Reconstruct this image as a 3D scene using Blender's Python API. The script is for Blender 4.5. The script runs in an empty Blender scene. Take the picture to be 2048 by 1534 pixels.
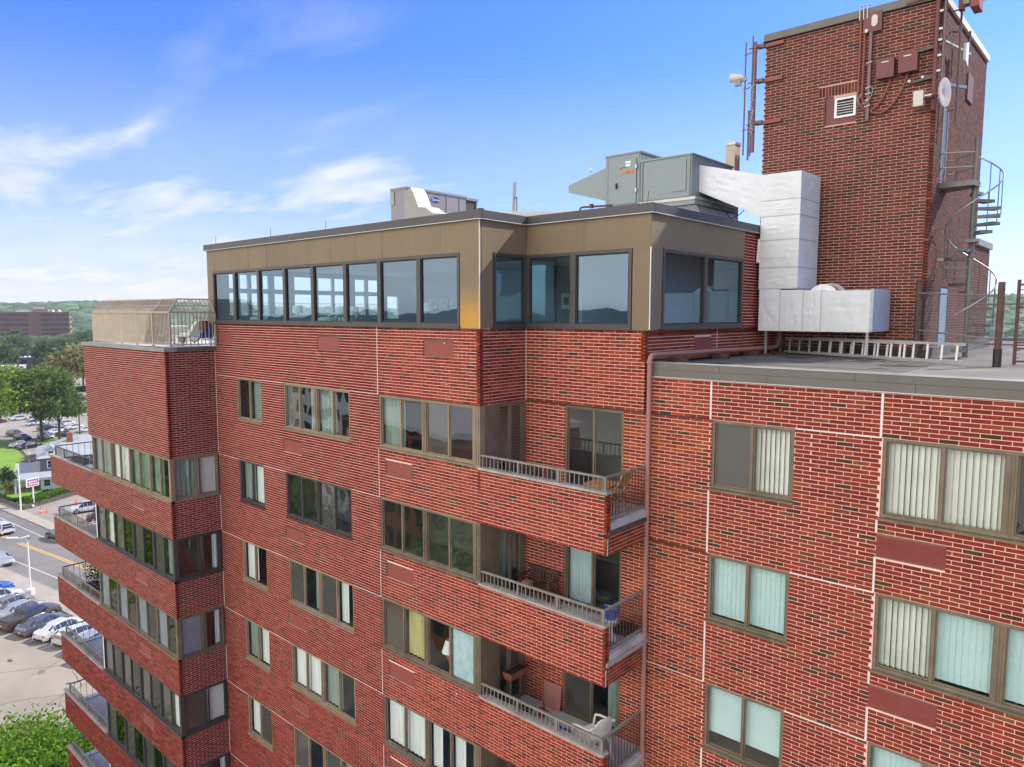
import bpy, bmesh, math, random
import numpy as np
from mathutils import Vector, Matrix
random.seed(7); RNG = np.random.default_rng(7)
R = math.radians
S = bpy.context.scene
COL = S.collection
G = -31.0                                  # street level; z = 0 is just below the penthouse windows
# ------------------------------------------------------------------ camera
cd = bpy.data.cameras.new('camera'); cam = bpy.data.objects.new('camera', cd); COL.objects.link(cam)
cam.location = (11.404, -11.698, 0.586)
_y, _p, _r = R(41.725), R(-5.533), R(0.075)
fw = Vector((-math.sin(_y)*math.cos(_p), math.cos(_y)*math.cos(_p), math.sin(_p)))
rt = Vector((math.cos(_y), math.sin(_y), 0)); up = rt.cross(fw)
rt2 = rt*math.cos(_r)+up*math.sin(_r); up2 = -rt*math.sin(_r)+up*math.cos(_r)
cam.rotation_euler = Matrix((rt2, up2, -fw)).transposed().to_euler()
cd.sensor_width = 36; cd.lens = 1453.7/2048*36; cd.clip_start = .1; cd.clip_end = 9000
S.camera = cam
# ------------------------------------------------------------------ light, sky, exposure
SUN_EL, SUN_AZ = 40.0, 25.0                # azimuth measured from +Y towards +X
S.view_settings.view_transform = 'Standard'; S.view_settings.look = 'None'
S.view_settings.exposure = 1.16; S.view_settings.gamma = 1.0
try: S.view_settings.use_curve_mapping = False
except Exception: pass
sd = bpy.data.lights.new('sun', 'SUN'); sd.energy = 2.7; sd.angle = R(1.0); sd.color = (1, .92, .79)
sun = bpy.data.objects.new('sun', sd); COL.objects.link(sun)
sv = Vector((math.sin(R(SUN_AZ))*math.cos(R(SUN_EL)), math.cos(R(SUN_AZ))*math.cos(R(SUN_EL)), math.sin(R(SUN_EL))))
sun.rotation_euler = sv.to_track_quat('Z', 'Y').to_euler(); sun.location = sv*60

W = bpy.data.worlds.new('World'); S.world = W; W.use_nodes = True
nt = W.node_tree; nt.nodes.clear()
def NN(t, typ, **k):
    n = t.nodes.new(typ)
    for a, b in k.items(): setattr(n, a, b)
    return n
def mathn(t, op, a, b=None, c=None, clamp=False):
    n = t.nodes.new('ShaderNodeMath'); n.operation = op; n.use_clamp = clamp
    for i, v in enumerate((a, b, c)):
        if v is None: continue
        if hasattr(v, 'is_output'): t.links.new(v, n.inputs[i])
        else: n.inputs[i].default_value = v
    return n.outputs[0]
def ramp(t, fac, pts, interp='LINEAR'):
    n = t.nodes.new('ShaderNodeValToRGB'); n.color_ramp.interpolation = interp
    e = n.color_ramp.elements
    while len(e) < len(pts): e.new(.5)
    for i, (p, c) in enumerate(pts):
        e[i].position = p; e[i].color = (*c, 1) if len(c) == 3 else c
    t.links.new(fac, n.inputs[0]); return n.outputs[0]
def mixc(t, fac, a, b, mode='MIX'):
    n = t.nodes.new('ShaderNodeMix'); n.data_type = 'RGBA'; n.blend_type = mode; n.clamp_factor = True
    for sock, v in ((n.inputs[0], fac), (n.inputs[6], a), (n.inputs[7], b)):
        if hasattr(v, 'is_output'): t.links.new(v, sock)
        elif isinstance(v, (int, float)): sock.default_value = v
        else: sock.default_value = (*v, 1)
    return n.outputs[2]
sky = NN(nt, 'ShaderNodeTexSky'); sky.sky_type = 'NISHITA'; sky.sun_disc = False
sky.sun_elevation = R(SUN_EL); sky.sun_rotation = R(SUN_AZ); sky.altitude = 50
sky.air_density = 1.1; sky.dust_density = .6; sky.ozone_density = 2.5
tc = NN(nt, 'ShaderNodeTexCoord'); sep = NN(nt, 'ShaderNodeSeparateXYZ'); nt.links.new(tc.outputs['Generated'], sep.inputs[0])
dx, dy, dz = sep.outputs
zc = mathn(nt, 'MAXIMUM', dz, 0.0)
den = mathn(nt, 'ADD', zc, .10)
u_ = mathn(nt, 'DIVIDE', dx, den); v_ = mathn(nt, 'DIVIDE', dy, den)
cmb = NN(nt, 'ShaderNodeCombineXYZ'); nt.links.new(u_, cmb.inputs[0]); nt.links.new(v_, cmb.inputs[1])
mp = NN(nt, 'ShaderNodeMapping'); mp.inputs['Rotation'].default_value = (0, 0, R(35)); mp.inputs['Scale'].default_value = (.55, 1.25, 1); mp.inputs['Location'].default_value = (4.3, 1.7, 0)
nt.links.new(cmb.outputs[0], mp.inputs[0])
n1 = NN(nt, 'ShaderNodeTexNoise'); n1.inputs['Scale'].default_value = 1.05; n1.inputs['Detail'].default_value = 9; n1.inputs['Roughness'].default_value = .55; n1.inputs['Distortion'].default_value = .35
nt.links.new(mp.outputs[0], n1.inputs['Vector'])
n2 = NN(nt, 'ShaderNodeTexNoise'); n2.inputs['Scale'].default_value = 2.6; n2.inputs['Detail'].default_value = 7
nt.links.new(mp.outputs[0], n2.inputs['Vector'])
# cloud cover falls off with height and towards +X (the blue side of the sky); unseen cover behind the camera and overhead added for whiter fill
side = mathn(nt, 'ADD', mathn(nt, 'MULTIPLY', dx, -.27), mathn(nt, 'MULTIPLY', mathn(nt, 'MAXIMUM', mathn(nt, 'MULTIPLY', dy, -1.0), 0.0), .95))
low = mathn(nt, 'MULTIPLY_ADD', mathn(nt, 'MAXIMUM', mathn(nt, 'SUBTRACT', zc, .45), 0.0), .55, mathn(nt, 'MULTIPLY', mathn(nt, 'MINIMUM', zc, .45), -.92))
dens = mathn(nt, 'ADD', mathn(nt, 'ADD', n1.outputs[0], mathn(nt, 'MULTIPLY', mathn(nt, 'SUBTRACT', n2.outputs[0], .5), .22)), mathn(nt, 'ADD', side, low))
cl = ramp(nt, dens, [(.41, (0, 0, 0)), (.56, (.18,)*3), (.80, (.85,)*3)], 'EASE')
hz = ramp(nt, zc, [(0, (.86,)*3), (.06, (.62,)*3), (.15, (.26,)*3), (.34, (0,)*3)], 'EASE')
cover = mathn(nt, 'MAXIMUM', cl, hz)
skyc = mixc(nt, 1.0, sky.outputs[0], (.43, .665, 1.26), 'MULTIPLY')
away = mathn(nt, 'MULTIPLY_ADD', mathn(nt, 'MAXIMUM', mathn(nt, 'MULTIPLY', dy, -1.0), 0.0), 2.6, 1.0)     # unseen clouds behind the camera brightened to fill the shaded front
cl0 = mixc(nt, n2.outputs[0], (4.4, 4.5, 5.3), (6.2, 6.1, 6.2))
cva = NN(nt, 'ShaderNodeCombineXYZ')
for i_, w_ in enumerate((1.16, 1.0, .80)): nt.links.new(mathn(nt, 'ADD', 1.0, mathn(nt, 'MULTIPLY', mathn(nt, 'SUBTRACT', away, 1.0), w_)), cva.inputs[i_])  # the added cloud brightness is weighted warm, to warm the fill on the front
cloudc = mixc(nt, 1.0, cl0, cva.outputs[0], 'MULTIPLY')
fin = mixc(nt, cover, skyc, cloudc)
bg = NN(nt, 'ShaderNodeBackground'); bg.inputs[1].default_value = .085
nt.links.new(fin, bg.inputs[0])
wo = NN(nt, 'ShaderNodeOutputWorld'); nt.links.new(bg.outputs[0], wo.inputs[0])
S.render.engine = 'CYCLES'
S.cycles.max_bounces = 8; S.cycles.transparent_max_bounces = 24; S.cycles.diffuse_bounces = 3; S.cycles.glossy_bounces = 3
S.cycles.caustics_reflective = False; S.cycles.caustics_refractive = False

# ------------------------------------------------------------------ materials
def new_mat(name):
    m = bpy.data.materials.new(name); m.use_nodes = True; t = m.node_tree
    b = t.nodes['Principled BSDF']; return m, t, b
def pbr(name, col, rough=.7, metal=0., var=.12, scale=3., bump=0., bscale=40., spec=.5, col2=None, stretch=(1, 1, 1), detail=5, stain=0., coat=0.):
    m, t, b = new_mat(name)
    tcn = NN(t, 'ShaderNodeTexCoord'); mpn = NN(t, 'ShaderNodeMapping'); mpn.inputs['Scale'].default_value = stretch
    gm = NN(t, 'ShaderNodeNewGeometry'); t.links.new(gm.outputs['Position'], mpn.inputs[0])
    n = NN(t, 'ShaderNodeTexNoise'); n.inputs['Scale'].default_value = scale; n.inputs['Detail'].default_value = detail; n.inputs['Roughness'].default_value = .62
    t.links.new(mpn.outputs[0], n.inputs['Vector'])
    c2 = col2 or tuple(min(1, c*(1+var)) for c in col); c1 = col if col2 else tuple(c*(1-var) for c in col)
    c = ramp(t, n.outputs[0], [(.3, c1), (.7, c2)])
    if stain:
        ns = NN(t, 'ShaderNodeTexNoise'); ns.inputs['Scale'].default_value = scale*.35; ns.inputs['Detail'].default_value = 8; t.links.new(gm.outputs['Position'], ns.inputs['Vector'])
        f = ramp(t, ns.outputs[0], [(.52, (0, 0, 0)), (.68, (stain,)*3)])
        c = mixc(t, f, c, tuple(x*.45 for x in col))
    t.links.new(c, b.inputs['Base Color'])
    rr = mathn(t, 'MULTIPLY_ADD', n.outputs[0], .25, max(0, rough-.12), clamp=True); t.links.new(rr, b.inputs['Roughness'])
    b.inputs['Metallic'].default_value = metal; b.inputs['Specular IOR Level'].default_value = spec; b.inputs['Coat Weight'].default_value = coat; b.inputs['Coat Roughness'].default_value = .06
    if bump:
        nb = NN(t, 'ShaderNodeTexNoise'); nb.inputs['Scale'].default_value = bscale; nb.inputs['Detail'].default_value = 4; t.links.new(mpn.outputs[0], nb.inputs['Vector'])
        bp = NN(t, 'ShaderNodeBump'); bp.inputs['Strength'].default_value = bump; bp.inputs['Distance'].default_value = .01
        t.links.new(nb.outputs[0], bp.inputs['Height']); t.links.new(bp.outputs[0], b.inputs['Normal'])
    return m
def glass(name, tint, ior=1.9, rough=.0, gain=1.0, wav=.02, refl=(.92, .95, .94)):
    m = bpy.data.materials.new(name); m.use_nodes = True; t = m.node_tree; t.nodes.clear()
    o = NN(t, 'ShaderNodeOutputMaterial'); tr = NN(t, 'ShaderNodeBsdfTransparent'); tr.inputs[0].default_value = (*tint, 1)
    gl = NN(t, 'ShaderNodeBsdfGlossy'); gl.inputs['Roughness'].default_value = rough; gl.inputs[0].default_value = (*refl, 1)
    gm = NN(t, 'ShaderNodeNewGeometry'); nb = NN(t, 'ShaderNodeTexNoise'); nb.inputs['Scale'].default_value = 1.3; nb.inputs['Detail'].default_value = 1; t.links.new(gm.outputs['Position'], nb.inputs['Vector'])
    bp = NN(t, 'ShaderNodeBump'); bp.inputs['Strength'].default_value = wav*6; bp.inputs['Distance'].default_value = .05
    t.links.new(nb.outputs[0], bp.inputs['Height']); t.links.new(bp.outputs[0], gl.inputs['Normal'])
    dt = NN(t, 'ShaderNodeVectorMath'); dt.operation = 'DOT_PRODUCT'; t.links.new(gm.outputs['Incoming'], dt.inputs[0]); t.links.new(gm.outputs['Normal'], dt.inputs[1])
    ca = mathn(t, 'ABSOLUTE', dt.outputs['Value']); f0 = ((ior-1)/(ior+1))**2*gain
    f = mathn(t, 'MULTIPLY_ADD', mathn(t, 'POWER', mathn(t, 'SUBTRACT', 1.0, ca, clamp=True), 5.0), 1-f0, f0, clamp=True)
    mx = NN(t, 'ShaderNodeMixShader'); t.links.new(f, mx.inputs[0]); t.links.new(tr.outputs[0], mx.inputs[1]); t.links.new(gl.outputs[0], mx.inputs[2]); t.links.new(mx.outputs[0], o.inputs[0])
    return m
def attr_mat(name, attr, rough=.85, var=.25, scale=9., bump=.3, bscale=60., trans=0., spec=.3):
    m, t, b = new_mat(name)
    a = NN(t, 'ShaderNodeAttribute'); a.attribute_name = attr
    gm = NN(t, 'ShaderNodeNewGeometry'); n = NN(t, 'ShaderNodeTexNoise'); n.inputs['Scale'].default_value = scale; n.inputs['Detail'].default_value = 6; t.links.new(gm.outputs['Position'], n.inputs['Vector'])
    k = ramp(t, n.outputs[0], [(.3, (1-var,)*3), (.7, (1+var,)*3)])
    c = mixc(t, 1., a.outputs['Color'], k, 'MULTIPLY')
    t.links.new(c, b.inputs['Base Color']); b.inputs['Roughness'].default_value = rough; b.inputs['Specular IOR Level'].default_value = spec
    if bump:
        nb = NN(t, 'ShaderNodeTexNoise'); nb.inputs['Scale'].default_value = bscale; nb.inputs['Detail'].default_value = 3; t.links.new(gm.outputs['Position'], nb.inputs['Vector'])
        bp = NN(t, 'ShaderNodeBump'); bp.inputs['Strength'].default_value = bump; bp.inputs['Distance'].default_value = .008
        t.links.new(nb.outputs[0], bp.inputs['Height']); t.links.new(bp.outputs[0], b.inputs['Normal'])
    if trans:
        o = t.nodes['Material Output']; tl = NN(t, 'ShaderNodeBsdfTranslucent'); t.links.new(c, tl.inputs[0])
        mx = NN(t, 'ShaderNodeMixShader'); mx.inputs[0].default_value = trans
        t.links.new(b.outputs[0], mx.inputs[1]); t.links.new(tl.outputs[0], mx.inputs[2]); t.links.new(mx.outputs[0], o.inputs[0])
    return m
M = {}
M['brick'] = attr_mat('brick_fired', 'tone', .86, .22, 7, .35, 70)
M['mortar'] = pbr('mortar_pink', (.80, .49, .41), .95, var=.16, scale=1.6, bump=.3, bscale=90, col2=(.92, .66, .56))
M['mortart'] = pbr('mortar_weathered', (.50, .33, .27), .95, var=.2, scale=1.6, bump=.3, bscale=90, col2=(.64, .45, .38))
M['caulk'] = pbr('white_caulk', (.74, .66, .62), .8, var=.12, scale=4)
M['crack'] = pbr('dark_flashing', (.035, .03, .028), .8)
M['lotst'] = pbr('stained_concrete', (.215, .185, .145), .9, var=.2, scale=2)
M['crackg'] = pbr('tarred_crack', (.10, .092, .08), .9)
M['panel'] = pbr('bronze_panel', (.205, .157, .092), .55, var=.12, scale=.9, spec=.35, stain=.2)
M['rustpanel'] = pbr('ochre_weathered_panel', (.42, .235, .055), .6, var=.22, scale=1.6)
def ochre():
    m = M['panel'].copy(); m.name = 'ochre_weathered_panel'; t = m.node_tree; b = t.nodes['Principled BSDF']; src = b.inputs['Base Color'].links[0].from_socket
    gm = NN(t, 'ShaderNodeNewGeometry'); sp = NN(t, 'ShaderNodeSeparateXYZ'); t.links.new(gm.outputs['Position'], sp.inputs[0]); n = NN(t, 'ShaderNodeTexNoise'); n.inputs['Scale'].default_value = 3; t.links.new(gm.outputs['Position'], n.inputs['Vector'])
    f = mathn(t, 'MULTIPLY_ADD', sp.outputs[2], -1.5, 1.75); f = mathn(t, 'ADD', f, mathn(t, 'MULTIPLY_ADD', n.outputs[0], .7, -.35), clamp=True)
    t.links.new(mixc(t, f, src, (.50, .27, .05)), b.inputs['Base Color']); return m
M['rustpanel'] = ochre()
M['coping'] = pbr('charcoal_coping', (.062, .06, .062), .5, var=.18, scale=1.2, stain=.3)
M['copingg'] = pbr('olive_grey_coping', (.135, .13, .108), .55, var=.12, scale=1.1, stain=.2)
M['copingl'] = pbr('light_grey_coping', (.27, .275, .245), .6, var=.15, scale=1.4, stain=.3)
M['edge'] = pbr('bright_drip_edge', (.62, .62, .6), .5, var=.1)
M['fdark'] = pbr('dark_bronze_frame', (.060, .054, .050), .45, var=.15, scale=2)
M['ftan'] = pbr('tan_bronze_frame', (.26, .205, .13), .5, var=.2, scale=2.5, stain=.3)
M['fold'] = pbr('weathered_bronze_frame', (.17, .135, .088), .55, var=.25, scale=3, stain=.4)
M['vent'] = pbr('brick_red_vent_panel', (.26, .062, .05), .6, var=.15, scale=2.5, stretch=(1, 1, 4))
M['glassp'] = glass('tinted_penthouse_glass', (.66, .85, .87), 2.0, gain=1.7, wav=.012, refl=(.46, .64, .78))
M['glass'] = glass('window_glass', (.91, .96, .94), 1.85, gain=1.3, wav=.012)
M['screen'] = pbr('insect_screen', (.075, .066, .058), .8, var=.15, scale=1.5)
M['bluescr'] = pbr('blue_grey_screen', (.22, .27, .33), .7, var=.18, scale=1.3)
M['blind'] = pbr('vertical_blind', (.84, .84, .76), .8, var=.1, scale=2)
M['curtw'] = pbr('pale_curtain', (.84, .87, .83), .85, var=.12, scale=2.5, stretch=(4, 4, .5))
M['curtg'] = pbr('grey_green_curtain', (.26, .34, .29), .85, var=.25, scale=2.5, stretch=(4, 4, .5))
M['curty'] = pbr('yellow_curtain', (.55, .52, .20), .85, var=.2, scale=2.5, stretch=(4, 4, .5))
M['foil'] = pbr('frosted_blue_film', (.36, .58, .60), .6, var=.5, scale=7, stretch=(1, 1, .6), col2=(.62, .80, .80))
M['shade'] = pbr('pale_cyan_shade', (.60, .79, .80), .85, var=.06, scale=2)
M['room'] = pbr('room_plaster', (.30, .28, .25), .9, var=.15, scale=.8)
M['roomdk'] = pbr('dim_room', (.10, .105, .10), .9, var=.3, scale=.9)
M['roomblue'] = pbr('blue_grey_interior_wall', (.30, .36, .46), .85, var=.05, scale=.5)
M['white'] = pbr('white_paint', (.78, .78, .75), .55, var=.05)
M['rail'] = pbr('grey_green_rail_paint', (.24, .225, .18), .55, var=.2, scale=3, stain=.35)
M['raildk'] = pbr('dark_rail_paint', (.075, .07, .06), .5, var=.2, scale=3)
M['railb'] = pbr('beige_rail_paint', (.43, .365, .265), .6, var=.1, scale=2)
M['ledge'] = pbr('concrete_ledge', (.38, .355, .295), .85, var=.2, scale=3, stain=.5, bump=.2)
M['slab'] = pbr('balcony_slab_concrete', (.46, .46, .46), .85, var=.15, scale=2.2, stain=.4, bump=.15)
M['membrane'] = pbr('roof_membrane', (.125, .122, .105), .85, var=.2, scale=.9, stain=.5, bump=.15, bscale=9)
M['whitemem'] = pbr('white_membrane', (.66, .67, .64), .7, var=.1, scale=.8)
M['roofpatch'] = pbr('grey_tan_roof_gravel', (.19, .178, .15), .9, var=.22, scale=1.1, stain=.5, bump=.3, bscale=30)
M['pavers'] = pbr('pale_pavers', (.55, .53, .50), .8, var=.12, scale=1.5)
M['ahu'] = pbr('grey_green_sheet_metal', (.20, .25, .235), .42, var=.07, scale=.8, bump=.05, bscale=3)
M['acgrey'] = pbr('ac_grey_panel', (.215, .205, .215), .5, var=.06, scale=1)
M['acdark'] = pbr('condenser_coil', (.05, .045, .04), .6, var=.4, scale=12)
M['duct'] = pbr('silver_white_duct_wrap', (.66, .70, .69), .45, var=.07, scale=2.2, bump=.7, bscale=7, spec=.5)
M['ductline'] = pbr('duct_seam_tape', (.42, .48, .50), .5, var=.15, scale=5, bump=.4, bscale=20)
M['galv'] = pbr('galvanised_steel', (.40, .40, .38), .4, .6, var=.2, scale=6)
M['alu'] = pbr('aluminium_ladder', (.55, .55, .52), .4, .5, var=.12, scale=5)
M['rust'] = pbr('rusty_brown_steel', (.10, .055, .04), .75, var=.35, scale=8, bump=.2)
M['redpipe'] = pbr('dusty_red_pipe_paint', (.36, .165, .125), .6, var=.12, scale=2, stain=.2)
M['redbox'] = pbr('brick_red_box_paint', (.155, .052, .045), .6, var=.08, scale=2)
M['stair'] = pbr('grey_green_stair_steel', (.15, .155, .14), .5, .2, var=.2, scale=4, stain=.3)
M['mauve'] = pbr('mauve_antenna_steel', (.16, .11, .105), .55, .2, var=.2, scale=4)
M['ant'] = pbr('pale_radome', (.58, .56, .48), .55, var=.08)
M['antred'] = pbr('painted_radome_red', (.24, .07, .05), .6, var=.1)
M['dish'] = pbr('dish_cream', (.60, .50, .44), .5, var=.06)
M['doorblue'] = pbr('pale_blue_door', (.27, .36, .42), .5, var=.1, scale=1.5)
M['doorslate'] = pbr('slate_blue_door', (.085, .105, .13), .5, var=.1)
M['black'] = pbr('black_plastic', (.02, .02, .02), .6, var=.2)
M['orange'] = pbr('orange_print', (.70, .20, .04), .5, var=.05)
M['blue'] = pbr('blue_plastic', (.03, .12, .50), .4, var=.1)
M['navy'] = pbr('navy_print', (.02, .03, .30), .4, var=.05)
M['teal'] = pbr('teal_fabric', (.05, .26, .22), .6, var=.1)
M['wood'] = pbr('oiled_wood', (.46, .235, .085), .55, var=.25, scale=6, stretch=(1, 6, 1))
M['dkwood'] = pbr('dark_wood', (.07, .04, .03), .6, var=.25, scale=6)
M['terracotta'] = pbr('terracotta', (.28, .10, .05), .7, var=.2, scale=5)
M['card'] = pbr('cardboard', (.26, .18, .10), .8, var=.15)
M['red'] = pbr('red_plastic', (.30, .02, .02), .5, var=.1)
M['plastw'] = pbr('white_plastic', (.72, .70, .64), .45, var=.05)
M['lamp'] = pbr('lamp_shade_linen', (.80, .86, .86), .8, var=.04)
M['asph'] = pbr('worn_asphalt', (.20, .19, .17), .9, var=.12, scale=.25, stain=.25, stretch=(1, 1, 1))
M['asphl'] = pbr('pale_asphalt', (.31, .275, .23), .9, var=.12, scale=.12, stain=.2)
M['conc'] = pbr('lot_concrete', (.32, .28, .215), .9, var=.14, scale=.18, stain=.25)
M['walk'] = pbr('pavement_concrete', (.38, .335, .27), .9, var=.1, scale=.5)
M['kerb'] = pbr('kerb_stone', (.28, .26, .23), .85, var=.15)
M['yellow'] = pbr('yellow_road_paint', (.60, .38, .12), .8, var=.12, scale=2)
M['paint'] = pbr('white_road_paint', (.55, .53, .48), .8, var=.12, scale=2)
M['lawn'] = pbr('bright_lawn', (.12, .25, .02), .9, var=.2, scale=.12, bump=.4, bscale=6, col2=(.20, .34, .04))
M['ground'] = pbr('suburban_ground', (.05, .075, .03), .95, var=.4, scale=.03, col2=(.10, .11, .055))
M['lowwall'] = pbr('garden_wall_stone', (.10, .085, .07), .9, var=.3, scale=2)
M['bark'] = pbr('bark', (.095, .075, .055), .9, var=.3, scale=3, bump=.4)
M['leaf'] = attr_mat('leaf_green', 'tone', .65, .25, .5, 0, trans=.45)
M['hill'] = pbr('hill_floor', (.03, .05, .02), .95, var=.3, scale=.02)
M['crown'] = attr_mat('distant_crowns', 'tone', .85, .45, .30, .8, 1.2)
M['officebr'] = pbr('brown_brick_far', (.17, .085, .068), .85, var=.12, scale=.2)
M['officetan'] = pbr('tan_brick_far', (.36, .21, .15), .85, var=.1, scale=.2)
M['fargls'] = pbr('dark_far_glass', (.02, .02, .025), .25, var=.3, scale=.4)
M['beige'] = pbr('beige_stucco', (.50, .42, .33), .85, var=.08, scale=.2)
M['roofw'] = pbr('white_flat_roof', (.62, .62, .60), .8, var=.06, scale=.2)
M['siding'] = pbr('grey_siding', (.115, .12, .125), .7, var=.08, scale=1)
M['shingle'] = pbr('pale_shingles', (.34, .37, .38), .85, var=.1, scale=.6)
M['magenta'] = pbr('magenta_sign_face', (.33, .05, .17), .5, var=.05)
M['cone'] = pbr('orange_cone', (.75, .12, .03), .5, var=.1)
M['tyre'] = pbr('tyre_rubber', (.02, .02, .02), .8, var=.2)
M['rim'] = pbr('alloy_rim', (.45, .45, .45), .35, .7, var=.1)
M['cglass'] = pbr('car_glass', (.025, .032, .038), .06, var=.2, scale=2, spec=.8)
M['tail'] = pbr('tail_lamp_red', (.30, .01, .01), .25, var=.1)
M['head'] = pbr('headlamp_lens', (.55, .56, .56), .15, var=.1)
def paintm(name, c): return pbr(name, c, .32, .15, var=.05, scale=2, coat=.8)
PAINT = {k: paintm('car_paint_'+k, c) for k, c in dict(white=(.66, .66, .64), silver=(.36, .37, .38), grey=(.10, .105, .11), black=(.012, .012, .014), blue=(.02, .10, .42), darkred=(.10, .02, .02), tan=(.26, .22, .18), brown=(.085, .06, .05), navy=(.02, .03, .06)).items()}

# ------------------------------------------------------------------ geometry helpers
WL = {}                                     # world position of every object's own origin
class Fr:
    """frame of a wall: a along the wall, v = world z, d outwards"""
    def __init__(s, O, u, n): s.O = Vector(O); s.u = Vector(u); s.n = Vector(n)
    def p(s, a, v, d=0.): return s.O + s.u*a + Vector((0, 0, v)) + s.n*d
WORLD = Fr((0, 0, 0), (1, 0, 0), (0, -1, 0))
class MB:
    def __init__(s): s.v = []; s.f = []; s.c = []
    def quad(s, pts, c=None):
        i = len(s.v); s.v += [tuple(p) for p in pts]; s.f.append(tuple(range(i, i+len(pts)))); s.c.append(c or (1, 1, 1))
        return s
    def hexa(s, P, c=None, skip=()):
        i = len(s.v); s.v += [tuple(p) for p in P]
        for k, q in enumerate(((0, 3, 2, 1), (4, 5, 6, 7), (0, 1, 5, 4), (1, 2, 6, 5), (2, 3, 7, 6), (3, 0, 4, 7))):
            if k in skip: continue
            s.f.append(tuple(i+j for j in q)); s.c.append(c or (1, 1, 1))
        return s
    def box(s, x0, x1, y0, y1, z0, z1, c=None):
        return s.hexa([(x0, y0, z0), (x1, y0, z0), (x1, y1, z0), (x0, y1, z0), (x0, y0, z1), (x1, y0, z1), (x1, y1, z1), (x0, y1, z1)], c)
    def lbox(s, fr, a0, a1, v0, v1, d0, d1, c=None, skip=()):
        # (a, v) face at depth d1 is the outside; winding: a x v = outward
        return s.hexa([fr.p(a0, v0, d0), fr.p(a1, v0, d0), fr.p(a1, v1, d0), fr.p(a0, v1, d0), fr.p(a0, v0, d1), fr.p(a1, v0, d1), fr.p(a1, v1, d1), fr.p(a0, v1, d1)], c, skip)
    def tube(s, pts, r, n=6, cap=True, r2=None):
        pts = [Vector(p) for p in pts]; base = len(s.v); m = len(pts)
        ref = Vector((0, 0, 1))
        prev = None
        for i, p in enumerate(pts):
            t = (pts[min(i+1, m-1)]-pts[max(i-1, 0)]).normalized()
            if prev is None:
                a = t.cross(ref)
                if a.length < 1e-3: a = t.cross(Vector((1, 0, 0)))
            else: a = prev - t*prev.dot(t)
            a.normalize(); prev = a; b = t.cross(a)
            rr = r if r2 is None else r+(r2-r)*i/(m-1)
            for k in range(n):
                q = 2*math.pi*(k+.5)/n; s.v.append(tuple(p+a*math.cos(q)*rr+b*math.sin(q)*rr))
        for i in range(m-1):
            for k in range(n):
                s.f.append((base+i*n+k, base+i*n+(k+1) % n, base+(i+1)*n+(k+1) % n, base+(i+1)*n+k)); s.c.append((1, 1, 1))
        if cap:
            s.f.append(tuple(base+k for k in range(n))[::-1]); s.f.append(tuple(base+(m-1)*n+k for k in range(n))); s.c += [(1, 1, 1)]*2
        return s
    def bar(s, p, q, w, h=None):
        """rectangular bar from p to q (w sideways, h upwards)"""
        p, q = Vector(p), Vector(q); h = h or w; t = (q-p).normalized()
        a = t.cross(Vector((0, 0, 1)))
        if a.length < 1e-3: a = Vector((1, 0, 0))
        a.normalize(); b = a.cross(t); a *= w/2; b *= h/2
        return s.hexa([p-a-b, p+a-b, p+a+b, p-a+b, q-a-b, q+a-b, q+a+b, q-a+b])
    def prism(s, poly, off):
        """polygon (list of points) extruded by vector off"""
        n = len(poly); i = len(s.v); off = Vector(off)
        s.v += [tuple(Vector(p)) for p in poly]+[tuple(Vector(p)+off) for p in poly]
        s.f.append(tuple(range(i, i+n))[::-1]); s.f.append(tuple(range(i+n, i+2*n))); s.c += [(1, 1, 1)]*2
        for k in range(n): s.f.append((i+k, i+(k+1) % n, i+n+(k+1) % n, i+n+k)); s.c.append((1, 1, 1))
        return s
    def lathe(s, c, prof, n=16, axis=(0, 0, 1)):
        ax = Vector(axis).normalized(); a = ax.orthogonal().normalized(); b = ax.cross(a); c = Vector(c); base = len(s.v)
        for r, h in prof:
            for k in range(n):
                q = 2*math.pi*k/n; s.v.append(tuple(c+ax*h+(a*math.cos(q)+b*math.sin(q))*r))
        for i in range(len(prof)-1):
            for k in range(n):
                s.f.append((base+i*n+k, base+i*n+(k+1) % n, base+(i+1)*n+(k+1) % n, base+(i+1)*n+k)); s.c.append((1, 1, 1))
        return s
    def build(s, name, mat, parent=None, local=False, smooth=False, tone=False, label=None):
        if not s.v: return None
        A = np.array(s.v, dtype=np.float32)
        if local: org = Vector((0, 0, 0))
        else:
            lo, hi = A.min(0), A.max(0); org = Vector(((lo[0]+hi[0])/2, (lo[1]+hi[1])/2, lo[2]))
        A = A-np.array(org, dtype=np.float32)
        me = mesh_np(name, A, s.f, s.c if tone else None)
        me.materials.append(M[mat] if isinstance(mat, str) else mat)
        if smooth:
            me.polygons.foreach_set('use_smooth', [True]*len(me.polygons))
            me.set_sharp_from_angle(angle=R(smooth if smooth is not True else 40))
        o = bpy.data.objects.new(name, me); COL.objects.link(o)
        if parent is not None:
            o.parent = parent
            if local: o.location = (0, 0, 0); WL[o] = WL[parent].copy()
            else: o.location = org-WL[parent]; WL[o] = org
        else: o.location = org; WL[o] = org
        if label: o['label'] = label
        return o
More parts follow.
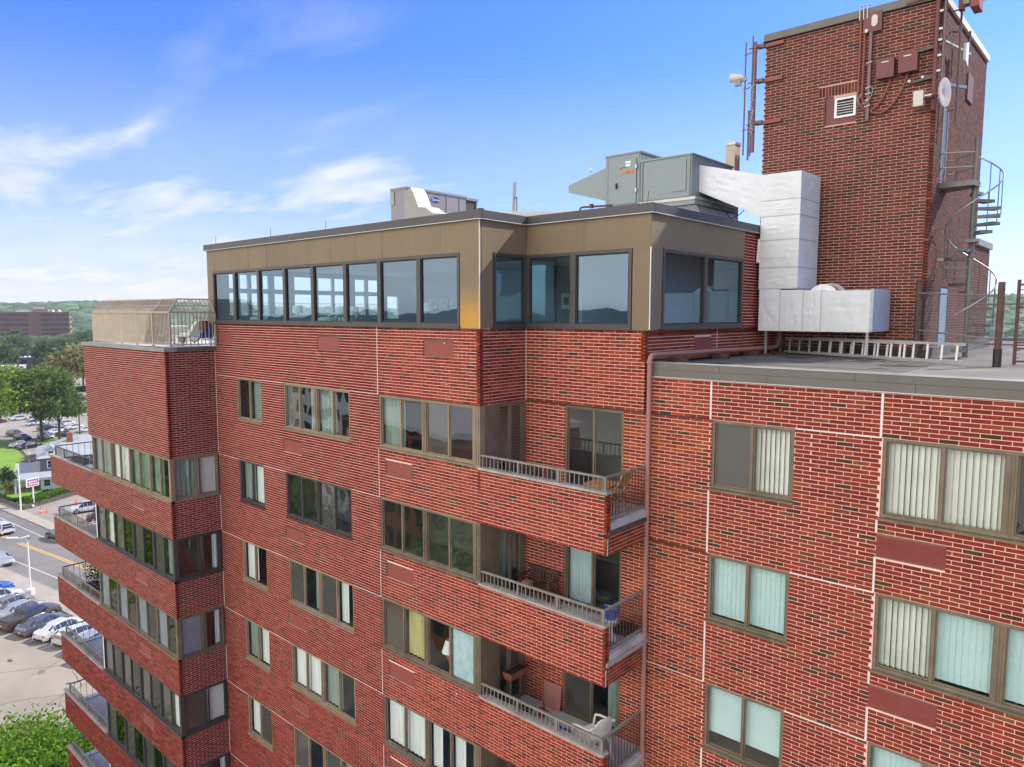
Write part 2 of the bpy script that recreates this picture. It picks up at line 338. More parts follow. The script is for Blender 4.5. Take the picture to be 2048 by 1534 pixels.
def mesh_np(name, A, faces, tone=None):
    me = bpy.data.meshes.new(name); nv = len(A); nf = len(faces)
    ls = np.fromiter((len(f) for f in faces), dtype=np.int32, count=nf)
    idx = np.fromiter((i for f in faces for i in f), dtype=np.int32, count=int(ls.sum()))
    me.vertices.add(nv); me.vertices.foreach_set('co', A.ravel())
    me.loops.add(len(idx)); me.loops.foreach_set('vertex_index', idx)
    me.polygons.add(nf); st = np.zeros(nf, dtype=np.int32); st[1:] = np.cumsum(ls)[:-1]
    me.polygons.foreach_set('loop_start', st); me.polygons.foreach_set('loop_total', ls)
    me.update(calc_edges=True); me.polygons.foreach_set('use_smooth', [False]*nf)
    if tone is not None:
        a = me.attributes.new('tone', 'FLOAT_COLOR', 'CORNER')
        c = np.repeat(np.array([(*t, 1) for t in tone], dtype=np.float32), ls, axis=0); a.data.foreach_set('color', c.ravel())
    return me
def tag(o, label, cat, group=None):
    o['label'] = label; o['category'] = cat
    if group: o['group'] = group
    return o
def thing(name, loc, label, cat, group=None, rz=0.):
    o = bpy.data.objects.new(name, None); COL.objects.link(o); o.location = loc; o.rotation_euler = (0, 0, rz)
    o.empty_display_size = .2; WL[o] = Vector(loc); return tag(o, label, cat, group)
def struct(o): o['kind'] = 'structure'; return o
def stuff(o): o['kind'] = 'stuff'; return o
def text_mesh(name, s, size, mat, parent, pos, xdir, updir, squash=1., bold=0.):
    """lettering as a thin mesh lying in the plane (xdir, updir)"""
    cu = bpy.data.curves.new(name, 'FONT'); cu.body = s; cu.size = size; cu.extrude = size*.02; cu.offset = bold; cu.align_x = 'CENTER'; cu.align_y = 'CENTER'; cu.resolution_u = 2
    tmp = bpy.data.objects.new(name, cu); COL.objects.link(tmp); dg = bpy.context.evaluated_depsgraph_get(); dg.update()
    me = bpy.data.meshes.new_from_object(tmp.evaluated_get(dg)); bpy.data.objects.remove(tmp)
    x = Vector(xdir).normalized(); u = Vector(updir).normalized(); n = x.cross(u)
    for v in me.vertices: v.co = x*v.co.x*squash+u*v.co.y+n*v.co.z
    me.materials.clear(); me.materials.append(M[mat]); o = bpy.data.objects.new(name, me); COL.objects.link(o)
    o.parent = parent; o.location = Vector(pos)-WL[parent]; WL[o] = Vector(pos); return o

# ------------------------------------------------------------------ ground and roads (the setting)
def sheet(name, poly, z, mat):
    m = MB(); m.quad([(x, y, z) for x, y in poly]); return struct(m.build(name, mat))
NG = 64; rad = 3200
mb = MB(); mb.quad([(rad*math.cos(2*math.pi*k/NG), rad*math.sin(2*math.pi*k/NG), G-.05) for k in range(NG)]); struct(mb.build('ground', 'ground'))
def fy(x): return .149*(x+81) if x > -105 else -3.576+.085*(x+105)
XS = [-420, -300, -200, -160, -135, -120, -105, -95, -81, -60, -40, -20, 0, 30, 80]
def band(name, o0, o1, z, mat, xs=XS):
    m = MB()
    for a, b in zip(xs[:-1], xs[1:]): m.quad([(a, fy(a)+o0, z), (b, fy(b)+o0, z), (b, fy(b)+o1, z), (a, fy(a)+o1, z)])
    return struct(m.build(name, mat))
def kerb(name, o0, o1, z0, z1, mat, xs):
    m = MB()
    for a, b in zip(xs[:-1], xs[1:]): m.hexa([(a, fy(a)+o0, z0), (b, fy(b)+o0, z0), (b, fy(b)+o1, z0), (a, fy(a)+o1, z0), (a, fy(a)+o0, z1), (b, fy(b)+o0, z1), (b, fy(b)+o1, z1), (a, fy(a)+o1, z1)])
    return struct(m.build(name, mat))
band('road', 13.5, 24.3, G+.02, 'asph')
band('road_line', 15.5, 15.66, G+.03, 'paint'); band('road_line', 22.4, 22.56, G+.03, 'paint')
band('road_line', 19.0, 19.22, G+.03, 'yellow', [-104, -95, -81, -60, -40, -20]); band('road_line', 19.36, 19.58, G+.03, 'yellow', [-104, -95, -81, -60, -40, -20])
band('road_line', 19.0, 19.22, G+.03, 'yellow', [-200, -160, -135, -120, -108]); band('road_line', 19.36, 19.58, G+.03, 'yellow', [-200, -160, -135, -120, -108])
kerb('pavement', 11.0, 13.5, G-.04, G+.12, 'walk', XS)
kerb('kerb', 13.5, 13.66, G-.04, G+.14, 'kerb', XS)
kerb('pavement', 24.45, 26.2, G-.04, G+.12, 'walk', XS)
kerb('kerb', 24.3, 24.45, G-.04, G+.14, 'kerb', [-420, -300, -200, -160, -135, -120, -117]); kerb('kerb', 24.3, 24.45, G-.04, G+.14, 'kerb', [-109, -81, -60, -40, -20, 0])
sheet('parking_lot', [(x, fy(x)+11.0) for x in reversed(XS)]+[(-420, -200), (80, -200)], G+.012, 'conc')
sheet('driveway', [(-123, 20.9), (-100, 22.6), (-20, 35), (-20, 70), (-140, 70), (-132, 38), (-129, 32)], G+.012, 'asphl')
sheet('lawn', [(-260, 8), (-146, 13), (-143, 23), (-147, 29.4), (-158.7, 32.8), (-185.4, 36), (-190, 33.6), (-215, 28)], G+.015, 'lawn')
sheet('garden_lawn', [(-170, 16), (-123.4, 21.3), (-129, 32), (-134, 36), (-139, 24), (-142, 21.5)], G+.02, 'lawn')
sheet('garden_path', [(-170, 14.5), (-142.5, 19.5), (-141, 22.5), (-146, 27.8), (-143, 29), (-138.5, 22.5), (-140, 18.5), (-170, 12.5)], G+.028, 'walk')
sheet('side_road', [(-186, 37), (-158.7, 33), (-147, 29.6), (-140, 32), (-140, 70), (-189, 80), (-188.5, 51), (-186.5, 38.6)], G+.014, 'asphl')
sheet('verge', [(-187, 38.7), (-189.7, 51.3), (-190, 75), (-195, 75), (-194.3, 52.2), (-195, 43.5), (-205, 33), (-189, 34)], G+.03, 'lawn')
sheet('far_parking_lot', [(-194, 25), (-194, 90), (-250, 100), (-256, 25)], G+.016, 'asphl')
sheet('highway', [(-262, -40), (-258, 160), (-275, 160), (-285, -40)], G+2.9, 'asphl')
sheet('upper_road', [(-300, 60), (-300, 130), (-360, 140), (-370, 55)], G+3.2, 'asphl')
for k in range(9):
    y0 = 34.5+k*1.9; sheet('parking_line', [(-180, y0+2.5), (-168, y0), (-168, y0+.16), (-180, y0+2.66)], G+.022, 'paint')
for k in range(14):     # bay lines of the near lot
    x0 = -96+k*2.65; sheet('parking_line', [(x0, fy(x0)+10.6), (x0+.14, fy(x0)+10.6), (x0+1.6, fy(x0)+5.6), (x0+1.46, fy(x0)+5.6)], G+.018, 'paint')
# cracks and seams of the near lot
rc = random.Random(3)
def crack(x, y, ang, L, w=.05):
    m = MB(); px, py = x, y
    for i in range(int(L/.8)):
        ang += rc.uniform(-.22, .22) + (-.12 if rc.random() < .5 else .12); qx, qy = px+.8*math.cos(ang), py+.8*math.sin(ang); nx, ny = -math.sin(ang)*w*rc.uniform(.4, 1.2), math.cos(ang)*w*rc.uniform(.4, 1.2)
        m.quad([(px-nx, py-ny, G+.017), (qx-nx, qy-ny, G+.017), (qx+nx, qy+ny, G+.017), (px+nx, py+ny, G+.017)]); px, py = qx, qy
    struct(m.build('pavement_crack', 'crackg'))
for a in [(-64, 2, 1.2, 14), (-60, 5, 2.0, 10), (-57, -3, 1.4, 16), (-66, -1, .3, 12), (-53, 4, 2.4, 13), (-61, -4, .1, 17), (-50, 1, 1.7, 12), (-55, 8, 2.9, 11), (-69, 3, 2.6, 9), (-47, 6, 2.8, 12)]: crack(*a, w=.035)
mb = MB(); mb.quad([(-66, 3.0, G+.02), (-64.9, 3.3, G+.02), (-65.2, 4.4, G+.02), (-66.3, 4.1, G+.02)]); struct(mb.build('drain_grate', 'crack'))

# ------------------------------------------------------------------ vegetation
def leafmesh(name, centers, size, tones, flat=.0, seed=0):
    g = np.random.default_rng(seed); n = len(centers)
    a = g.normal(size=(n, 3)); a[:, 2] *= (1-flat); a /= np.linalg.norm(a, axis=1)[:, None]
    b = g.normal(size=(n, 3)); b -= a*(a*b).sum(1)[:, None]; b /= np.linalg.norm(b, axis=1)[:, None]
    s = (size*g.uniform(.6, 1.3, n))[:, None]; a *= s; b *= s*.62
    V = np.empty((n, 4, 3), dtype=np.float32); V[:, 0] = centers-a; V[:, 1] = centers-b*.9+a*.1; V[:, 2] = centers+a; V[:, 3] = centers+b*.9-a*.1
    V = V.reshape(-1, 3); faces = np.arange(n*4).reshape(-1, 4).tolist()
    return mesh_np(name, V, faces, tones)
def crown_pts(n, rx, ry, rz, zc, seed, clusters=60, cr=.28, low=-.55):
    """points gathered in clumps over an uneven ellipsoid shell"""
    g = np.random.default_rng(seed)
    d = g.normal(size=(clusters, 3)); d /= np.linalg.norm(d, axis=1)[:, None]; d = d[d[:, 2] > low]
    rr = g.uniform(.50, 1.0, len(d))**.6*g.uniform(.82, 1.08, len(d))
    c = d*rr[:, None]; k = g.integers(0, len(c), n)
    off = g.normal(size=(n, 3))*cr*g.uniform(.55, 1.1, len(c))[k][:, None]*np.array([1, 1, .62])
    P = c[k]+off; return (P*np.array([rx, ry, rz])+np.array([0, 0, zc])).astype(np.float32), k
def tones_for(k, base, seed, spread=.28):
    g = np.random.default_rng(seed); nc = k.max()+1
    cm = g.uniform(1-spread, 1+spread, (nc, 1))*(1+g.normal(0, .07, (nc, 3))); t = np.array(base)[None]*cm[k]*g.uniform(.7, 1.3, (len(k), 1))
    return np.clip(t, 0, 1).tolist()
TREE = {}
def tree_mesh(kind, h, r, nleaf, lsize, base, seed, clusters, trunkfrac=.28, cr=.28, limbs=7):
    zc = h*(trunkfrac+(1-trunkfrac)*.5); rz = h*(1-trunkfrac)*.5
    P, k = crown_pts(nleaf, r, r, rz, zc, seed, clusters, cr)
    me = leafmesh(kind+'_crown', P, lsize, tones_for(k, base, seed), seed=seed); me.materials.append(M['leaf'])
    g = random.Random(seed); m = MB(); m.tube([(0, 0, -.2), (g.uniform(-.1, .1), g.uniform(-.1, .1), h*.25), (g.uniform(-.3, .3), g.uniform(-.3, .3), h*.62)], h*.024, 8, r2=h*.011)
    for i in range(limbs):
        a = 2*math.pi*i/limbs+g.uniform(-.3, .3); z0 = h*g.uniform(.22, .45); L = r*g.uniform(.5, .85)
        m.tube([(0, 0, z0), (math.cos(a)*L*.5, math.sin(a)*L*.5, z0+h*.15), (math.cos(a)*L, math.sin(a)*L, z0+h*g.uniform(.25, .42))], h*.011, 6, r2=h*.003)
    A = np.array(m.v, dtype=np.float32); tm = mesh_np(kind+'_trunk', A, m.f); tm.materials.append(M['bark'])
    TREE[kind] = (me, tm)
def tree(name, kind, x, y, z, label, group=None, s=1., rz=None, cat='tree'):
    o = thing(name, (x, y, z), label, cat, group, rz if rz is not None else random.uniform(0, 6.28)); o.scale = (s, s, s*random.uniform(.93, 1.07))
    for nm, me in zip(('crown', 'trunk'), TREE[kind]):
        c = bpy.data.objects.new(nm, me); COL.objects.link(c); c.parent = o
    return o
tree_mesh('near', 9.0, 6.2, 42000, .13, (.14, .27, .02), 11, 230, .3, .17, 9)
tree_mesh('lot_a', 15.5, 5.6, 11000, .34, (.12, .20, .04), 12, 130, .26, .2)
tree_mesh('lot_b', 17, 8.5, 15000, .38, (.20, .31, .04), 13, 150, .2, .19)
tree_mesh('mid_a', 15, 7.5, 3600, .75, (.115, .20, .075), 14, 70, .12, .22)
tree_mesh('mid_b', 13, 7, 3200, .75, (.17, .23, .08), 15, 60, .12, .22)
tree_mesh('mid_c', 17, 6.5, 3200, .8, (.085, .165, .07), 16, 60, .1, .22)
tree_mesh('mixed', 14, 9, 5200, .65, (.26, .25, .09), 17, 80, .12, .2)
tree_mesh('sapling', 5.2, 1.5, 900, .2, (.05, .10, .02), 18, 20, .35, .3, 4)
tree('tree', 'near', -33.5, -3.0, G, 'bright green tree at the lower left corner beside the pale parking lot', s=1.0, rz=.6)
tree('tree', 'lot_b', -196, 32.0, G, 'large bright green tree at the left edge behind the lawn', s=1.22, rz=.3)
tree('tree', 'lot_a', -192.4, 43.2, G, 'dark green tree with pale trunk, left one of the pair on the verge', 'pair of trees on the verge', 1.15, rz=1.0)
tree('tree', 'lot_a', -190.8, 46.6, G, 'dark green tree, right one of the pair on the verge by the far parking lot', 'pair of trees on the verge', .95, rz=2.4)
tree('tree', 'mixed', -290, 84, G+3, 'broad yellow green and reddish tree in front of the white flat roof', s=1.15, rz=.4)
tree('tree', 'mixed', -282, 97, G+3, 'olive tree touching the brick tower in front of the white roof', s=1.0, rz=2.4)
tree('sapling_tree', 'sapling', -135.5, 22.0, G, 'slender young tree behind the white flagpole on the lawn', s=1.0)
mid = [(-400, 62, 'mid_c', 1.3), (-404, 84, 'mid_a', 1.35), (-396, 103, 'mid_c', 1.2), (-430, 66, 'mid_a', 1.1), (-425, 122, 'mid_b', 1.0), (-440, 95, 'mid_b', 1.1), (-470, 80, 'mid_a', 1.2), (-470, 108, 'mid_c', 1.2), (-480, 133, 'mid_a', 1.25),
       (-372, 120, 'mid_a', 1.0), (-380, 132, 'mid_b', 1.05), (-455, 142, 'mid_c', 1.2), (-520, 90, 'mid_b', 1.2), (-530, 120, 'mid_a', 1.3), (-540, 150, 'mid_b', 1.2), (-560, 172, 'mid_c', 1.2), (-585, 115, 'mid_a', 1.3), (-590, 140, 'mid_a', 1.2),
       (-600, 160, 'mid_b', 1.2), (-610, 190, 'mid_a', 1.3), (-385, 74, 'mid_b', .9), (-415, 74, 'mid_a', 1.2), (-350, 66, 'mid_a', .9), (-345, 124, 'mid_b', .9), (-500, 160, 'mid_a', 1.2), (-505, 60, 'mid_a', 1.3), (-560, 100, 'mid_c', 1.2),
       (-640, 150, 'mid_c', 1.3), (-640, 185, 'mid_b', 1.3), (-560, 215, 'mid_a', 1.2), (-470, 170, 'mid_a', 1.1), (-420, 150, 'mid_b', 1.1), (-650, 220, 'mid_a', 1.2), (-600, 235, 'mid_b', 1.2), (-310, 110, 'mid_a', .8), (-320, 70, 'mid_b', .7)]
ORD = ['first', 'second', 'third', 'fourth', 'fifth', 'sixth', 'seventh', 'eighth', 'ninth', 'tenth', 'eleventh', 'twelfth', 'thirteenth', 'fourteenth', 'fifteenth', 'sixteenth', 'seventeenth', 'eighteenth']
KD = {'mid_a': ('mid green rounded tree', 'mid green trees beyond the highway'), 'mid_b': ('olive green low tree', 'olive trees beyond the highway'), 'mid_c': ('tall dark green tree', 'dark green trees beyond the highway')}
cnt = {}
for (x, y, k, sc_) in sorted(mid, key=lambda t: math.atan2(t[1]+11.7, 11.4-t[0])):
    q = cnt.get(k, 0); cnt[k] = q+1
    tree('background_tree', k, x, y, G+2, '%s, %s of its kind from the left before the office block' % (KD[k][0], ORD[q]), KD[k][1], sc_*.8)
# trees and houses south of the building, mirrored in the windows
for i, (x, y, s) in enumerate([(-30, -34, .9), (-18, -38, .8), (-6, -36, 1.), (6, -34, .9), (16, -38, 1.), (28, -36, .9), (-52, -22, .9), (-44, -44, 1.), (-72, -30, 1.), (2, -52, 1.)]):
    tree('tree', 'lot_a' if i % 2 else 'lot_b', x, y, G, 'street tree south of the block, mirrored in the windows, %s from the west' % ORD[[0, 1, 2, 3, 4, 5, 6, 7, 8, 9].index(i)], 'street trees south of the block', s)
# hills: one terrain sheet and one mass of crowns on it
def hill_z(r, az):
    """height of the land at distance r, azimuth az (from +Y towards -X, radians)"""
    t = min(max((r-650)/(1500-650), 0), 1); t = t*t*(3-2*t)
    ridge = 33+5*math.sin(az*5.1+.6)+3.5*math.sin(az*17+1.0)+2*math.sin(az*41)
    if az < .45: ridge += 13*min(1, (.45-az)/.3)
    return G+t*ridge - (max(r-1700, 0)*.02)
AZ = np.linspace(-1.2, 2.6, 120); RR = [90, 200, 350, 500, 650, 760, 870, 980, 1090, 1200, 1310, 1400, 1480, 1550, 1700, 1900, 2300]
V = []; F = []
for r in RR:
    for a in AZ: V.append((-r*math.sin(a), r*math.cos(a), hill_z(r, a)-.6 if r > 640 else G-.3))
for i in range(len(RR)-1):
    for j in range(len(AZ)-1): F.append((i*len(AZ)+j, (i+1)*len(AZ)+j, (i+1)*len(AZ)+j+1, i*len(AZ)+j+1))
hm = mesh_np('hills', np.array(V, dtype=np.float32), F); hm.materials.append(M['hill']); ho = bpy.data.objects.new('hills', hm); COL.objects.link(ho); struct(ho)
def crowns(name, N, rmin, rmax, a0, a1, size, seed, zoff=0., base=(.075, .135, .07)):
    g = np.random.default_rng(seed)
    t = (1+5**.5)/2; ico = np.array([(-1, t, 0), (1, t, 0), (-1, -t, 0), (1, -t, 0), (0, -1, t), (0, 1, t), (0, -1, -t), (0, 1, -t), (t, 0, -1), (t, 0, 1), (-t, 0, -1), (-t, 0, 1)])/math.sqrt(1+t*t)
    fc = np.array([(0, 11, 5), (0, 5, 1), (0, 1, 7), (0, 7, 10), (0, 10, 11), (1, 5, 9), (5, 11, 4), (11, 10, 2), (10, 7, 6), (7, 1, 8), (3, 9, 4), (3, 4, 2), (3, 2, 6), (3, 6, 8), (3, 8, 9), (4, 9, 5), (2, 4, 11), (6, 2, 10), (8, 6, 7), (9, 8, 1)])
    r = rmin+(rmax-rmin)*g.uniform(0, 1, N)**.8; a = g.uniform(a0, a1, N)
    Z = np.array([hill_z(x, y) for x, y in zip(r, a)]); C = np.stack([-r*np.sin(a), r*np.cos(a), Z+zoff], 1)
    s = size*g.uniform(.6, 1.45, N)*(r/900)**.35
    off = ico[None]*s[:, None, None]*g.uniform(.75, 1.2, (N, 12, 1)); off[:, :, 2] *= .75
    V = (C[:, None, :]+off).reshape(-1, 3).astype(np.float32); FF = (fc[None]+np.arange(N)[:, None, None]*12).reshape(-1, 3)
    tone = np.array(base)[None]*g.uniform(.55, 1.5, (N, 1))*(1+g.normal(0, .10, (N, 3))); tone = np.repeat(np.clip(tone, 0, 1), 20, axis=0)
    me = mesh_np(name, V, FF.tolist(), tone.tolist()); me.materials.append(M['crown']); me.polygons.foreach_set('use_smooth', [True]*len(me.polygons))
    o = bpy.data.objects.new(name, me); COL.objects.link(o); return stuff(o)
crowns('hill_forest', 17000, 660, 1560, -.25, 1.75, 10.5, 5, 4.)
crowns('valley_woods', 3800, 250, 680, -.2, .95, 8.5, 6, 3., (.07, .14, .045))
crowns('distant_woods', 1500, 560, 700, .95, 1.75, 7, 8, 3., (.055, .11, .05))

# ------------------------------------------------------------------ the apartment block
H = 2.72; HC = H/36; LB = .283; JT = .0145; V0 = -1.51
BASE = Vector((-4, 4, G))
bld = thing('apartment_building', BASE, 'red brick apartment block with glazed penthouse, recessed balconies and brick roof tower', 'building')
YD = 1.607; XC = 3.41; XLT = -12.557; YLT = -1.644
P1 = Fr((0, 0, 0), (1, 0, 0), (0, -1, 0)); P2 = Fr((0, YD, 0), (1, 0, 0), (0, -1, 0)); S0 = Fr((0, 0, 0), (0, 1, 0), (1, 0, 0))
SD = Fr((3.30, 0, 0), (0, 1, 0), (1, 0, 0)); TF = Fr((0, 8.4, 0), (1, 0, 0), (0, -1, 0)); TS = Fr((7.03, 0, 0), (0, 1, 0), (1, 0, 0))
LF = Fr((0, YLT, 0), (1, 0, 0), (0, -1, 0)); LS = Fr((XLT, 0, 0), (0, 1, 0), (1, 0, 0)); BS = Fr((3.484, 0, 0), (0, 1, 0), (1, 0, 0))
brick_mb = MB(); mortar_mb = MB(); mortar_tw = MB(); full = []         # full = candidates for single bricks
rb = random.Random(21)
def brick_tone(pal, a, v):
    q = rb.random()
    cl = math.sin(a*1.7+math.sin(v*1.3)*1.4)*math.sin(v*2.1+a*.6)      # loose clumping of the dark bricks
    dark = {'main': .024, 'crim': .02, 'oran': .022, 'tow': .06, 'left': .025, 'wing': .045}[pal]*(1+1.6*max(0, cl))
    if q < dark: c = rb.choice([(.085, .066, .045), (.105, .068, .045), (.072, .054, .040)])
    elif q < dark+.05: c = rb.choice([(.22, .095, .045), (.19, .075, .045), (.25, .12, .05)])
    else:
        c = {'main': [(.29, .050, .036), (.33, .062, .040), (.25, .040, .032), (.37, .080, .045)], 'crim': [(.245, .030, .030), (.275, .034, .030), (.215, .026, .028), (.30, .045, .036)],
             'oran': [(.33, .075, .030), (.38, .10, .035), (.28, .062, .030), (.24, .048, .030)], 'tow': [(.205, .055, .045), (.18, .048, .040), (.235, .062, .048), (.15, .045, .038)],
             'left': [(.225, .036, .034), (.26, .045, .038), (.19, .032, .032), (.28, .055, .042)], 'wing': [(.26, .045, .036), (.30, .055, .038), (.22, .038, .032), (.28, .065, .038)]}[pal]
        c = rb.choice(c)
        if pal == 'tow' and rb.random() < .22: c = (.15, .062, .048)
    if pal == 'tow': c = (c[0]*.92, c[1]*1.02, c[2]*1.25)
    k = rb.uniform(.66, .92)*{'tow': .92, 'crim': .90, 'left': .95}.get(pal, 1.); return (c[0]*k*1.0, c[1]*k*.76, c[2]*k*.50)
def wall(fr, a0, a1, v0, v1, holes=(), pal='main', ext=(0, 0), single=False, thick=.10, anchor=0., mort=True):
    """mortar slab with openings plus every brick on it"""
    # mortar slab cut round the openings
    if mort:
        MM = mortar_tw if pal == 'tow' else mortar_mb
        as_ = sorted({a0, a1, *[min(max(h[0], a0), a1) for h in holes], *[min(max(h[1], a0), a1) for h in holes]})
        vs_ = sorted({v0, v1, *[min(max(h[2], v0), v1) for h in holes], *[min(max(h[3], v0), v1) for h in holes]})
        for x0, x1 in zip(as_[:-1], as_[1:]):
            run = None
            for y0, y1 in zip(vs_[:-1], vs_[1:]):
                inh = any(h[0] <= (x0+x1)/2 <= h[1] and h[2] <= (y0+y1)/2 <= h[3] for h in holes)
                if inh:
                    if run: MM.lbox(fr, x0, x1, run[0], run[1], -thick, 0); run = None
                else: run = (run[0], y1) if run else (y0, y1)
            if run: MM.lbox(fr, x0, x1, run[0], run[1], -thick, 0)
    k0 = math.floor((v0-V0)/HC+.001); k1 = math.ceil((v1-V0)/HC-.001)
    for k in range(k0, k1):
        b0 = V0+k*HC+JT/2; b1 = V0+(k+1)*HC-JT/2
        b0 = max(b0, v0); b1 = min(b1, v1)
        if b1-b0 < .02: continue
        off = anchor+(LB/2 if k % 2 else 0.)
        i0 = math.floor((a0-off)/LB)-1; i1 = math.ceil((a1-off)/LB)+1
        segs = [(a0, a1)]
        for h in holes:
            if h[2] < b1-.01 and h[3] > b0+.01:
                ns = []
                for s0, s1 in segs:
                    if h[1] <= s0 or h[0] >= s1: ns.append((s0, s1)); continue
                    if h[0] > s0: ns.append((s0, h[0]))
                    if h[1] < s1: ns.append((h[1], s1))
                segs = ns
        for i in range(i0, i1):
            x0 = off+i*LB+JT/2; x1 = x0+LB-JT
            for s0, s1 in segs:
                y0 = max(x0, s0); y1 = min(x1, s1)
                if y1-y0 < .025: continue
                if s0 > a0+1e-6 and 0 < y0-s0 < .045: y0 = s0
                if s1 < a1-1e-6 and 0 < s1-y1 < .045: y1 = s1
                if abs(s0-a0) < 1e-6 and y0-s0 < JT: y0 = s0-(.004 if ext[0] else 0)
                if abs(s1-a1) < 1e-6 and s1-y1 < JT: y1 = s1+(.004 if ext[1] else 0)
                t = brick_tone(pal(y0, b0) if callable(pal) else pal, y0, b0); d = .0085+rb.uniform(-.0018, .0018)
                if single and y1-y0 > LB-JT-.001 and b1-b0 > HC-JT-.001: full.append((fr, y0, y1, b0, b1, d, t))
                else: brick_mb.lbox(fr, y0, y1, b0, b1, -.09, d, t, skip=(0,))
BOT = -31.0
floors = range(0, 7)
A0, A1, B0, B1, C0 = -11.115, -9.558, -8.263, -4.937, -3.665
E0, E1, F0_, F1_ = 4.867, 6.503, 7.99, 11.66
WT, WB = -1.514, -2.884
LFL = -19.0                                            # bricks are laid one by one down to here, far below the frame
# P1: main front
holes = []
for f in floors:
    for x0, x1 in ((A0, A1), (B0, B1)): holes.append((x0, x1, WB-.055-H*f, WT-H*f))
    holes.append((C0, 0, WB-.055-H*f, WT-H*f))
def vent_holes(h):
    return h
vents1 = [(-12.38, -11.38, -.44, -.06), (-6.40, -5.35, -.44, -.06), (-1.90, -.85, -.44, -.06)]
for f in floors: vents1 += [(-8.36, -7.33, -3.60-H*f, -3.25-H*f), (-3.42, -2.38, -3.60-H*f, -3.22-H*f)]
holes1 = holes+vents1
pal1 = lambda a, v: ('crim' if a < -3.67 else 'main') if rb.random() < .85 else 'wing'
wall(P1, XLT, 0, LFL, .243, holes1, pal1, ext=(0, 1), single=True)
# parapets of the right balconies continue the front (they run on to X = 3.484)
for f in floors:
    wall(P1, 0, 3.484, -4.211-H*f, -2.965-H*f, (), 'main', ext=(0, 1), single=True)
    wall(BS, 0, .13, -4.211-H*f, -2.965-H*f, (), 'oran', thick=.06)
    wall(BS, .13, YD, -4.211-H*f, -3.80-H*f, (), 'oran', thick=.06)
wall(S0, 0, YD, WT+.0, .243, (), 'main', ext=(1, 0))
# P2: set-back front, runs on as the right wing
door = [(1.201, 2.80, -3.75-H*f, -1.53-H*f) for f in floors]
rw = []
for f in floors: rw += [(E0, E1, WB-.055-H*f, WT-H*f), (F0_, F1_, WB-.055-H*f, WT-H*f), (7.96, 9.02, -3.58-H*f, -3.19-H*f)]
pal2 = lambda a, v: ('oran' if 2.6 < a < 4.83 and v < -1.5 and rb.random() < .9 else ('wing' if a > 4.83 else 'main'))
wall(P2, 0, 3.30, -1.51, .243, (), 'main', ext=(0, 1), single=True)
wall(P2, 0, 3.42, -12, -1.51, door, pal2, single=True)
wall(P2, 3.42, 4.83, -12, -.722, (), pal2, single=True)
wall(P2, 4.83, 7.97, -12, -.722, rw, pal2, single=True, anchor=4.83)
wall(P2, 7.97, 15, -12, -.722, rw, pal2, single=True, anchor=7.97)
# penthouse flank beside the duct and its low brick base
wall(SD, YD, 8.4, -.45, .243, [(3.75, 4.6, -.28, .02)], 'oran')
wall(Fr((3.385, 0, 0), (0, 1, 0), (1, 0, 0)), 6.07, 8.38, .243, 2.66, (), 'crim')
# roof tower
lv = (4.66, 5.23, 5.62, 6.14)
wall(TF, 2.80, 7.03, -.5, 7.98, [lv, (4.28, 5.24, 6.20, 6.47), (4.45, 4.66, 5.55, 6.20), (4.45, 5.23, 5.47, 5.62)], 'tow', ext=(0, 1))
wall(TS, 8.4, 14.26, -.5, 7.98, [(9.13, 9.62, 3.88, 5.64), (9.9, 10.85, -.45, 1.28)], 'tow', ext=(1, 0))
wall(TS, 14.26, 16.65, -.5, 2.66, (), 'tow')
# left tower
lt_v = []
for f in range(0, 7):
    top, bot = -5.66-H*f, -6.916-H*f
    wall(LF, -24.87, XLT, bot, top, [(-15.94, -14.88, bot+.60, bot+.94)], 'left', ext=(0, 1))
    wall(LS, YLT, 0, bot, top, (), 'left', ext=(1, 0))
wall(LF, -19.98, XLT, -4.196, -.68, (), 'left', ext=(0, 1)); wall(LS, YLT, 0, -4.196, -.68, (), 'left', ext=(1, 0))
# single bricks: the 300 that show largest
cl_ = Vector(cam.location)
def showsize(b):
    fr, y0, y1, b0, b1, d, t = b; p = fr.p((y0+y1)/2, (b0+b1)/2); w = p-cl_; dep = w.dot(fw)
    px = 1024+1453.7*w.dot(rt)/dep; py = 767-1453.7*w.dot(up)/dep
    if not (20 < px < 2030 and 20 < py < 1515): return 0
    return abs(fr.n.dot(w))/w.length/(w.length**2)
full.sort(key=showsize, reverse=True)
cache = {}
for n, b in enumerate(full):
    fr, y0, y1, b0, b1, d, t = b
    if n >= 300: brick_mb.lbox(fr, y0, y1, b0, b1, -.09, d, t, skip=(0,)); continue
    key = n % 24
    if key not in cache:
        m = MB(); m.lbox(P2, -(LB-JT)/2, (LB-JT)/2, 0, HC-JT, -.09, .0085, t, skip=(0,)); A = np.array(m.v, dtype=np.float32)-np.array([0, YD, 0], dtype=np.float32)
        me = mesh_np('brick', A, m.f, m.c); me.materials.append(M['brick']); cache[key] = me
    o = bpy.data.objects.new('brick', cache[key]); COL.objects.link(o); o.parent = bld
    w = fr.p((y0+y1)/2, b0, rb.uniform(-.002, .002)); o.location = w-BASE
stuff(brick_mb.build('brickwork', 'brick', bld, tone=True)); mortar_mb.build('mortar_wall', 'mortar', bld); mortar_tw.build('mortar_wall', 'mortart', bld)
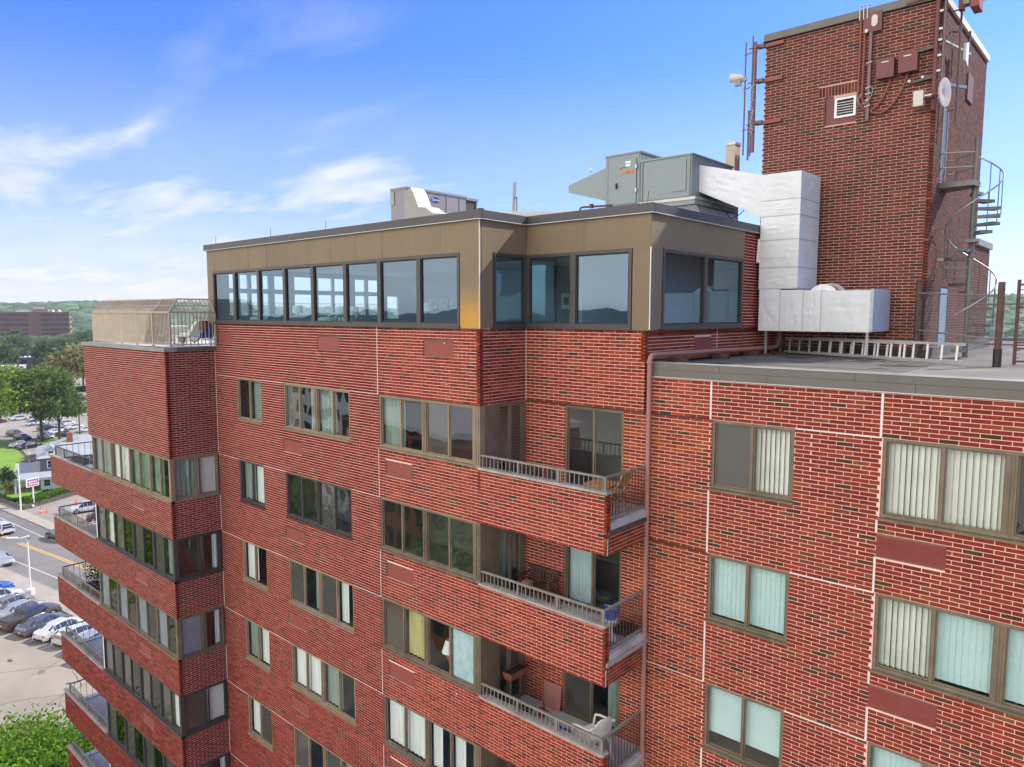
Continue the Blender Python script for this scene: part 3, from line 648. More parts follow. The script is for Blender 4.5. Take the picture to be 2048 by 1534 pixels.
# plain walls down to the street and the mass of the block behind the rooms
m, t, b = new_mat('brick_pattern_low')
bt = NN(t, 'ShaderNodeTexBrick'); bt.inputs['Scale'].default_value = 1; bt.inputs['Brick Width'].default_value = LB; bt.inputs['Row Height'].default_value = HC; bt.inputs['Mortar Size'].default_value = .006
bt.inputs['Color1'].default_value = (.26, .045, .035, 1); bt.inputs['Color2'].default_value = (.20, .038, .032, 1); bt.inputs['Mortar'].default_value = (.5, .3, .25, 1)
gm = NN(t, 'ShaderNodeNewGeometry'); sp = NN(t, 'ShaderNodeSeparateXYZ'); t.links.new(gm.outputs['Position'], sp.inputs[0]); cb = NN(t, 'ShaderNodeCombineXYZ')
t.links.new(mathn(t, 'ADD', sp.outputs[0], sp.outputs[1]), cb.inputs[0]); t.links.new(sp.outputs[2], cb.inputs[1]); t.links.new(cb.outputs[0], bt.inputs['Vector']); t.links.new(bt.outputs[0], b.inputs['Base Color']); b.inputs['Roughness'].default_value = .9
M['bricklow'] = m
MB().box(-12.5, .0, .0, 1.5, G, LFL).build('lower_wall', 'bricklow', bld)
MB().box(0, 15, YD, 2.7, G, -12).build('lower_wall', 'bricklow', bld)
MB().box(-19.98, -12.56, YLT, 0, G, -23.3).build('lower_wall', 'bricklow', bld)
mb = MB(); mb.box(-12.55, -.06, 1.62, 12.9, G, .1); mb.box(.0, 15, 2.76, 24, G, -.56); mb.box(-19.9, -13.7, -.55, 12.9, G, -.75); mb.build('building_core', 'bricklow', bld)
mb = MB(); mb.box(2.92, 6.9, 8.52, 14.2, -.5, 7.9); mb.box(2.92, 6.9, 14.2, 16.6, -.5, 2.6); mb.build('tower_core', 'bricklow', bld)

# vents and grilles
def vent(fr, x0, x1, v0, v1, ribs=0, d=-.012):
    m = MB(); m.lbox(fr, x0+.004, x1-.004, v0+.004, v1-.004, -.09, d)
    o = m.build('vent_panel', 'vent', bld)
    if ribs:
        for k in range(ribs):
            z = v0+.02+(v1-v0-.04)*(k+.5)/ribs; MB().hexa([fr.p(x0+.02, z-.008, d), fr.p(x1-.02, z-.008, d), fr.p(x1-.02, z+.006, d), fr.p(x0+.02, z+.006, d), fr.p(x0+.02, z-.010, d+.016), fr.p(x1-.02, z-.010, d+.016), fr.p(x1-.02, z-.004, d+.016), fr.p(x0+.02, z-.004, d+.016)]).build('louvre_slat', 'vent', o)
    m = MB()
    for (p, q, r, s) in ((x0-.015, x1+.015, v1-.004, v1+.012), (x0-.015, x1+.015, v0-.012, v0+.004)): m.lbox(fr, p, q, r, s, -.03, .012)
    m.build('vent_trim', 'fold', o)
for x0, x1, v0, v1 in vents1:
    if v0 > -19: vent(P1, x0, x1, v0, v1)
for f in range(0, 4): vent(P2, 7.96, 9.02, -3.58-H*f, -3.19-H*f, ribs=16, d=.004)
for f in range(0, 6): bot = -6.916-H*f; vent(LF, -15.94, -14.88, bot+.60, bot+.94)
vent(SD, 3.75, 4.6, -.28, .02)
# control joints: white caulk lines, dark cracked shelf-angle joints
def vj(fr, a, v0, v1, mat='caulk', w=.030): MB().lbox(fr, a-w/2, a+w/2, v0, v1, -.02, .0115).build('control_joint', mat, bld)
def hj(fr, a0, a1, v, mat='caulk', w=.022): MB().lbox(fr, a0, a1, v-w/2, v+w/2, -.02, .0118).build('control_joint', mat, bld)
vj(P1, C0-.03, WT, .24, w=.022); vj(P1, XLT+.02, -4.2, -.7); vj(SD, 4.9, -.3, .243, w=.02); vj(S0, YD-.02, -1.5, .24, w=.026)
for f in range(0, 6):
    z = WT-H*f; vj(P1, C0-.03, WT-H*(f+1), WB-.055-H*f, w=.016); hj(P1, XLT+.02, A0, z); hj(P1, A1, B0, z); hj(P1, B1, C0, z, w=.018)
    vj(P1, XLT+.025, -6.916-H*f, -5.66-H*f, w=.034)
for f in range(0, 4):
    z = WT-H*f; vj(P2, 4.83, WT-H*(f+1), WB-.055-H*f, w=.036); vj(P2, 7.955, WT-H*(f+1), -3.6-H*f, w=.036); vj(P2, 7.955, -3.17-H*f, WB-.06-H*f, w=.036); hj(P2, E1, 7.955, z, w=.028)
    if f < 2: hj(P2, 2.8, 4.83, z, 'crack', .026)
    else: hj(P2, 3.42, 4.83, z, 'caulk', .02)
vj(P2, 4.83, WT, -.722, w=.036); vj(P2, 7.955, WT, -.722, w=.04); hj(P2, 0, 2.8, -1.515, 'crack', .03); hj(P1, C0, 0, -1.505, 'crack', .014)
for f in range(0, 4): vj(BS, .025, -4.211-H*f, -3.86-H*f, w=.03)

# ------------------------------------------------------------------ windows
wr = random.Random(5)
def folds(fr, x0, x1, v0, v1, d, mat, parent, name='curtain', amp=.025, n=None):
    n = n or max(8, int((x1-x0)/.035)); m = MB(); P = []
    for i in range(n+1):
        a = x0+(x1-x0)*i/n; dd = d+amp*math.sin(i*1.35+wr.random()*.7)*wr.uniform(.5, 1); P.append((a, dd))
    for (a, da), (b, db) in zip(P[:-1], P[1:]): m.quad([fr.p(a, v0, da), fr.p(b, v0, db), fr.p(b, v1, db), fr.p(a, v1, da)])
    return m.build(name, mat, parent, smooth=70)
def vblind(fr, x0, x1, v0, v1, d, parent, mat='blind', tilt=(26, 36)):
    n = max(4, int((x1-x0)/.085)); w = (x1-x0)/n
    for i in range(n):
        c = x0+w*(i+.5); a = R(wr.uniform(*tilt)); cx, cz = w*.60*math.cos(a), w*.60*math.sin(a)
        m = MB(); p = [fr.p(c-cx, v0, d-cz), fr.p(c+cx, v0, d+cz), fr.p(c+cx, v1, d+cz), fr.p(c-cx, v1, d-cz)]; q = [x+fr.n*.003 for x in p]
        m.hexa([p[0], p[1], p[2], p[3], q[0], q[1], q[2], q[3]]); m.build('blind_slat', mat, parent)
def window(fr, x0, x1, v0, v1, kinds, fm='ftan', name='window', thick_after=(), sill=True, gm='glass', rec=-.045, fw_=.055, slide=True, label=None, room=True, rd=1.0, rm='roomdk', sillh=.055, mull=.05):
    m = MB(); n = len(kinds); d1 = rec+.035
    m.lbox(fr, x0, x1, v1-fw_, v1, rec-.05, d1); m.lbox(fr, x0, x1, v0, v0+fw_, rec-.05, d1)
    m.lbox(fr, x0, x0+fw_, v0+fw_, v1-fw_, rec-.05, d1-.002); m.lbox(fr, x1-fw_, x1, v0+fw_, v1-fw_, rec-.05, d1-.002)
    xs = [x0+fw_]; inner = x1-x0-2*fw_; tw = {i: (.15 if i in thick_after else mull) for i in range(n-1)}
    pw = (inner-sum(tw.values()))/n; panes = []; x = x0+fw_
    for i in range(n):
        panes.append((x, x+pw)); x += pw
        if i < n-1:
            w = tw[i]; m.lbox(fr, x, x+w, v0+fw_, v1-fw_, rec-.05, d1-.004)
            if w > .1: m.lbox(fr, x+.04, x+.06, v0+fw_, v1-fw_, d1-.004, d1+.012); m.lbox(fr, x+w-.06, x+w-.04, v0+fw_, v1-fw_, d1-.004, d1+.012)
            x += w
    win = m.build(name, fm, bld)
    if label: win['label'] = label
    if sill:
        s = MB(); s.hexa([fr.p(x0-.03, v0-sillh, -.06), fr.p(x1+.03, v0-sillh, -.06), fr.p(x1+.03, v0-.002, -.06), fr.p(x0-.03, v0-.002, -.06), fr.p(x0-.03, v0-sillh, .04), fr.p(x1+.03, v0-sillh, .04), fr.p(x1+.03, v0-.02, .04), fr.p(x0-.03, v0-.02, .04)]); s.build('sill', fm, win)
    for i, ((p0, p1), k) in enumerate(zip(panes, kinds)):
        q0, q1 = v0+fw_, v1-fw_
        dd = rec-.02 if (i % 2 == 0) else rec-.005
        if slide:      # sash round each pane
            s = MB(); e = .026
            for a in ((p0, p1, q0, q0+e), (p0, p1, q1-e, q1), (p0, p0+e, q0+e, q1-e), (p1-e, p1, q0+e, q1-e)): s.lbox(fr, *a, dd-.02, dd+.008)
            s.build('sash', fm, win)
        if k.startswith('scr') or k == 'blue':
            MB().lbox(fr, p0+.026, p1-.026, q0+.026, q1-.026, dd-.012, dd-.008).build('screen', 'screen' if k.startswith('scr') else 'bluescr', win)
            g = glass_
        MB().quad([fr.p(p0+.02, q0+.02, dd), fr.p(p1-.02, q0+.02, dd), fr.p(p1-.02, q1-.02, dd), fr.p(p0+.02, q1-.02, dd)]).build('pane', gm if k not in ('blue',) else 'glass', win)
        z = rec-.13
        kk = k.split('_')[-1]
        if kk in ('cw', 'cg', 'cy'): folds(fr, p0, p1, q0, q1, z, {'cw': 'curtw', 'cg': 'curtg', 'cy': 'curty'}[kk], win)
        elif kk == 'hw': folds(fr, p0, p0+(p1-p0)*.45, q0, q1, z, 'curtw', win)
        elif kk == 'hwr': folds(fr, p0+(p1-p0)*.7, p1, q0, q1, z, 'curtw', win)
        elif kk == 'hg': folds(fr, p0+(p1-p0)*.5, p1, q0, q1, z, 'curtg', win)
        elif kk == 'vb': vblind(fr, p0, p1, q0, q1, z, win)
        elif kk == 'sh': vblind(fr, p0-.01, p1+.01, q0+wr.uniform(0, .04), q1, z, win, 'shade', (4, 12))
        elif kk == 'sh8': MB().lbox(fr, p0-.02, p1+.02, q0+.28*(q1-q0)*wr.uniform(.6, 1), q1, z-.005, z).build('roller_shade', 'shade', win)
        elif kk == 'foil': MB().lbox(fr, p0+.03, p1-.03, q0+.03, q1-.03, rec-.04, rec-.03).build('window_film', 'foil', win)
        elif kk == 'lamp':
            c = fr.p((p0+p1)/2, q0+.35, rec-.35); s = MB(); s.lathe(c, [(.20, .0), (.10, .32)], 14); s.build('table_lamp_shade', 'lamp', win)
            s = MB(); s.lathe(c, [(.02, .0), (.09, -.12), (.03, -.3)], 10); s.build('table_lamp_base', 'terracotta', win)
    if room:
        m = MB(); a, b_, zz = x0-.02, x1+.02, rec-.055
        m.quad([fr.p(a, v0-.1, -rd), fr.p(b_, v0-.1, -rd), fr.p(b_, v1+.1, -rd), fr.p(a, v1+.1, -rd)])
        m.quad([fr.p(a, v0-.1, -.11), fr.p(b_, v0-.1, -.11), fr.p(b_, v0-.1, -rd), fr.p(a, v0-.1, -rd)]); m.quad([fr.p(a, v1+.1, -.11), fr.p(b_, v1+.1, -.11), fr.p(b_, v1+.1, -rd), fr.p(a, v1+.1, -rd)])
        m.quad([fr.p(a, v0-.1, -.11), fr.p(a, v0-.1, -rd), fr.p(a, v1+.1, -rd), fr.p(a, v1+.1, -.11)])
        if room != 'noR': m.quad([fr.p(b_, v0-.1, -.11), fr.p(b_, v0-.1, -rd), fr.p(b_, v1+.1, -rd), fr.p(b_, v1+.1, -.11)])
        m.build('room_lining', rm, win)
    return win
glass_ = None
SPECA = [['dark', 'cg'], ['cg', 'cw'], ['cw', 'hwr'], ['blue_cg', 'cw'], ['cw', 'scr'], ['cw', 'dark'], ['dark', 'cw']]
SPECB = [['scr', 'hg', 'cg', 'hwr'], ['dark', 'dark', 'scr', 'dark'], ['scr', 'hg', 'scr', 'hw'], ['blue_cw', 'cw', 'cg', 'hwr'], ['scr', 'dark', 'scr_cg', 'cg'], ['cw', 'cw', 'dark', 'cw'], ['dark', 'cg', 'cg', 'cg']]
SPECC = [['blue_cg', 'dark', 'scr', 'dark'], ['dark', 'dark', 'dark', 'dark'], ['scr_cg', 'cy', 'lamp', 'foil'], ['cw', 'cw', 'hw', 'hw'], ['cw', 'dark', 'cw', 'dark'], ['dark', 'cw', 'cg', 'dark'], ['cw', 'cw', 'cw', 'cw']]
SPECD = [['scr_vb', 'vb'], ['blue_sh', 'sh'], ['sh8', 'sh8'], ['vb', 'vb']]
SPECE = [['vb', 'vb', 'hg', 'dark'], ['vb', 'sh', 'blue_sh', 'sh'], ['sh', 'dark', 'sh', 'dark'], ['vb', 'vb', 'vb', 'vb']]
for f in range(0, 6):
    z0, z1 = WB-H*f, WT-H*f
    fa = 'fdark' if f in (1,) else 'ftan'
    window(P1, A0, A1, z0, z1, SPECA[f], fa); window(P1, B0, B1, z0, z1, SPECB[f], fa, thick_after=(1,))
    window(P1, C0, -.20, z0, z1, SPECC[f], 'fold' if f else 'ftan', thick_after=(1,), room='noR', rd=1.45)
    # corner post where the front glazing meets the balcony side
    m = MB(); m.lbox(P1, -.20, .01, z0-.055, z1, -.16, .012); m.lbox(P1, -.13, -.11, z0, z1, .012, .026); m.lbox(P1, -.05, -.03, z0, z1, .012, .026); m.build('corner_post', 'fold' if f else 'ftan', bld)
for f in range(0, 4):
    z0, z1 = WB-H*f, WT-H*f
    window(P2, E0, E1, z0, z1, SPECD[f], 'fold'); window(P2, F0_, F1_, z0, z1, SPECE[f], 'fold', thick_after=(1,))
# left tower: strip of four double windows and the corner pair
MX = [-19.62, -17.79, -16.02, -14.27, -12.60]
LSP = [['blue_cg', 'cg', 'blue_cw', 'cw', 'blue_cg', 'cg', 'blue_cg', 'dark'], ['scr', 'cw', 'scr', 'dark', 'scr', 'dark', 'scr', 'cg'], ['blue', 'dark', 'blue', 'dark', 'blue', 'dark', 'blue', 'dark'], ['scr', 'dark', 'scr', 'dark', 'scr', 'dark', 'scr', 'cw'], ['scr', 'dark', 'scr', 'dark', 'scr', 'dark', 'scr', 'dark'], ['blue', 'dark', 'scr', 'dark', 'scr', 'cg', 'scr', 'dark']]
LSC = [['cg', 'vb'], ['dark', 'hwr'], ['blue', 'hwr'], ['scr_vb', 'vb'], ['dark', 'hwr'], ['vb', 'dark']]
for f in range(0, 6):
    z0, z1 = -5.61-H*f, -4.215-H*f; fm = ('ftan', 'fdark', 'fold', 'fdark', 'fdark', 'fdark')[f]
    for k in range(4): window(LF, MX[k]+.01, MX[k+1]-.01, z0, z1, LSP[f][2*k:2*k+2], fm, sill=False, fw_=.045, rd=1.0, room=('noR' if k == 3 else True))
    MB().lbox(LF, -19.7, XLT+.05, z0-.06, z0, -.08, .05).build('sill', fm, bld); MB().lbox(LF, -24.9, -19.7, z0-.06, z0+.0, -.12, .05).build('parapet_coping', 'ledge', bld)
    MB().lbox(LS, YLT-.05, -.02, z0-.06, z0, -.08, .05).build('sill', fm, bld)
    window(LS, YLT+.09, -.03, z0, z1, LSC[f], fm, sill=False, rd=.9, fw_=.06, room=False, mull=.07)
    MB().box(XLT-.10, XLT+.03, YLT-.03, YLT+.10, z0, z1).build('corner_post', fm, bld)
    MB().box(-19.9, -12.5, -1.6, -.01, z1+.005, z1+.03).build('window_head', fm, bld)
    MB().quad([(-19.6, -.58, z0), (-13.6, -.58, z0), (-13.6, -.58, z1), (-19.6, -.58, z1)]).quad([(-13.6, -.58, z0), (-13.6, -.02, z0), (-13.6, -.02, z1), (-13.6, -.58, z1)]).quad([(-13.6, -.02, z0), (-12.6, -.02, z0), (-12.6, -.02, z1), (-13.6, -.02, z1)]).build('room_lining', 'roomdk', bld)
# copings of the left tower roof terrace
m = MB(); m.box(-20.05, -16.6, YLT-.07, YLT+.35, -.68, -.55); m.build('coping', 'copingl', bld)
m = MB(); m.box(-16.595, XLT+.07, YLT-.07, YLT+.35, -.68, -.55); m.build('coping', 'copingl', bld); MB().box(XLT-.3, XLT+.07, YLT+.355, -.005, -.68, -.553).build('coping', 'copingg', bld)
MB().box(-20.0, -12.6, YLT+.30, 12.9, -.75, -.60).build('terrace_deck', 'pavers', bld); MB().box(-20.05, -19.7, YLT+.36, 12.9, -.68, -.55).build('coping', 'copingl', bld)
MB().box(-20.05, -12.6, 12.6, 12.9, -.59, -.53).build('coping', 'copingl', bld)

# ------------------------------------------------------------------ penthouse
ZC, ZCB, ZWT, ZP = 2.849, 2.66, 1.955, .243
PJ = [-12.82, -12.3, -11.17, -10.06, -8.95, -7.83, -6.73, -5.62, -4.49, -3.39, -2.27, -1.16, .0]
FP = Fr((0, -.03, 0), (1, 0, 0), (0, -1, 0)); F2 = Fr((0, YD-.03, 0), (1, 0, 0), (0, -1, 0)); FS = Fr((.03, 0, 0), (0, 1, 0), (1, 0, 0)); FD = Fr((XC, 0, 0), (0, 1, 0), (1, 0, 0))
def panels(fr, xs, v0, v1, name='fascia_panel', mat='panel'):
    for a, b in zip(xs[:-1], xs[1:]): MB().lbox(fr, a+.006, b-.006, v0, v1, -.06, wr.uniform(-.002, .003)).build(name, mat, bld)
    for a in xs[1:-1]: MB().lbox(fr, a-.006, a+.006, v0, v1, -.06, -.005).build('panel_joint', 'edge' if wr.random() < .4 else 'fold', bld)
panels(FP, PJ[:-1]+[.03], ZWT, ZCB); panels(FS, [.03, YD-.03], ZWT, ZCB); panels(F2, [.03, 1.70, XC], ZWT, ZCB); panels(FD, [YD-.03, 2.04, 4.02, 6.07], ZWT, ZCB)
panels(FP, [-12.82, -12.42], ZP, ZWT, 'corner_panel'); panels(FP, [-.60, .03], ZP, ZWT, 'corner_panel', 'rustpanel')
panels(FS, [.03, .40], ZP, ZWT, 'corner_panel'); panels(F2, [2.97, XC], ZP, ZWT, 'corner_panel'); panels(FD, [YD-.03, 2.06], ZP, ZWT, 'corner_panel')
MB().box(XC-.004, XC+.012, YD-.045, YD-.02, ZP, ZWT).build('corner_trim', 'white', bld); MB().box(.022, .042, -.042, -.022, ZP, ZCB).build('corner_trim', 'edge', bld)
def coping(fr, xs, v0, v1, d0, d1, mat='coping', edge=True, ends=(0, 0)):
    for i, (a, b) in enumerate(zip(xs[:-1], xs[1:])):
        MB().lbox(fr, a+.003, b-.003, v0, v1, d0, d1+wr.uniform(-.002, .002)).build('coping', mat, bld)
    if edge: MB().lbox(fr, xs[0]-d1*ends[0], xs[-1]+d1*ends[1], v0-.014, v0-.001, d0, d1+.008).build('drip_edge', 'edge', bld)
coping(FP, [-12.9, -11.4, -8.9, -6.3, -3.7, -1.6, .10], ZCB, ZC, -.35, .07); coping(FS, [.002, YD-.07], ZCB, ZC-.002, -.35, .07); coping(F2, [.105, 1.2, XC+.07], ZCB, ZC, -.35, .07); coping(FD, [YD, 3.4, 5.4, 8.38], ZCB, ZC-.002, -.35, .07)
# window bands
PM = [-12.42, -10.98, -9.49, -8.00, -6.53, -4.99, -3.53, -2.01, -.60]
def pwin(fr, x0, x1, name='window'):
    v0, v1 = ZP+.03, ZWT-.005
    m = MB(); e = .07
    for a in ((x0, x1, v1-e, v1), (x0, x1, v0, v0+e), (x0, x0+e, v0+e, v1-e), (x1-e, x1, v0+e, v1-e)): m.lbox(fr, *a, -.08, .02)
    w = m.build(name, 'fdark', bld)
    e = .10; m = MB()
    for a in ((x0+.07, x1-.07, v1-e, v1-.07), (x0+.07, x1-.07, v0+.07, v0+e), (x0+.07, x0+e, v0+e, v1-e), (x1-e, x1-.07, v0+e, v1-e)): m.lbox(fr, *a, -.06, -.005)
    m.build('sash', 'black', w)
    MB().quad([fr.p(x0+.09, v0+.09, -.035), fr.p(x1-.09, v0+.09, -.035), fr.p(x1-.09, v1-.09, -.035), fr.p(x0+.09, v1-.09, -.035)]).build('pane', 'glassp', w)
    return w
for a, b in zip(PM[:-1], PM[1:]): pwin(FP, a, b)
pwin(FS, .42, YD-.05); pwin(F2, .05, 1.42); pwin(F2, 1.42, 2.96); pwin(FD, 2.07, 4.02); pwin(FD, 4.02, 6.02)
MB().lbox(FP, -12.45, -.58, ZP-.02, ZP+.028, -.08, .05).build('sill', 'fdark', bld); MB().lbox(FS, .36, YD-.08, ZP-.02, ZP+.028, -.08, .045).build('sill', 'fdark', bld); MB().lbox(F2, .09, 2.98, ZP-.02, ZP+.028, -.08, .05).build('sill', 'fdark', bld); MB().lbox(FD, 2.05, 6.05, ZP-.02, ZP+.028, -.08, .05).build('sill', 'fdark', bld)
for x0, x1, fr in ((-.58, .03, FP), (2.98, XC+.01, F2)): MB().lbox(fr, x0, x1, ZP-.02, ZP, -.08, .02).build('sill', 'panel', bld)
# shell: floor, ceiling, roof, left end wall with two rows of panes, back wall
m = MB(); m.box(-12.8, -.05, .12, 1.75, .10, .20); m.box(-12.8, 3.3, 1.75, 12.9, .10, .20); m.build('penthouse_floor', 'room', bld)
m = MB(); m.box(-12.8, -.05, .08, 1.7, 2.10, 2.16); m.box(-12.8, 3.32, 1.7, 8.35, 2.10, 2.16); m.build('penthouse_ceiling', 'white', bld)
m = MB(); m.box(-12.8, -.05, .08, 1.7, 2.62, 2.74); m.box(-12.8, 3.32, 1.7, 8.35, 2.62, 2.74); m.box(-12.8, 2.7, 8.35, 12.9, 2.62, 2.74); m.build('penthouse_roof', 'whitemem', bld)
m = MB(); m.box(-9.8, 3.28, 7.0, 7.1, .2, 2.1); m.build('interior_wall', 'roomblue', bld)
EW = Fr((-12.8, 0, 0), (0, 1, 0), (1, 0, 0))
op = [(.72, 1.0), (1.12, 1.42), (1.55, 1.85), (2.0, 2.22), (2.45, 2.98), (3.27, 4.02), (4.3, 4.92), (5.03, 5.6), (6.0, 6.50), (6.65, 7.3)]
holesE = [(a, b, 1.43, 1.91) for a, b in op]+[(a, b, .50, 1.27) for a, b in op]+[(7.62, 8.2, .35, 1.27)]
def plain_wall(fr, a0, a1, v0, v1, holes, mat, name, thick=.1, parent=bld):
    m = MB(); as_ = sorted({a0, a1, *[h[0] for h in holes], *[h[1] for h in holes]}); vs_ = sorted({v0, v1, *[h[2] for h in holes], *[h[3] for h in holes]})
    for x0, x1 in zip(as_[:-1], as_[1:]):
        for y0, y1 in zip(vs_[:-1], vs_[1:]):
            if not any(h[0] <= (x0+x1)/2 <= h[1] and h[2] <= (y0+y1)/2 <= h[3] for h in holes): m.lbox(fr, x0, x1, y0, y1, -thick, 0)
    return m.build(name, mat, parent)
plain_wall(EW, .08, 12.9, .2, 2.1, holesE, 'roomblue', 'end_wall')
MB().box(-12.9, -9.0, 12.8, 12.9, .2, 2.1).build('interior_wall', 'roomblue', bld)
MB().box(-12.85, -12.80, .0, 12.9, 2.1, 2.7).build('fascia_panel', 'panel', bld)
# partitions behind the blue-green panes
MB().box(.25, .33, 3.4, 6.95, .2, 2.1).build('interior_wall', 'roomblue', bld); MB().box(2.0, 2.08, 4.4, 6.95, .2, 2.1).build('interior_wall', 'roomblue', bld)
MB().box(-.9, -.1, 5.2, 5.28, .2, 2.1).build('interior_wall', 'roomdk', bld)
for k, (x, y, z, w, h) in enumerate([(-9.24, 6.97, .74, .44, .37), (-8.66, 6.97, .74, .44, .37), (-8.08, 6.97, .74, .44, .37), (-2.9, 6.97, .72, .40, .5), (.9, 6.97, .75, .34, .62)]):
    o = thing('framed_picture', (x, y, z), ['leftmost of three small prints inside the penthouse, through the eighth pane', 'middle of three small prints inside the penthouse, through the eighth pane', 'rightmost of three small prints inside the penthouse, through the eighth pane', 'small framed print behind the narrow green pane round the corner', 'tall framed print behind the wide blue pane beside the bronze corner'][k], 'picture', 'framed prints inside the penthouse')
    MB().box(x-w/2, x+w/2, y-.03, y, z, z+h).build('mount', 'lamp', o); MB().box(x-w/4, x+w/4, y-.036, y-.03, z+h*.28, z+h*.75).build('print', 'curtg', o)
for k, (x, y, h) in enumerate([(-9.3, 1.2, 1.0), (-7.4, 1.5, .95), (-6.35, 1.2, .95), (-4.2, 2.2, 1.05)]):
    o = thing('table_lamp', (x, y, .2), ['white drum lamp behind the fourth penthouse pane from the left', 'white drum lamp behind the fifth penthouse pane from the left', 'white drum lamp behind the sixth penthouse pane from the left', 'white drum lamp behind the dark post between seventh and eighth pane'][k], 'lamp', 'table lamps inside the penthouse')
    MB().lathe((x, y, .2+h-.62), [(.001, 0), (.17, .0), (.15, .24), (.001, .24)], 20).build('lamp_shade', 'lamp', o, smooth=True); MB().lathe((x, y, .2), [(.1, 0), (.08, .04), (.03, .08), (.02, h-.6)], 12).build('lamp_base', 'card', o)
for k, (x, y) in enumerate([(-11.9, 1.3), (-8.7, 1.9), (-7.9, 2.1)]):
    o = thing('armchair', (x, y, .2), ['round backed pale chair low behind the second penthouse pane', 'left pale round chair back behind the fourth penthouse pane', 'right pale round chair back behind the fourth penthouse pane'][k], 'chair', 'pale chairs inside the penthouse')
    MB().lathe((x, y, .2), [(.001, 0), (.28, 0), (.30, .22), (.22, .26), (.001, .26)], 16).build('seat', 'lamp', o, smooth=True); MB().tube([(x-.28, y+.1, .38), (x-.2, y+.26, .52), (x, y+.32, .56), (x+.2, y+.26, .52), (x+.28, y+.1, .38)], .05, 8).build('backrest', 'lamp', o, smooth=True)

# ------------------------------------------------------------------ right wing roof
coping(P2, [3.44, 5.95, 8.45, 10.95, 13.4, 15], -.722, -.575, -.1, .045, 'copingg'); coping(P2, [3.44, 5.0, 7.5, 10.0, 12.5, 15], -.572, -.44, -.30, .030, 'copingg', edge=False)
MB().lbox(P2, 3.44, 15, -.438, -.43, -.30, .04).build('drip_edge', 'copingl', bld)
MB().box(3.30, 15, YD+.3, 24, -.56, -.50).build('roof_deck', 'membrane', bld)
MB().box(7.9, 15, 1.95, 24, -.499, -.492).build('roof_patch', 'roofpatch', bld)
MB().box(3.3, 15, 23.4, 23.9, -.5, -.38).build('coping', 'copingg', bld)
MB().box(2.8, 7.12, 8.22, 8.395, -.5, -.30).build('base_flashing', 'crack', bld); MB().box(7.035, 7.2, 8.3, 16.7, -.5, -.25).build('base_flashing', 'membrane', bld)
# tower coping
m = MB(); m.box(2.76, 7.09, 8.33, 8.6, 7.98, 8.165); m.build('coping', 'copingg', bld); MB().box(2.74, 7.10, 8.32, 8.62, 7.962, 7.978).build('drip_edge', 'crack', bld)
MB().box(6.85, 7.10, 8.605, 14.3, 7.98, 8.15).build('coping', 'white', bld); MB().box(2.9, 6.84, 8.61, 14.2, 7.95, 8.05).build('tower_roof', 'membrane', bld)
MB().box(6.8, 7.11, 14.27, 16.7, 2.66, 2.85).build('coping', 'copingl', bld)
# louvre window of the tower with its brick surround
m = MB(); m.lbox(TF, 4.45, 4.66, 5.47, 6.20, -.1, -.035); m.lbox(TF, 4.66, 5.23, 5.47, 5.62, -.1, -.035); m.build('recess_panel', 'redbox', bld)
m = MB()
for a in ((4.68, 5.21, 6.08, 6.13), (4.68, 5.21, 5.63, 5.68), (4.68, 4.74, 5.68, 6.08), (5.15, 5.21, 5.68, 6.08)): m.lbox(TF, *a, -.09, -.005)
lw = m.build('louvre_window', 'white', bld); MB().lbox(TF, 4.7, 5.2, 5.65, 6.1, -.10, -.085).build('dark_backing', 'black', lw)
for k in range(6): z = 5.70+k*.065; MB().hexa([TF.p(4.74, z, -.07), TF.p(5.15, z, -.07), TF.p(5.15, z+.02, -.07), TF.p(4.74, z+.02, -.07), TF.p(4.74, z-.03, -.02), TF.p(5.15, z-.03, -.02), TF.p(5.15, z-.015, -.02), TF.p(4.74, z-.015, -.02)]).build('louvre_slat', 'galv', lw)
def soldier(x0, x1, v0, v1):
    m = MB(); m.lbox(TF, x0, x1, v0, v1, -.1, 0); m.build('soldier_course_mortar', 'mortar', bld); n = int((x1-x0)/.0755)
    for k in range(n):
        m = MB(); a = x0+k*(x1-x0)/n; m.lbox(TF, a+.006, a+(x1-x0)/n-.006, v0+.005, v1-.005, -.05, .012, brick_tone('tow', a, v0), skip=(0,)); m.build('brick', 'brick', bld, tone=True)
soldier(4.28, 5.24, 6.205, 6.465)
m = MB(); m.box(7.01, 7.04, 9.15, 9.60, 3.9, 5.62); d_ = m.build('door', 'doorslate', bld)
m = MB(); m.box(7.0, 7.06, 9.10, 9.15, 3.88, 5.66); m.box(7.0, 7.06, 9.60, 9.65, 3.88, 5.66); m.build('door_frame', 'copingl', d_)
m = MB(); m.box(7.0, 7.035, 9.93, 10.80, -.43, 1.25); d_ = m.build('door', 'doorblue', bld)
m = MB(); m.box(7.0, 7.05, 9.88, 9.93, -.45, 1.28); m.box(7.0, 7.05, 10.80, 10.86, -.45, 1.28); m.build('door_frame', 'doorslate', d_)

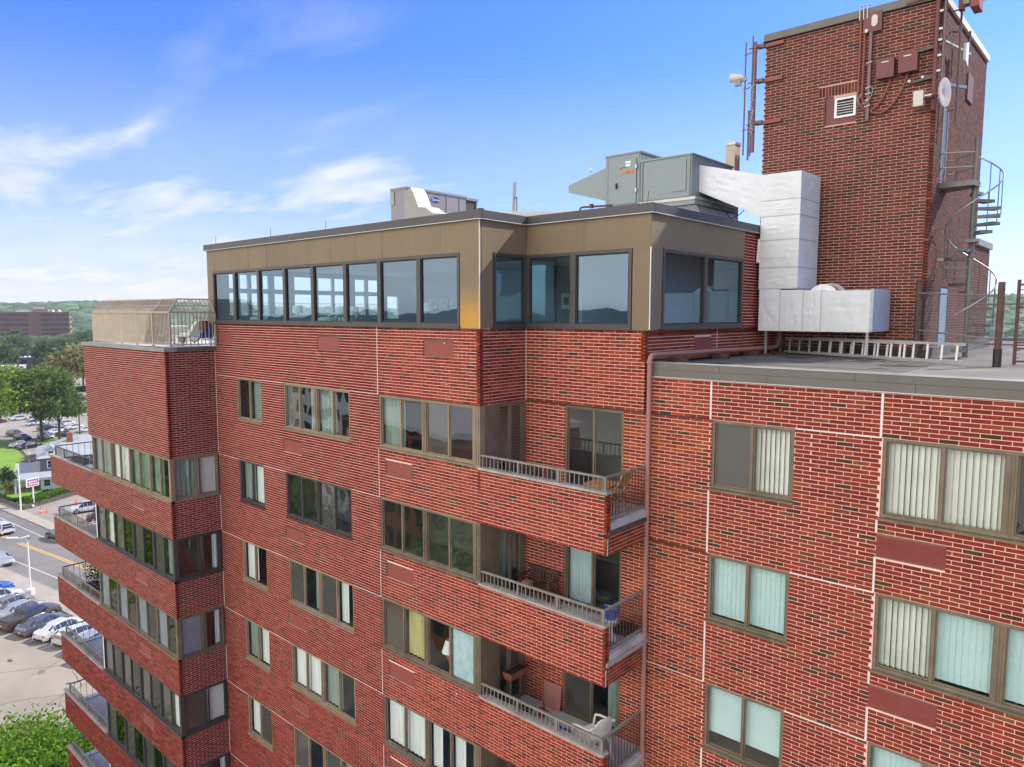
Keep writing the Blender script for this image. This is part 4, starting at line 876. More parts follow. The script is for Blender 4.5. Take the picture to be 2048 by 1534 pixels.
# ------------------------------------------------------------------ balconies on the right
def balcony(f):
    dz = -H*f
    z = -3.55+dz
    m = MB(); m.box(.0, 3.46, .14, YD, z-.14, z); s = m.build('balcony_slab', 'slab', bld)
    m = MB(); m.box(3.40, 3.50, .13, YD-.01, z-.16, z-.02); m.build('slab_edge', 'slab', s)
    m = MB(); m.box(3.44, 3.53, .02, YD-.01, z-.245, z-.165); m.build('gutter', 'raildk' if f == 0 else 'ledge', s)
    MB().box(-.02, 3.51, -.06, .15, -2.965+dz, -2.915+dz).build('parapet_coping', 'ledge', bld)
    # railing
    r0, r1, yr, zt = -.13+.06, 3.42, .03, -2.62+dz
    m = MB(); m.box(r0-.02, r1+.025, yr-.025, yr+.025, zt-.04, zt); rail = m.build('railing', 'rail', bld)
    m = MB(); m.box(r1-.025, r1+.025, yr+.026, YD-.0, zt-.041, zt-.001); m.build('top_rail', 'rail', rail)
    for x in (r0, 1.13, 2.24, r1):
        w = .035 if x > 2.2 or x < 1 else .026
        MB().box(x-w/2-.008, x+w/2+.008, yr-.02, yr+.02, -2.915+dz, zt-.041).build('post', 'rail', rail)
    for x in np.arange(r0+.13, r1-.05, .118):
        if min(abs(x-1.13), abs(x-2.24)) < .05: continue
        MB().box(x-.008, x+.008, yr-.008, yr+.008, -2.915+dz, zt-.041).build('baluster', 'rail', rail)
    MB().box(r1-.018, r1+.018, .16, YD-.02, z+.045, z+.085).build('bottom_rail', 'rail', rail)
    for y in np.arange(.17, YD-.06, .118): MB().box(r1-.008, r1+.008, y-.008, y+.008, z+.086, zt-.042).build('baluster', 'rust', rail)
    # glazing: sliding door in the back wall, glazed side wall
    window(P2, 1.201, 2.80, -3.53+dz, -1.53+dz, [['dark', 'dark'], ['sh', 'dark'], ['scr', 'hg'], ['dark', 'cg'], ['dark', 'dark'], ['dark', 'dark']][f], ['fold', 'fold', 'fold'][f % 3], name='balcony_door', sill=False, rd=1.1, fw_=.05)
    window(S0, .62, 1.52, -3.53+dz, -1.53+dz, [['dark', 'scr'], ['cg', 'dark'], ['dark', 'hw'], ['dark', 'dark'], ['dark', 'dark'], ['dark', 'dark']][f], 'fold', name='side_door', sill=False, room=False, fw_=.05)
    m = MB(); m.lbox(S0, .0, .62, -3.55+dz, -1.512+dz, -.06, .0); m.build('side_panel', 'fold', bld)
    MB().box(-.06, .0, 1.53, YD, -3.55+dz, -1.512+dz).build('side_panel', 'fold', bld)
    MB().box(.0, 3.3, .16, YD, -1.49+dz, -1.45+dz).build('balcony_soffit', 'slab', bld) if f else None
for f in range(0, 5): balcony(f)
for f in range(0, 5):   # inner room behind the side door
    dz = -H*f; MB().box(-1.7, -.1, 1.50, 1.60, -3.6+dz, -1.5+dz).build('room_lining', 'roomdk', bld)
# dark low heaters behind the first balcony rail
for k, (x0, x1) in enumerate([(.18, .50), (.75, 1.02)]): MB().box(x0, x1, YD-.20, YD-.02, -3.5, -3.12).build('wall_heater', 'raildk', bld)

# left tower balconies
def lbalcony(f):
    dz = -H*f; ztp = -5.66+dz; z = -6.30+dz
    m = MB(); m.box(-24.84, -19.72, YLT+.12, 1.3, z-.15, z); m.build('balcony_slab', 'slab', bld)
    rm = ('raildk', 'rail', 'rail', 'rail', 'rail', 'rail')[f]
    rm2 = 'raildk'
    zt = -5.20+dz
    m = MB(); m.box(-24.35, -19.74, YLT+.03, YLT+.08, zt-.04, zt); rail = m.build('railing', rm, bld)
    for x in (-24.33, -23.2, -22.05, -20.9, -19.77): MB().box(x-.03, x+.03, YLT+.035, YLT+.075, ztp+.05, zt-.041).build('post', rm, rail)
    for x in np.arange(-24.2, -19.85, .13): MB().box(x-.009, x+.009, YLT+.046, YLT+.064, ztp+.05, zt-.041).build('baluster', rm, rail)
    MB().box(-24.36, -24.31, YLT+.081, 1.3, zt-.041, zt-.001).build('top_rail', rm2, rail); MB().box(-24.35, -24.32, YLT+.12, 1.3, z+.06, z+.09).build('bottom_rail', rm2, rail)
    for y in np.arange(YLT+.25, 1.28, .24): MB().box(-24.342, -24.328, y-.007, y+.007, z+.09, zt-.042).build('baluster', rm2, rail)
    MB().box(-19.72, -19.63, YLT+.02, 1.3, z, -4.2+dz).build('partition_wall', 'white' if f % 2 else 'siding', bld)
for f in range(0, 6): lbalcony(f)

# beige roof terrace railing: upright pickets with an inward leaning top
rt_ = thing('terrace_railing', (-15.8, -1.0, -.55), 'beige steel picket railing with inward sloping top on the left tower roof', 'railing')
xs = [-19.1, -17.72, -16.35, -15.0, -13.68, -12.36]
m = MB(); m.bar((-19.15, -1.55, .60), (-12.33, -1.55, .60), .05, .05); m.build('top_rail', 'railb', rt_); MB().bar((-19.15, -1.55, -.46), (-12.33, -1.55, -.46), .04, .04).build('bottom_rail', 'railb', rt_); MB().bar((-19.1, -1.17, 1.03), (-12.72, -1.17, 1.03), .045, .045).build('upper_rail', 'railb', rt_)
MB().bar((-12.36, -1.55, .60), (-12.36, -.02, .60), .05, .05).build('top_rail', 'railb', rt_); MB().bar((-12.36, -1.55, -.46), (-12.36, -.02, -.46), .04, .04).build('bottom_rail', 'railb', rt_); MB().bar((-12.72, -1.17, 1.03), (-12.72, -.02, 1.03), .045, .045).build('upper_rail', 'railb', rt_)
MB().bar((-19.1, -1.36, .82), (-12.5, -1.36, .82), .02, .02).build('middle_rail', 'railb', rt_); MB().bar((-12.54, -1.36, .82), (-12.54, -.02, .82), .02, .02).build('middle_rail', 'railb', rt_)
for x in xs: MB().bar((x, -1.55, -.55), (x, -1.55, .60), .055, .055).build('post', 'railb', rt_); MB().bar((x, -1.55, .60), (x-(.36 if x > -12.5 else 0), -1.17, 1.03), .045, .05).build('sloping_post', 'railb', rt_)
MB().bar((-12.36, -.05, -.55), (-12.36, -.05, .60), .05, .05).build('post', 'railb', rt_); MB().bar((-12.36, -.05, .6), (-12.72, -.05, 1.03), .045, .05).build('sloping_post', 'railb', rt_)
for x in np.arange(-19.0, -12.45, .105):
    MB().bar((x, -1.55, -.46), (x, -1.55, .58), .026, .026).build('picket', 'railb', rt_); MB().bar((x, -1.55, .60), (x-.02, -1.17, 1.03), .026, .026).build('picket', 'railb', rt_)
for y in np.arange(-1.42, -.06, .128):
    MB().bar((-12.36, y, -.46), (-12.36, y, .58), .022, .022).build('picket', 'railb', rt_); MB().bar((-12.36, y, .60), (-12.72, y, 1.03), .022, .022).build('picket', 'railb', rt_)
# west side of the terrace railing, seen through the penthouse end windows
rt2_ = thing('terrace_railing', (-19.3, 6, -.55), 'beige picket railing on the far edge of the roof terrace, seen through the near railing', 'railing')
MB().bar((-19.3, -1.4, .60), (-19.3, 12.6, .60), .05, .05).build('top_rail', 'railb', rt2_); MB().bar((-19.0, -1.1, 1.03), (-19.0, 12.6, 1.03), .045, .045).build('upper_rail', 'railb', rt2_); MB().bar((-19.3, -1.4, -.46), (-19.3, 12.6, -.46), .04, .04).build('bottom_rail', 'railb', rt2_)
for y in np.arange(-1.2, 12.6, .16): MB().bar((-19.3, y, -.46), (-19.3, y, .6), .018, .018).build('picket', 'railb', rt2_); MB().bar((-19.3, y, .6), (-19.0, y, 1.03), .018, .018).build('picket', 'railb', rt2_)
# loungers on the terrace
def lounger(x, y, rz, mat, label, up_=50, group='loungers on the roof terrace'):
    o = thing('lounger', (x, y, -.6), label, 'lounger', group, rz)
    def B(name, f, mt): f.build(name, mt, o, local=True)
    a = R(up_); h = .30
    B('seat', MB().hexa([(0, -.28, h), (1.1, -.28, h), (1.1, .28, h), (0, .28, h), (0, -.28, h+.035), (1.1, -.28, h+.035), (1.1, .28, h+.035), (0, .28, h+.035)]), mat)
    c, s = math.cos(a)*.75, math.sin(a)*.75
    B('backrest', MB().hexa([(0, -.28, h), (0, .28, h), (-c, .28, h+s), (-c, -.28, h+s), (.035, -.28, h+.02), (.035, .28, h+.02), (-c+.035, .28, h+s+.02), (-c+.035, -.28, h+s+.02)]), mat)
    for sy in (-.3, .3): B('side_rail', MB().bar((-c, sy, h+s), (0, sy, h+.01), .035).bar((0, sy, h+.01), (1.12, sy, h+.01), .035), 'plastw')
    for px in (.05, .95):
        for sy in (-.3, .3): B('leg', MB().bar((px, sy, 0), (px, sy, h), .035), 'plastw')
    return o
lounger(-13.5, .15, 3.5, 'blue', 'white lounger with raised blue backrest near the corner of the terrace', 58)
lounger(-14.9, 2.6, 3.4, 'plastw', 'white lounger lying near the middle of the terrace railing', 35); lounger(-15.9, .9, 3.3, 'curtg', 'dark grey lounger, rightmost of the grey loungers behind the railing', 46)
lounger(-17.2, .5, 3.3, 'plastw', 'pale slatted lounger behind the fourth railing bay', 30); lounger(-18.3, .2, 3.3, 'curtg', 'grey slatted lounger behind the third railing bay', 32); lounger(-18.6, 2.1, 3.2, 'plastw', 'pale lounger near the far left of the terrace', 38)
lounger(-13.6, 3.3, 3.5, 'blue', 'white and blue lounger beside the penthouse wall on the terrace', 20)
o = thing('meter_box', (-12.75, -.30, -.25), 'small brown box with black hose on the terrace wall corner', 'box'); MB().box(-12.9, -12.6, -.34, -.18, -.02, .32).build('box_body', 'redbox', o)
MB().tube([(-12.75, -.34, 0), (-12.72, -.42, -.25), (-12.95, -.5, -.42), (-13.2, -.5, -.34), (-13.3, -.5, -.2)], .02, 6).build('hose', 'black', o)
o = thing('planter_pot', (-13.3, -.75, -.6), 'small grey pot on feet on the terrace near the wall', 'pot'); MB().lathe((-13.3, -.75, -.42), [(.001, 0), (.09, 0), (.11, .2), (.001, .2)], 12).build('pot_body', 'copingl', o)
for dx_ in (-.06, .06): MB().box(-13.3+dx_-.015, -13.3+dx_+.015, -.77, -.73, -.6, -.42).build('foot', 'white', o)

# ------------------------------------------------------------------ rooftop plant
# packaged air conditioner behind the penthouse parapet
ac = thing('rooftop_air_conditioner', (-6.0, 4.8, 2.74), 'grey packaged air conditioner with blue oval badge on the penthouse roof', 'air conditioner')
X0, X1, Y0, Y1, ZT = -6.72, -6.0, 2.97, 6.07, 4.38
MB().box(X0, X1, Y0, Y1-.55, 2.76, ZT-.03).build('cabinet', 'acgrey', ac); MB().box(X0-.03, X1+.03, Y0-.02, Y1-.54, ZT-.03, ZT+.03).build('lid', 'acgrey', ac)
MB().box(X0+.05, X1-.03, Y1-.545, Y1-.06, 2.8, ZT-.08).build('condenser_coil', 'acdark', ac)
for x in (X0+.02, X1-.02): MB().box(x-.03, x+.03, Y1-.06, Y1, 2.8, ZT-.03).build('corner_post', 'galv', ac)
MB().box(X0, X1+.02, Y1-.54, Y1+.02, ZT-.08, ZT+.0).build('top_frame', 'acgrey', ac); MB().box(X1-.02, X1-.01, Y1-.5, Y1-.1, 3.9, 3.93).build('coil_bar', 'white', ac)
fa = Fr((X1, 0, 0), (0, 1, 0), (1, 0, 0))
MB().lbox(fa, Y0+.9, Y1-.58, 3.45, 3.52, 0, .04).build('ledge_trim', 'acdark', ac)
MB().lbox(fa, 4.62, 4.63, 3.2, ZT-.03, 0, .012).build('panel_seam', 'acdark', ac); MB().lbox(fa, 5.2, 5.21, 3.2, ZT-.03, 0, .012).build('panel_seam', 'acdark', ac)
m = MB(); m.quad([(X1+.012, 4.17+.19*math.cos(2*math.pi*k/24), 4.14+.085*math.sin(2*math.pi*k/24)) for k in range(24)]); m.build('badge', 'navy', ac)
text_mesh('badge_lettering', 'Carrier', .115, 'white', ac, (X1+.018, 4.17, 4.14), (0, 1, 0), (0, 0, 1))
for y, z, w in ((3.98, 3.72, .12), (4.42, 3.68, .15)): MB().lbox(fa, y-w/2, y+w/2, z-.035, z+.035, 0, .006).build('data_label', 'white', ac)
MB().lbox(fa, 4.9, 5.02, 3.45, 3.62, 0, .006).build('data_label', 'white', ac)
MB().box(X0+.0, X0+.18, Y0-.03, Y0-.001, 3.9, 4.3).build('data_label', 'copingl', ac)
# white duct shroud wrapping the near corner
prof = [(-6.06, 2.76), (-6.06, 4.29), (-5.74, 4.32), (-5.62, 4.18), (-5.39, 3.73), (-5.08, 3.69), (-4.77, 3.50), (-3.95, 3.39), (-3.0, 3.2), (-3.0, 2.76)]
sh = MB(); sh.prism([(x, 2.95, z) for x, z in prof], (0, .475, 0)); sh.build('duct_shroud', 'copingl', ac)
sh = MB()
for (a, b), (c, d) in zip(prof[2:-2], prof[3:-1]): sh.hexa([(a, 2.93, b), (c, 2.93, d), (c, 3.43, d), (a, 3.43, b), (a+.02, 2.93, b+.03), (c+.02, 2.93, d+.03), (c+.02, 3.43, d+.03), (a+.02, 3.43, b+.03)])
sh.build('shroud_membrane', 'white', ac)
o = tag(MB().prism([(-7.6, 2.6, 2.76), (-5.6, 1.2, 2.76), (-.4, 1.2, 2.76), (2.2, 3.2, 2.76), (1.5, 7, 2.76), (-5.2, 7, 2.76)], (0, 0, .22)).build('membrane_mound', 'whitemem'), 'low white roof membrane build-up beside the grey air conditioner', 'roof cover')
# slim antenna
o = thing('panel_antenna', (-3.6, 5.2, 2.74), 'slim white panel antenna on a short mast between the rooftop units', 'antenna')
q = Vector((-3.6, 5.2, 0)); MB().bar((-3.62, 5.2, 3.6), (-3.56, 5.2, 4.55), .09, .05).build('radome', 'copingl', o); MB().tube([(-3.48, 5.2, 2.74), (-3.48, 5.2, 4.1)], .02, 6).build('mast', 'mauve', o); MB().bar((-3.6, 5.2, 4.08), (-3.46, 5.2, 4.08), .03).build('bracket', 'mauve', o)
# grey-green air handling unit
ah = thing('air_handling_unit', (0.4, 7.4, 2.74), 'grey green sheet metal air handler with sloping intake hood on the penthouse roof', 'air handler')
Yh, Yb = 6.3, 8.75
def rbox(name, x0, x1, y0, y1, z0, z1, mt='ahu', lid=True):
    b = MB().box(x0, x1, y0, y1, z0, z1).build(name, mt, ah)
    if lid: MB().box(x0-.03, x1+.03, y0-.03, y1+.03, z1, z1+.045).build('lid', mt, ah)
    return b
c1 = rbox('cabinet', -.99, .17, Yh, 8.0, 3.50, 5.08); c2 = rbox('cabinet', .173, 1.76, Yh+.02, Yb, 3.72, 4.80)
MB().box(.16, 1.9, Yh-.02, Yb+.03, 3.62, 3.70).build('base_frame', 'galv', ah); MB().box(.16, 1.88, Yh, Yb, 3.50, 3.615).build('base_frame', 'ahu', ah)
MB().hexa([(.5, 6.6, 3.05), (2.05, 6.6, 3.05), (2.05, 8.9, 3.05), (.5, 8.9, 3.05), (.35, 6.42, 3.49), (1.85, 6.42, 3.49), (1.85, 8.7, 3.49), (.35, 8.7, 3.49)]).build('transition_curb', 'galv', ah); MB().box(.45, 2.1, 6.55, 8.95, 2.75, 3.045).build('roof_curb', 'coping', ah)
MB().box(-1.0, .2, 6.32, 8.0, 2.76, 3.495).build('roof_curb', 'ahu', ah)
hd = MB(); hd.prism([(-.995, Yh+.05, 4.82), (-.995, Yh+.05, 3.86), (-2.38, Yh+.05, 4.24), (-2.38, Yh+.05, 4.46)], (0, 1.4, 0)); hd.build('intake_hood', 'ahu', ah)
MB().box(-2.42, -2.36, Yh+.04, Yh+1.5, 4.43, 4.49).build('hood_lip', 'galv', ah); MB().lathe((-1.62, Yh+.1, 4.77), [(.001, 0), (.05, .01), (.06, .06), (.03, .11), (.001, .12)], 10).build('lamp', 'ant', ah)
dr = MB().box(-.62, .06, Yh-.035, Yh-.002, 3.70, 4.95).build('access_door', 'ahu', ah)
for z in (4.05, 4.7): MB().box(.04, .10, Yh-.07, Yh-.036, z-.05, z+.05).build('hinge', 'galv', dr)
MB().box(-.60, -.56, Yh-.09, Yh-.036, 4.15, 4.3).build('latch', 'black', dr)
MB().box(1.15, 1.60, Yh-.004, Yh+.018, 3.88, 4.72).build('access_panel', 'ahu', ah)
for z in np.arange(3.92, 4.72, .1):
    for x in (1.165, 1.585): MB().box(x-.008, x+.008, Yh-.012, Yh-.005, z-.008, z+.008).build('bolt', 'galv', ah)
for x in (-.93, .12, .23, 1.70): MB().box(x-.02, x+.02, Yh-.012, Yh+.0 if x < .17 else Yh+.019, 3.74 if x > .17 else 3.52, 4.79 if x > .17 else 5.07).build('corner_flange', 'ahu', ah)
text_mesh('orange_lettering', 'PREMIER', .125, 'orange', ah, (-.22, Yh-.042, 4.58), (1, 0, 0), (0, 0, 1), squash=1.05, bold=.003)
sw = MB(); pts = [(-.50+.035*k, 4.665+.045*math.sin(math.pi*k/9)) for k in range(8)]
for (a, b), (c, d) in zip(pts[:-1], pts[1:]): sw.quad([(a, Yh-.042, b), (c, Yh-.042, d), (c, Yh-.042, d+.018), (a, Yh-.042, b+.018)])
sw.build('swoosh_mark', 'black', ah)
MB().box(-.30, -.12, Yh-.04, Yh-.036, 4.83, 4.88).build('data_label', 'white', ah); MB().box(-.28, -.14, Yh-.04, Yh-.036, 4.74, 4.80).build('data_label', 'white', ah)
for x, y, z in ((-.45, Yh+.1, 5.125), (1.35, Yh+.3, 4.845), (.4, 7.2, 4.845)): MB().box(x-.04, x+.04, y-.03, y+.03, z, z+.04).build('lifting_lug', 'galv', ah)
o = thing('flue_box', (1.3, 9.6, 2.74), 'pale square flue stack rising behind the air handler', 'flue'); MB().box(1.22, 1.52, 9.4, 9.75, 2.75, 5.68).build('stack', 'beige', o); MB().box(1.2, 1.54, 9.38, 9.77, 5.62, 5.70).build('cap', 'galv', o)
o = thing('gas_pipe', (-1.4, 6.0, 2.74), 'thin rusty gas pipe with elbow running into the air handler base', 'pipe'); MB().tube([(-1.62, 5.9, 2.74), (-1.62, 5.9, 3.60), (-1.60, 5.9, 3.66), (-1.52, 5.9, 3.68), (-.72, 6.25, 3.70)], .03, 8).build('pipe_run', 'rust', o, smooth=True); MB().box(-1.3, -1.22, 5.93, 6.03, 3.64, 3.76).build('valve', 'rust', o)
o = thing('sag_cable', (1.9, 8.0, 3.3), 'thin black cable sagging from the air handler to the duct', 'cable'); MB().tube([(1.8, 8.3, 3.5), (2.2, 7.8, 3.22), (2.7, 7.3, 3.25), (3.3, 6.95, 3.6)], .012, 5).build('cable_run', 'black', o)
# insulated duct
du = thing('insulated_duct', (4.6, 7.5, -.5), 'silver white wrapped duct descending from the air handler to the roof deck', 'duct')
def wobble_box(name, P, mat, nx=10, nz=10, amp=.012, seed=0):
    """box with slightly bellied faces: P are the 8 corners as for hexa"""
    g = np.random.default_rng(seed); m = MB(); P = [Vector(p) for p in P]; ctr = sum(P, Vector())/8
    for q in ((0, 1, 5, 4), (1, 2, 6, 5), (2, 3, 7, 6), (3, 0, 4, 7), (4, 5, 6, 7), (0, 3, 2, 1)):
        a, b, c, d = (P[i] for i in q); nrm = (b-a).cross(d-a).normalized()
        W_ = [[0]*(nx+1) for _ in range(nz+1)]
        for j in range(nz+1):
            for i in range(nx+1):
                u, v = i/nx, j/nz; e = math.sin(math.pi*u)*math.sin(math.pi*v)
                p = a.lerp(b, u).lerp(d.lerp(c, u), v); W_[j][i] = p+nrm*(amp*(e**.5*.8+e*g.normal()*.45))
        for j in range(nz):
            for i in range(nx): m.quad([W_[j][i], W_[j][i+1], W_[j+1][i+1], W_[j+1][i]])
    return m.build(name, mat, du, smooth=30)
def bxp(x0, x1, y0, y1, z0, z1): return [(x0, y0, z0), (x1, y0, z0), (x1, y1, z0), (x0, y1, z0), (x0, y0, z1), (x1, y0, z1), (x1, y1, z1), (x0, y1, z1)]
DY0, DY1 = 6.8, 8.15
wobble_box('duct_section', [(1.72, 6.75, 3.90), (3.50, DY0, 3.07), (3.50, DY1, 3.07), (1.72, 8.1, 3.90), (1.72, 6.75, 4.60), (3.50, DY0, 4.12), (3.50, DY1, 4.12), (1.72, 8.1, 4.60)], 'duct', seed=1, amp=.03)
cuts = [1.22, 1.75, 2.45, 3.05, 3.45, 4.12]
for k, (a, b) in enumerate(zip(cuts[:-1], cuts[1:])):
    wobble_box('duct_section', bxp(3.50, 4.50, DY0, DY1, a+.004, b-.004), 'duct', seed=10+k, amp=.014)
    MB().box(3.49, 4.51, DY0-.008, DY1, a-.012, a+.012).build('seam_band', 'ductline', du)
cx_ = [3.52, 4.08, 4.66, 5.1, 6.24]
for k, (a, b) in enumerate(zip(cx_[:-1], cx_[1:])):
    y1 = DY1; P = bxp(a+.004, b-.004, DY0, y1, .14, 1.215 if k == 0 else 1.20-.02*k)
    wobble_box('duct_section', P, 'duct', seed=20+k, amp=.016)
    MB().box(b-.012, b+.012, DY0-.010, y1, .13, 1.19-.02*k).build('seam_band', 'ductline', du) if k < 3 else None
MB().box(6.23, 6.30, DY0-.01, DY1+.06, .16, 1.17).build('end_flange', 'ductline', du)
MB().box(3.56, 4.2, DY0-.022, DY0-.003, 2.0, 2.35).build('patch', 'duct', du); MB().hexa([(3.42, 6.78, 1.9), (3.5, 6.78, 1.9), (3.5, 6.9, 1.9), (3.42, 6.9, 1.9), (3.45, 6.78, 2.5), (3.5, 6.78, 2.5), (3.5, 6.9, 2.5), (3.45, 6.9, 2.5)]).build('loose_wrap', 'white', du)
MB().lathe((5.0, 7.2, .92), [(.001, 0.), (.40, 0.), (.40, .0)], 20, (0, 1, 0)).build('fan_disc', 'white', du)
MB().lathe((5.0, 7.2, .90), [(.40, 0), (.40, .5), (.46, .5), (.46, .62), (.001, .62)], 24, (0, 1, 0)).build('fan_collar', 'galv', du, smooth=True)
for x, y, b in ((3.66, 7.0, 1), (3.66, 8.0, 0), (5.30, 8.0, 0), (6.17, 6.9, 1)):
    lg = MB().box(x-.03, x+.03, y-.02, y+.02, -.46, .14).build('leg', 'galv' if b else 'mauve', du)
    for k in range(8): MB().box(x-.008, x+.008, y-.024, y-.0205, -.42+k*.068, -.395+k*.068).build('slot', 'rust', lg)
    MB().box(x-.22, x+.22, y-.12, y+.12, -.498, -.455).build('sleeper_block', 'dkwood', du)
# ladders lying on edge on the roof
def ladder(p0, p1, lean, w, n, label):
    o = thing('ladder', ((p0[0]+p1[0])/2, (p0[1]+p1[1])/2, -.49), label, 'ladder', 'aluminium ladders on the roof deck')
    a, b = Vector(p0), Vector(p1); u = Vector(lean)*w
    MB().bar(a, b, .03, .055).build('side_rail', 'alu', o); MB().bar(a+u, b+u, .03, .055).build('side_rail', 'alu', o)
    for k in range(n):
        q = a.lerp(b, (k+.5)/n); MB().bar(q+u*.04, q+u*.96, .04, .03).build('rung', 'alu', o)
    return o
ladder((3.75, 8.05, -.44), (7.25, 6.35, -.44), (.02, .12, 1.), .36, 11, 'shorter aluminium ladder on edge, its left end under the duct')
ladder((4.6, 7.85, -.43), (8.35, 5.95, -.43), (.02, .12, 1.), .37, 12, 'longer aluminium ladder on edge reaching the brown post at right')
# pipe along the flank wall and the long red pipe down the front
dp = thing('drainpipe', (3.50, 1.48, G), 'dusty red pipe from the roof edge elbow straight down the brick front', 'pipe')
pts = [(3.50, 1.47, G), (3.50, 1.47, -.42)]+[(3.50, 1.47+.14*(1-math.cos(t)), -.42+.14*math.sin(t)) for t in np.linspace(.2, math.pi/2, 6)]+[(3.52, 4.6, -.30), (3.55, 7.6, -.34)]
MB().tube(pts, .052, 14).build('pipe_run', 'redpipe', dp, smooth=60)
for z in (-.46, -2.9, -5.9, -8.9): MB().lathe((3.5, 1.47, z), [(.060, 0), (.068, .01), (.068, .05), (.060, .06)], 14).build('coupling', 'redpipe', dp)
for z in (-4.2, -7.2, -10.2): MB().box(3.42, 3.58, 1.50, 1.6, z, z+.03).build('wall_strap', 'rust', dp)
MB().tube([(3.55, 7.6, -.34), (3.6, 7.9, -.30), (3.62, 8.0, -.1), (3.62, 8.0, .3)], .055, 12).build('pipe_run', 'redpipe', dp, smooth=60)
for y in (2.6, 4.6, 6.4): MB().box(3.36, 3.76, y-.06, y+.06, -.498, -.37).build('sleeper_block', 'dkwood', dp)
o = thing('roof_cable', (5, 3, -.49), 'thin black cable wandering over the roof edge near the coping', 'cable')
m = MB(); rr = random.Random(9); pts = [(3.5+k*.35, 2.05+.10*math.sin(k*1.1)+rr.uniform(-.05, .05), -.482) for k in range(26)]; m.tube(pts, .011, 5); m.build('cable_run', 'black', o)

# spiral staircase
CX, CY, RS = 7.76, 9.42, .58
st = thing('spiral_stair', (CX, CY, -.5), 'grey steel spiral staircase climbing beside the brick roof tower', 'staircase')
MB().tube([(CX, CY, -.5), (CX, CY, 4.86)], .062, 14).build('centre_pole', 'stair', st, smooth=True)
NT = 20; zl = 3.80; rise = (zl+.48)/(NT+1)
def ang(k): return R(95-29*k)
for k in range(NT):
    z = zl-rise*(k+1); a0, a1 = ang(k)+R(15), ang(k)-R(15)
    p = [(CX+.06*math.cos(ang(k)+.5), CY+.06*math.sin(ang(k)+.5)), (CX+RS*math.cos(a0), CY+RS*math.sin(a0)), (CX+RS*math.cos(a1), CY+RS*math.sin(a1)), (CX+.06*math.cos(ang(k)-.5), CY+.06*math.sin(ang(k)-.5))]
    t_ = MB().prism([(x, y, z-.075) for x, y in p], (0, 0, .075)).build('tread', 'stair', st)
    q = (CX+RS*.97*math.cos(ang(k)), CY+RS*.97*math.sin(ang(k)))
    MB().tube([(*q, z), (*q, z+.90-.0)], .011, 5).build('baluster', 'stair', st)
hp = [(CX+RS*math.cos(ang(k)), CY+RS*math.sin(ang(k)), zl-rise*(k+1)+.90) for k in np.arange(-.3, NT, .25)]
MB().tube(hp, .019, 8).build('handrail', 'galv', st, smooth=True)
# landing and its rails
MB().prism([(7.04, 9.05, zl-.13), (7.80, 8.98, zl-.13), (7.86, 9.5, zl-.13), (7.04, 9.95, zl-.13)], (0, 0, .13)).build('landing', 'stair', st)
for z in (4.15, 4.50):
    MB().tube([(7.04, 9.08, z), (7.12, 9.02, z), (7.72, 9.38, z+.02)], .018, 6).build('guard_rail', 'copingl', st); MB().tube([(7.04, 9.95, z-.03), (7.2, 9.98, z-.04), (7.25, 9.95, z), (7.72, 9.5, z+.02)], .018, 6).build('guard_rail', 'copingl', st)
MB().tube([(7.25, 9.95, zl), (7.25, 9.95, 4.50)], .018, 6).build('guard_post', 'stair', st)
MB().box(7.05, 7.5, 9.3, 9.34, 1.92, 1.97).build('wall_bracket', 'galv', st)
# roof fence beside the stair: posts, rails and wire mesh
fn = thing('roof_fence', (8.0, 7.0, -.5), 'wire mesh roof fence with pale rails round the foot of the spiral stair', 'fence')
MB().tube([(6.93, 8.22, -.5), (6.93, 8.22, 1.38)], .07, 12).build('post', 'rust', fn, smooth=True)
for z in (1.05, .16): MB().tube([(6.93, 8.16, z+.03), (8.93, 5.86, z-.10)], .021, 8).build('rail', 'galv', fn)
MB().tube([(8.6, 8.6, -.5), (8.62, 8.6, .98)], .03, 8).build('post', 'stair', fn)
m = MB(); P0, P1_ = Vector((6.95, 8.15, -.45)), Vector((8.9, 5.88, -.45)); L = (P1_-P0).length; n = 34; hgt = 1.5
for s in (1, -1):
    for k in range(-n, n):
        a0 = k/n; a1 = a0+hgt/L*s; z0, z1 = 0, hgt
        if s > 0 and a1 < 0 or a0 > 1 and s > 0: continue
        def clampseg(a0, z0, a1, z1):
            if a0 > a1: a0, z0, a1, z1 = a1, z1, a0, z0
            if a1 <= 0 or a0 >= 1: return None
            if a0 < 0: z0 += (z1-z0)*(0-a0)/(a1-a0); a0 = 0
            if a1 > 1: z1 = z0+(z1-z0)*(1-a0)/(a1-a0); a1 = 1
            return a0, z0, a1, z1
        c = clampseg(a0, z0, a1, z1)
        if not c: continue
        m.tube([P0.lerp(P1_, c[0])+Vector((0, 0, c[1])), P0.lerp(P1_, c[2])+Vector((0, 0, c[3]))], .002, 3, cap=False)
w_ = m.build('wire_mesh', 'stair', fn); stuff(w_)
o = thing('brown_post', (8.95, 5.82, -.5), 'thick rusty brown post standing at the front corner of the roof fence', 'post')
MB().tube([(8.95, 5.82, -.5), (8.95, 5.82, 1.22)], .062, 14).build('post_shaft', 'rust', o, smooth=True); MB().tube([(8.95, 5.82, -.5), (8.95, 5.82, -.12)], .078, 14).build('sleeve', 'black', o, smooth=True)
for z in (1.05, .86, .16, -.02): MB().tube([(8.95, 5.82, z), (8.95, 5.82, z+.03)], .068, 12).build('clamp', 'rust', o)
sf = thing('steel_frame', (9.6, 7.4, -.5), 'rusty brown steel frame of posts and rails at the right edge of the roof', 'frame')
for x, y, z in ((9.10, 6.95, 1.30), (9.72, 7.4, 1.30), (10.6, 8.1, 1.30)): MB().tube([(x, y, -.49), (x, y, z)], .035, 8).build('post', 'rust', sf, smooth=True)
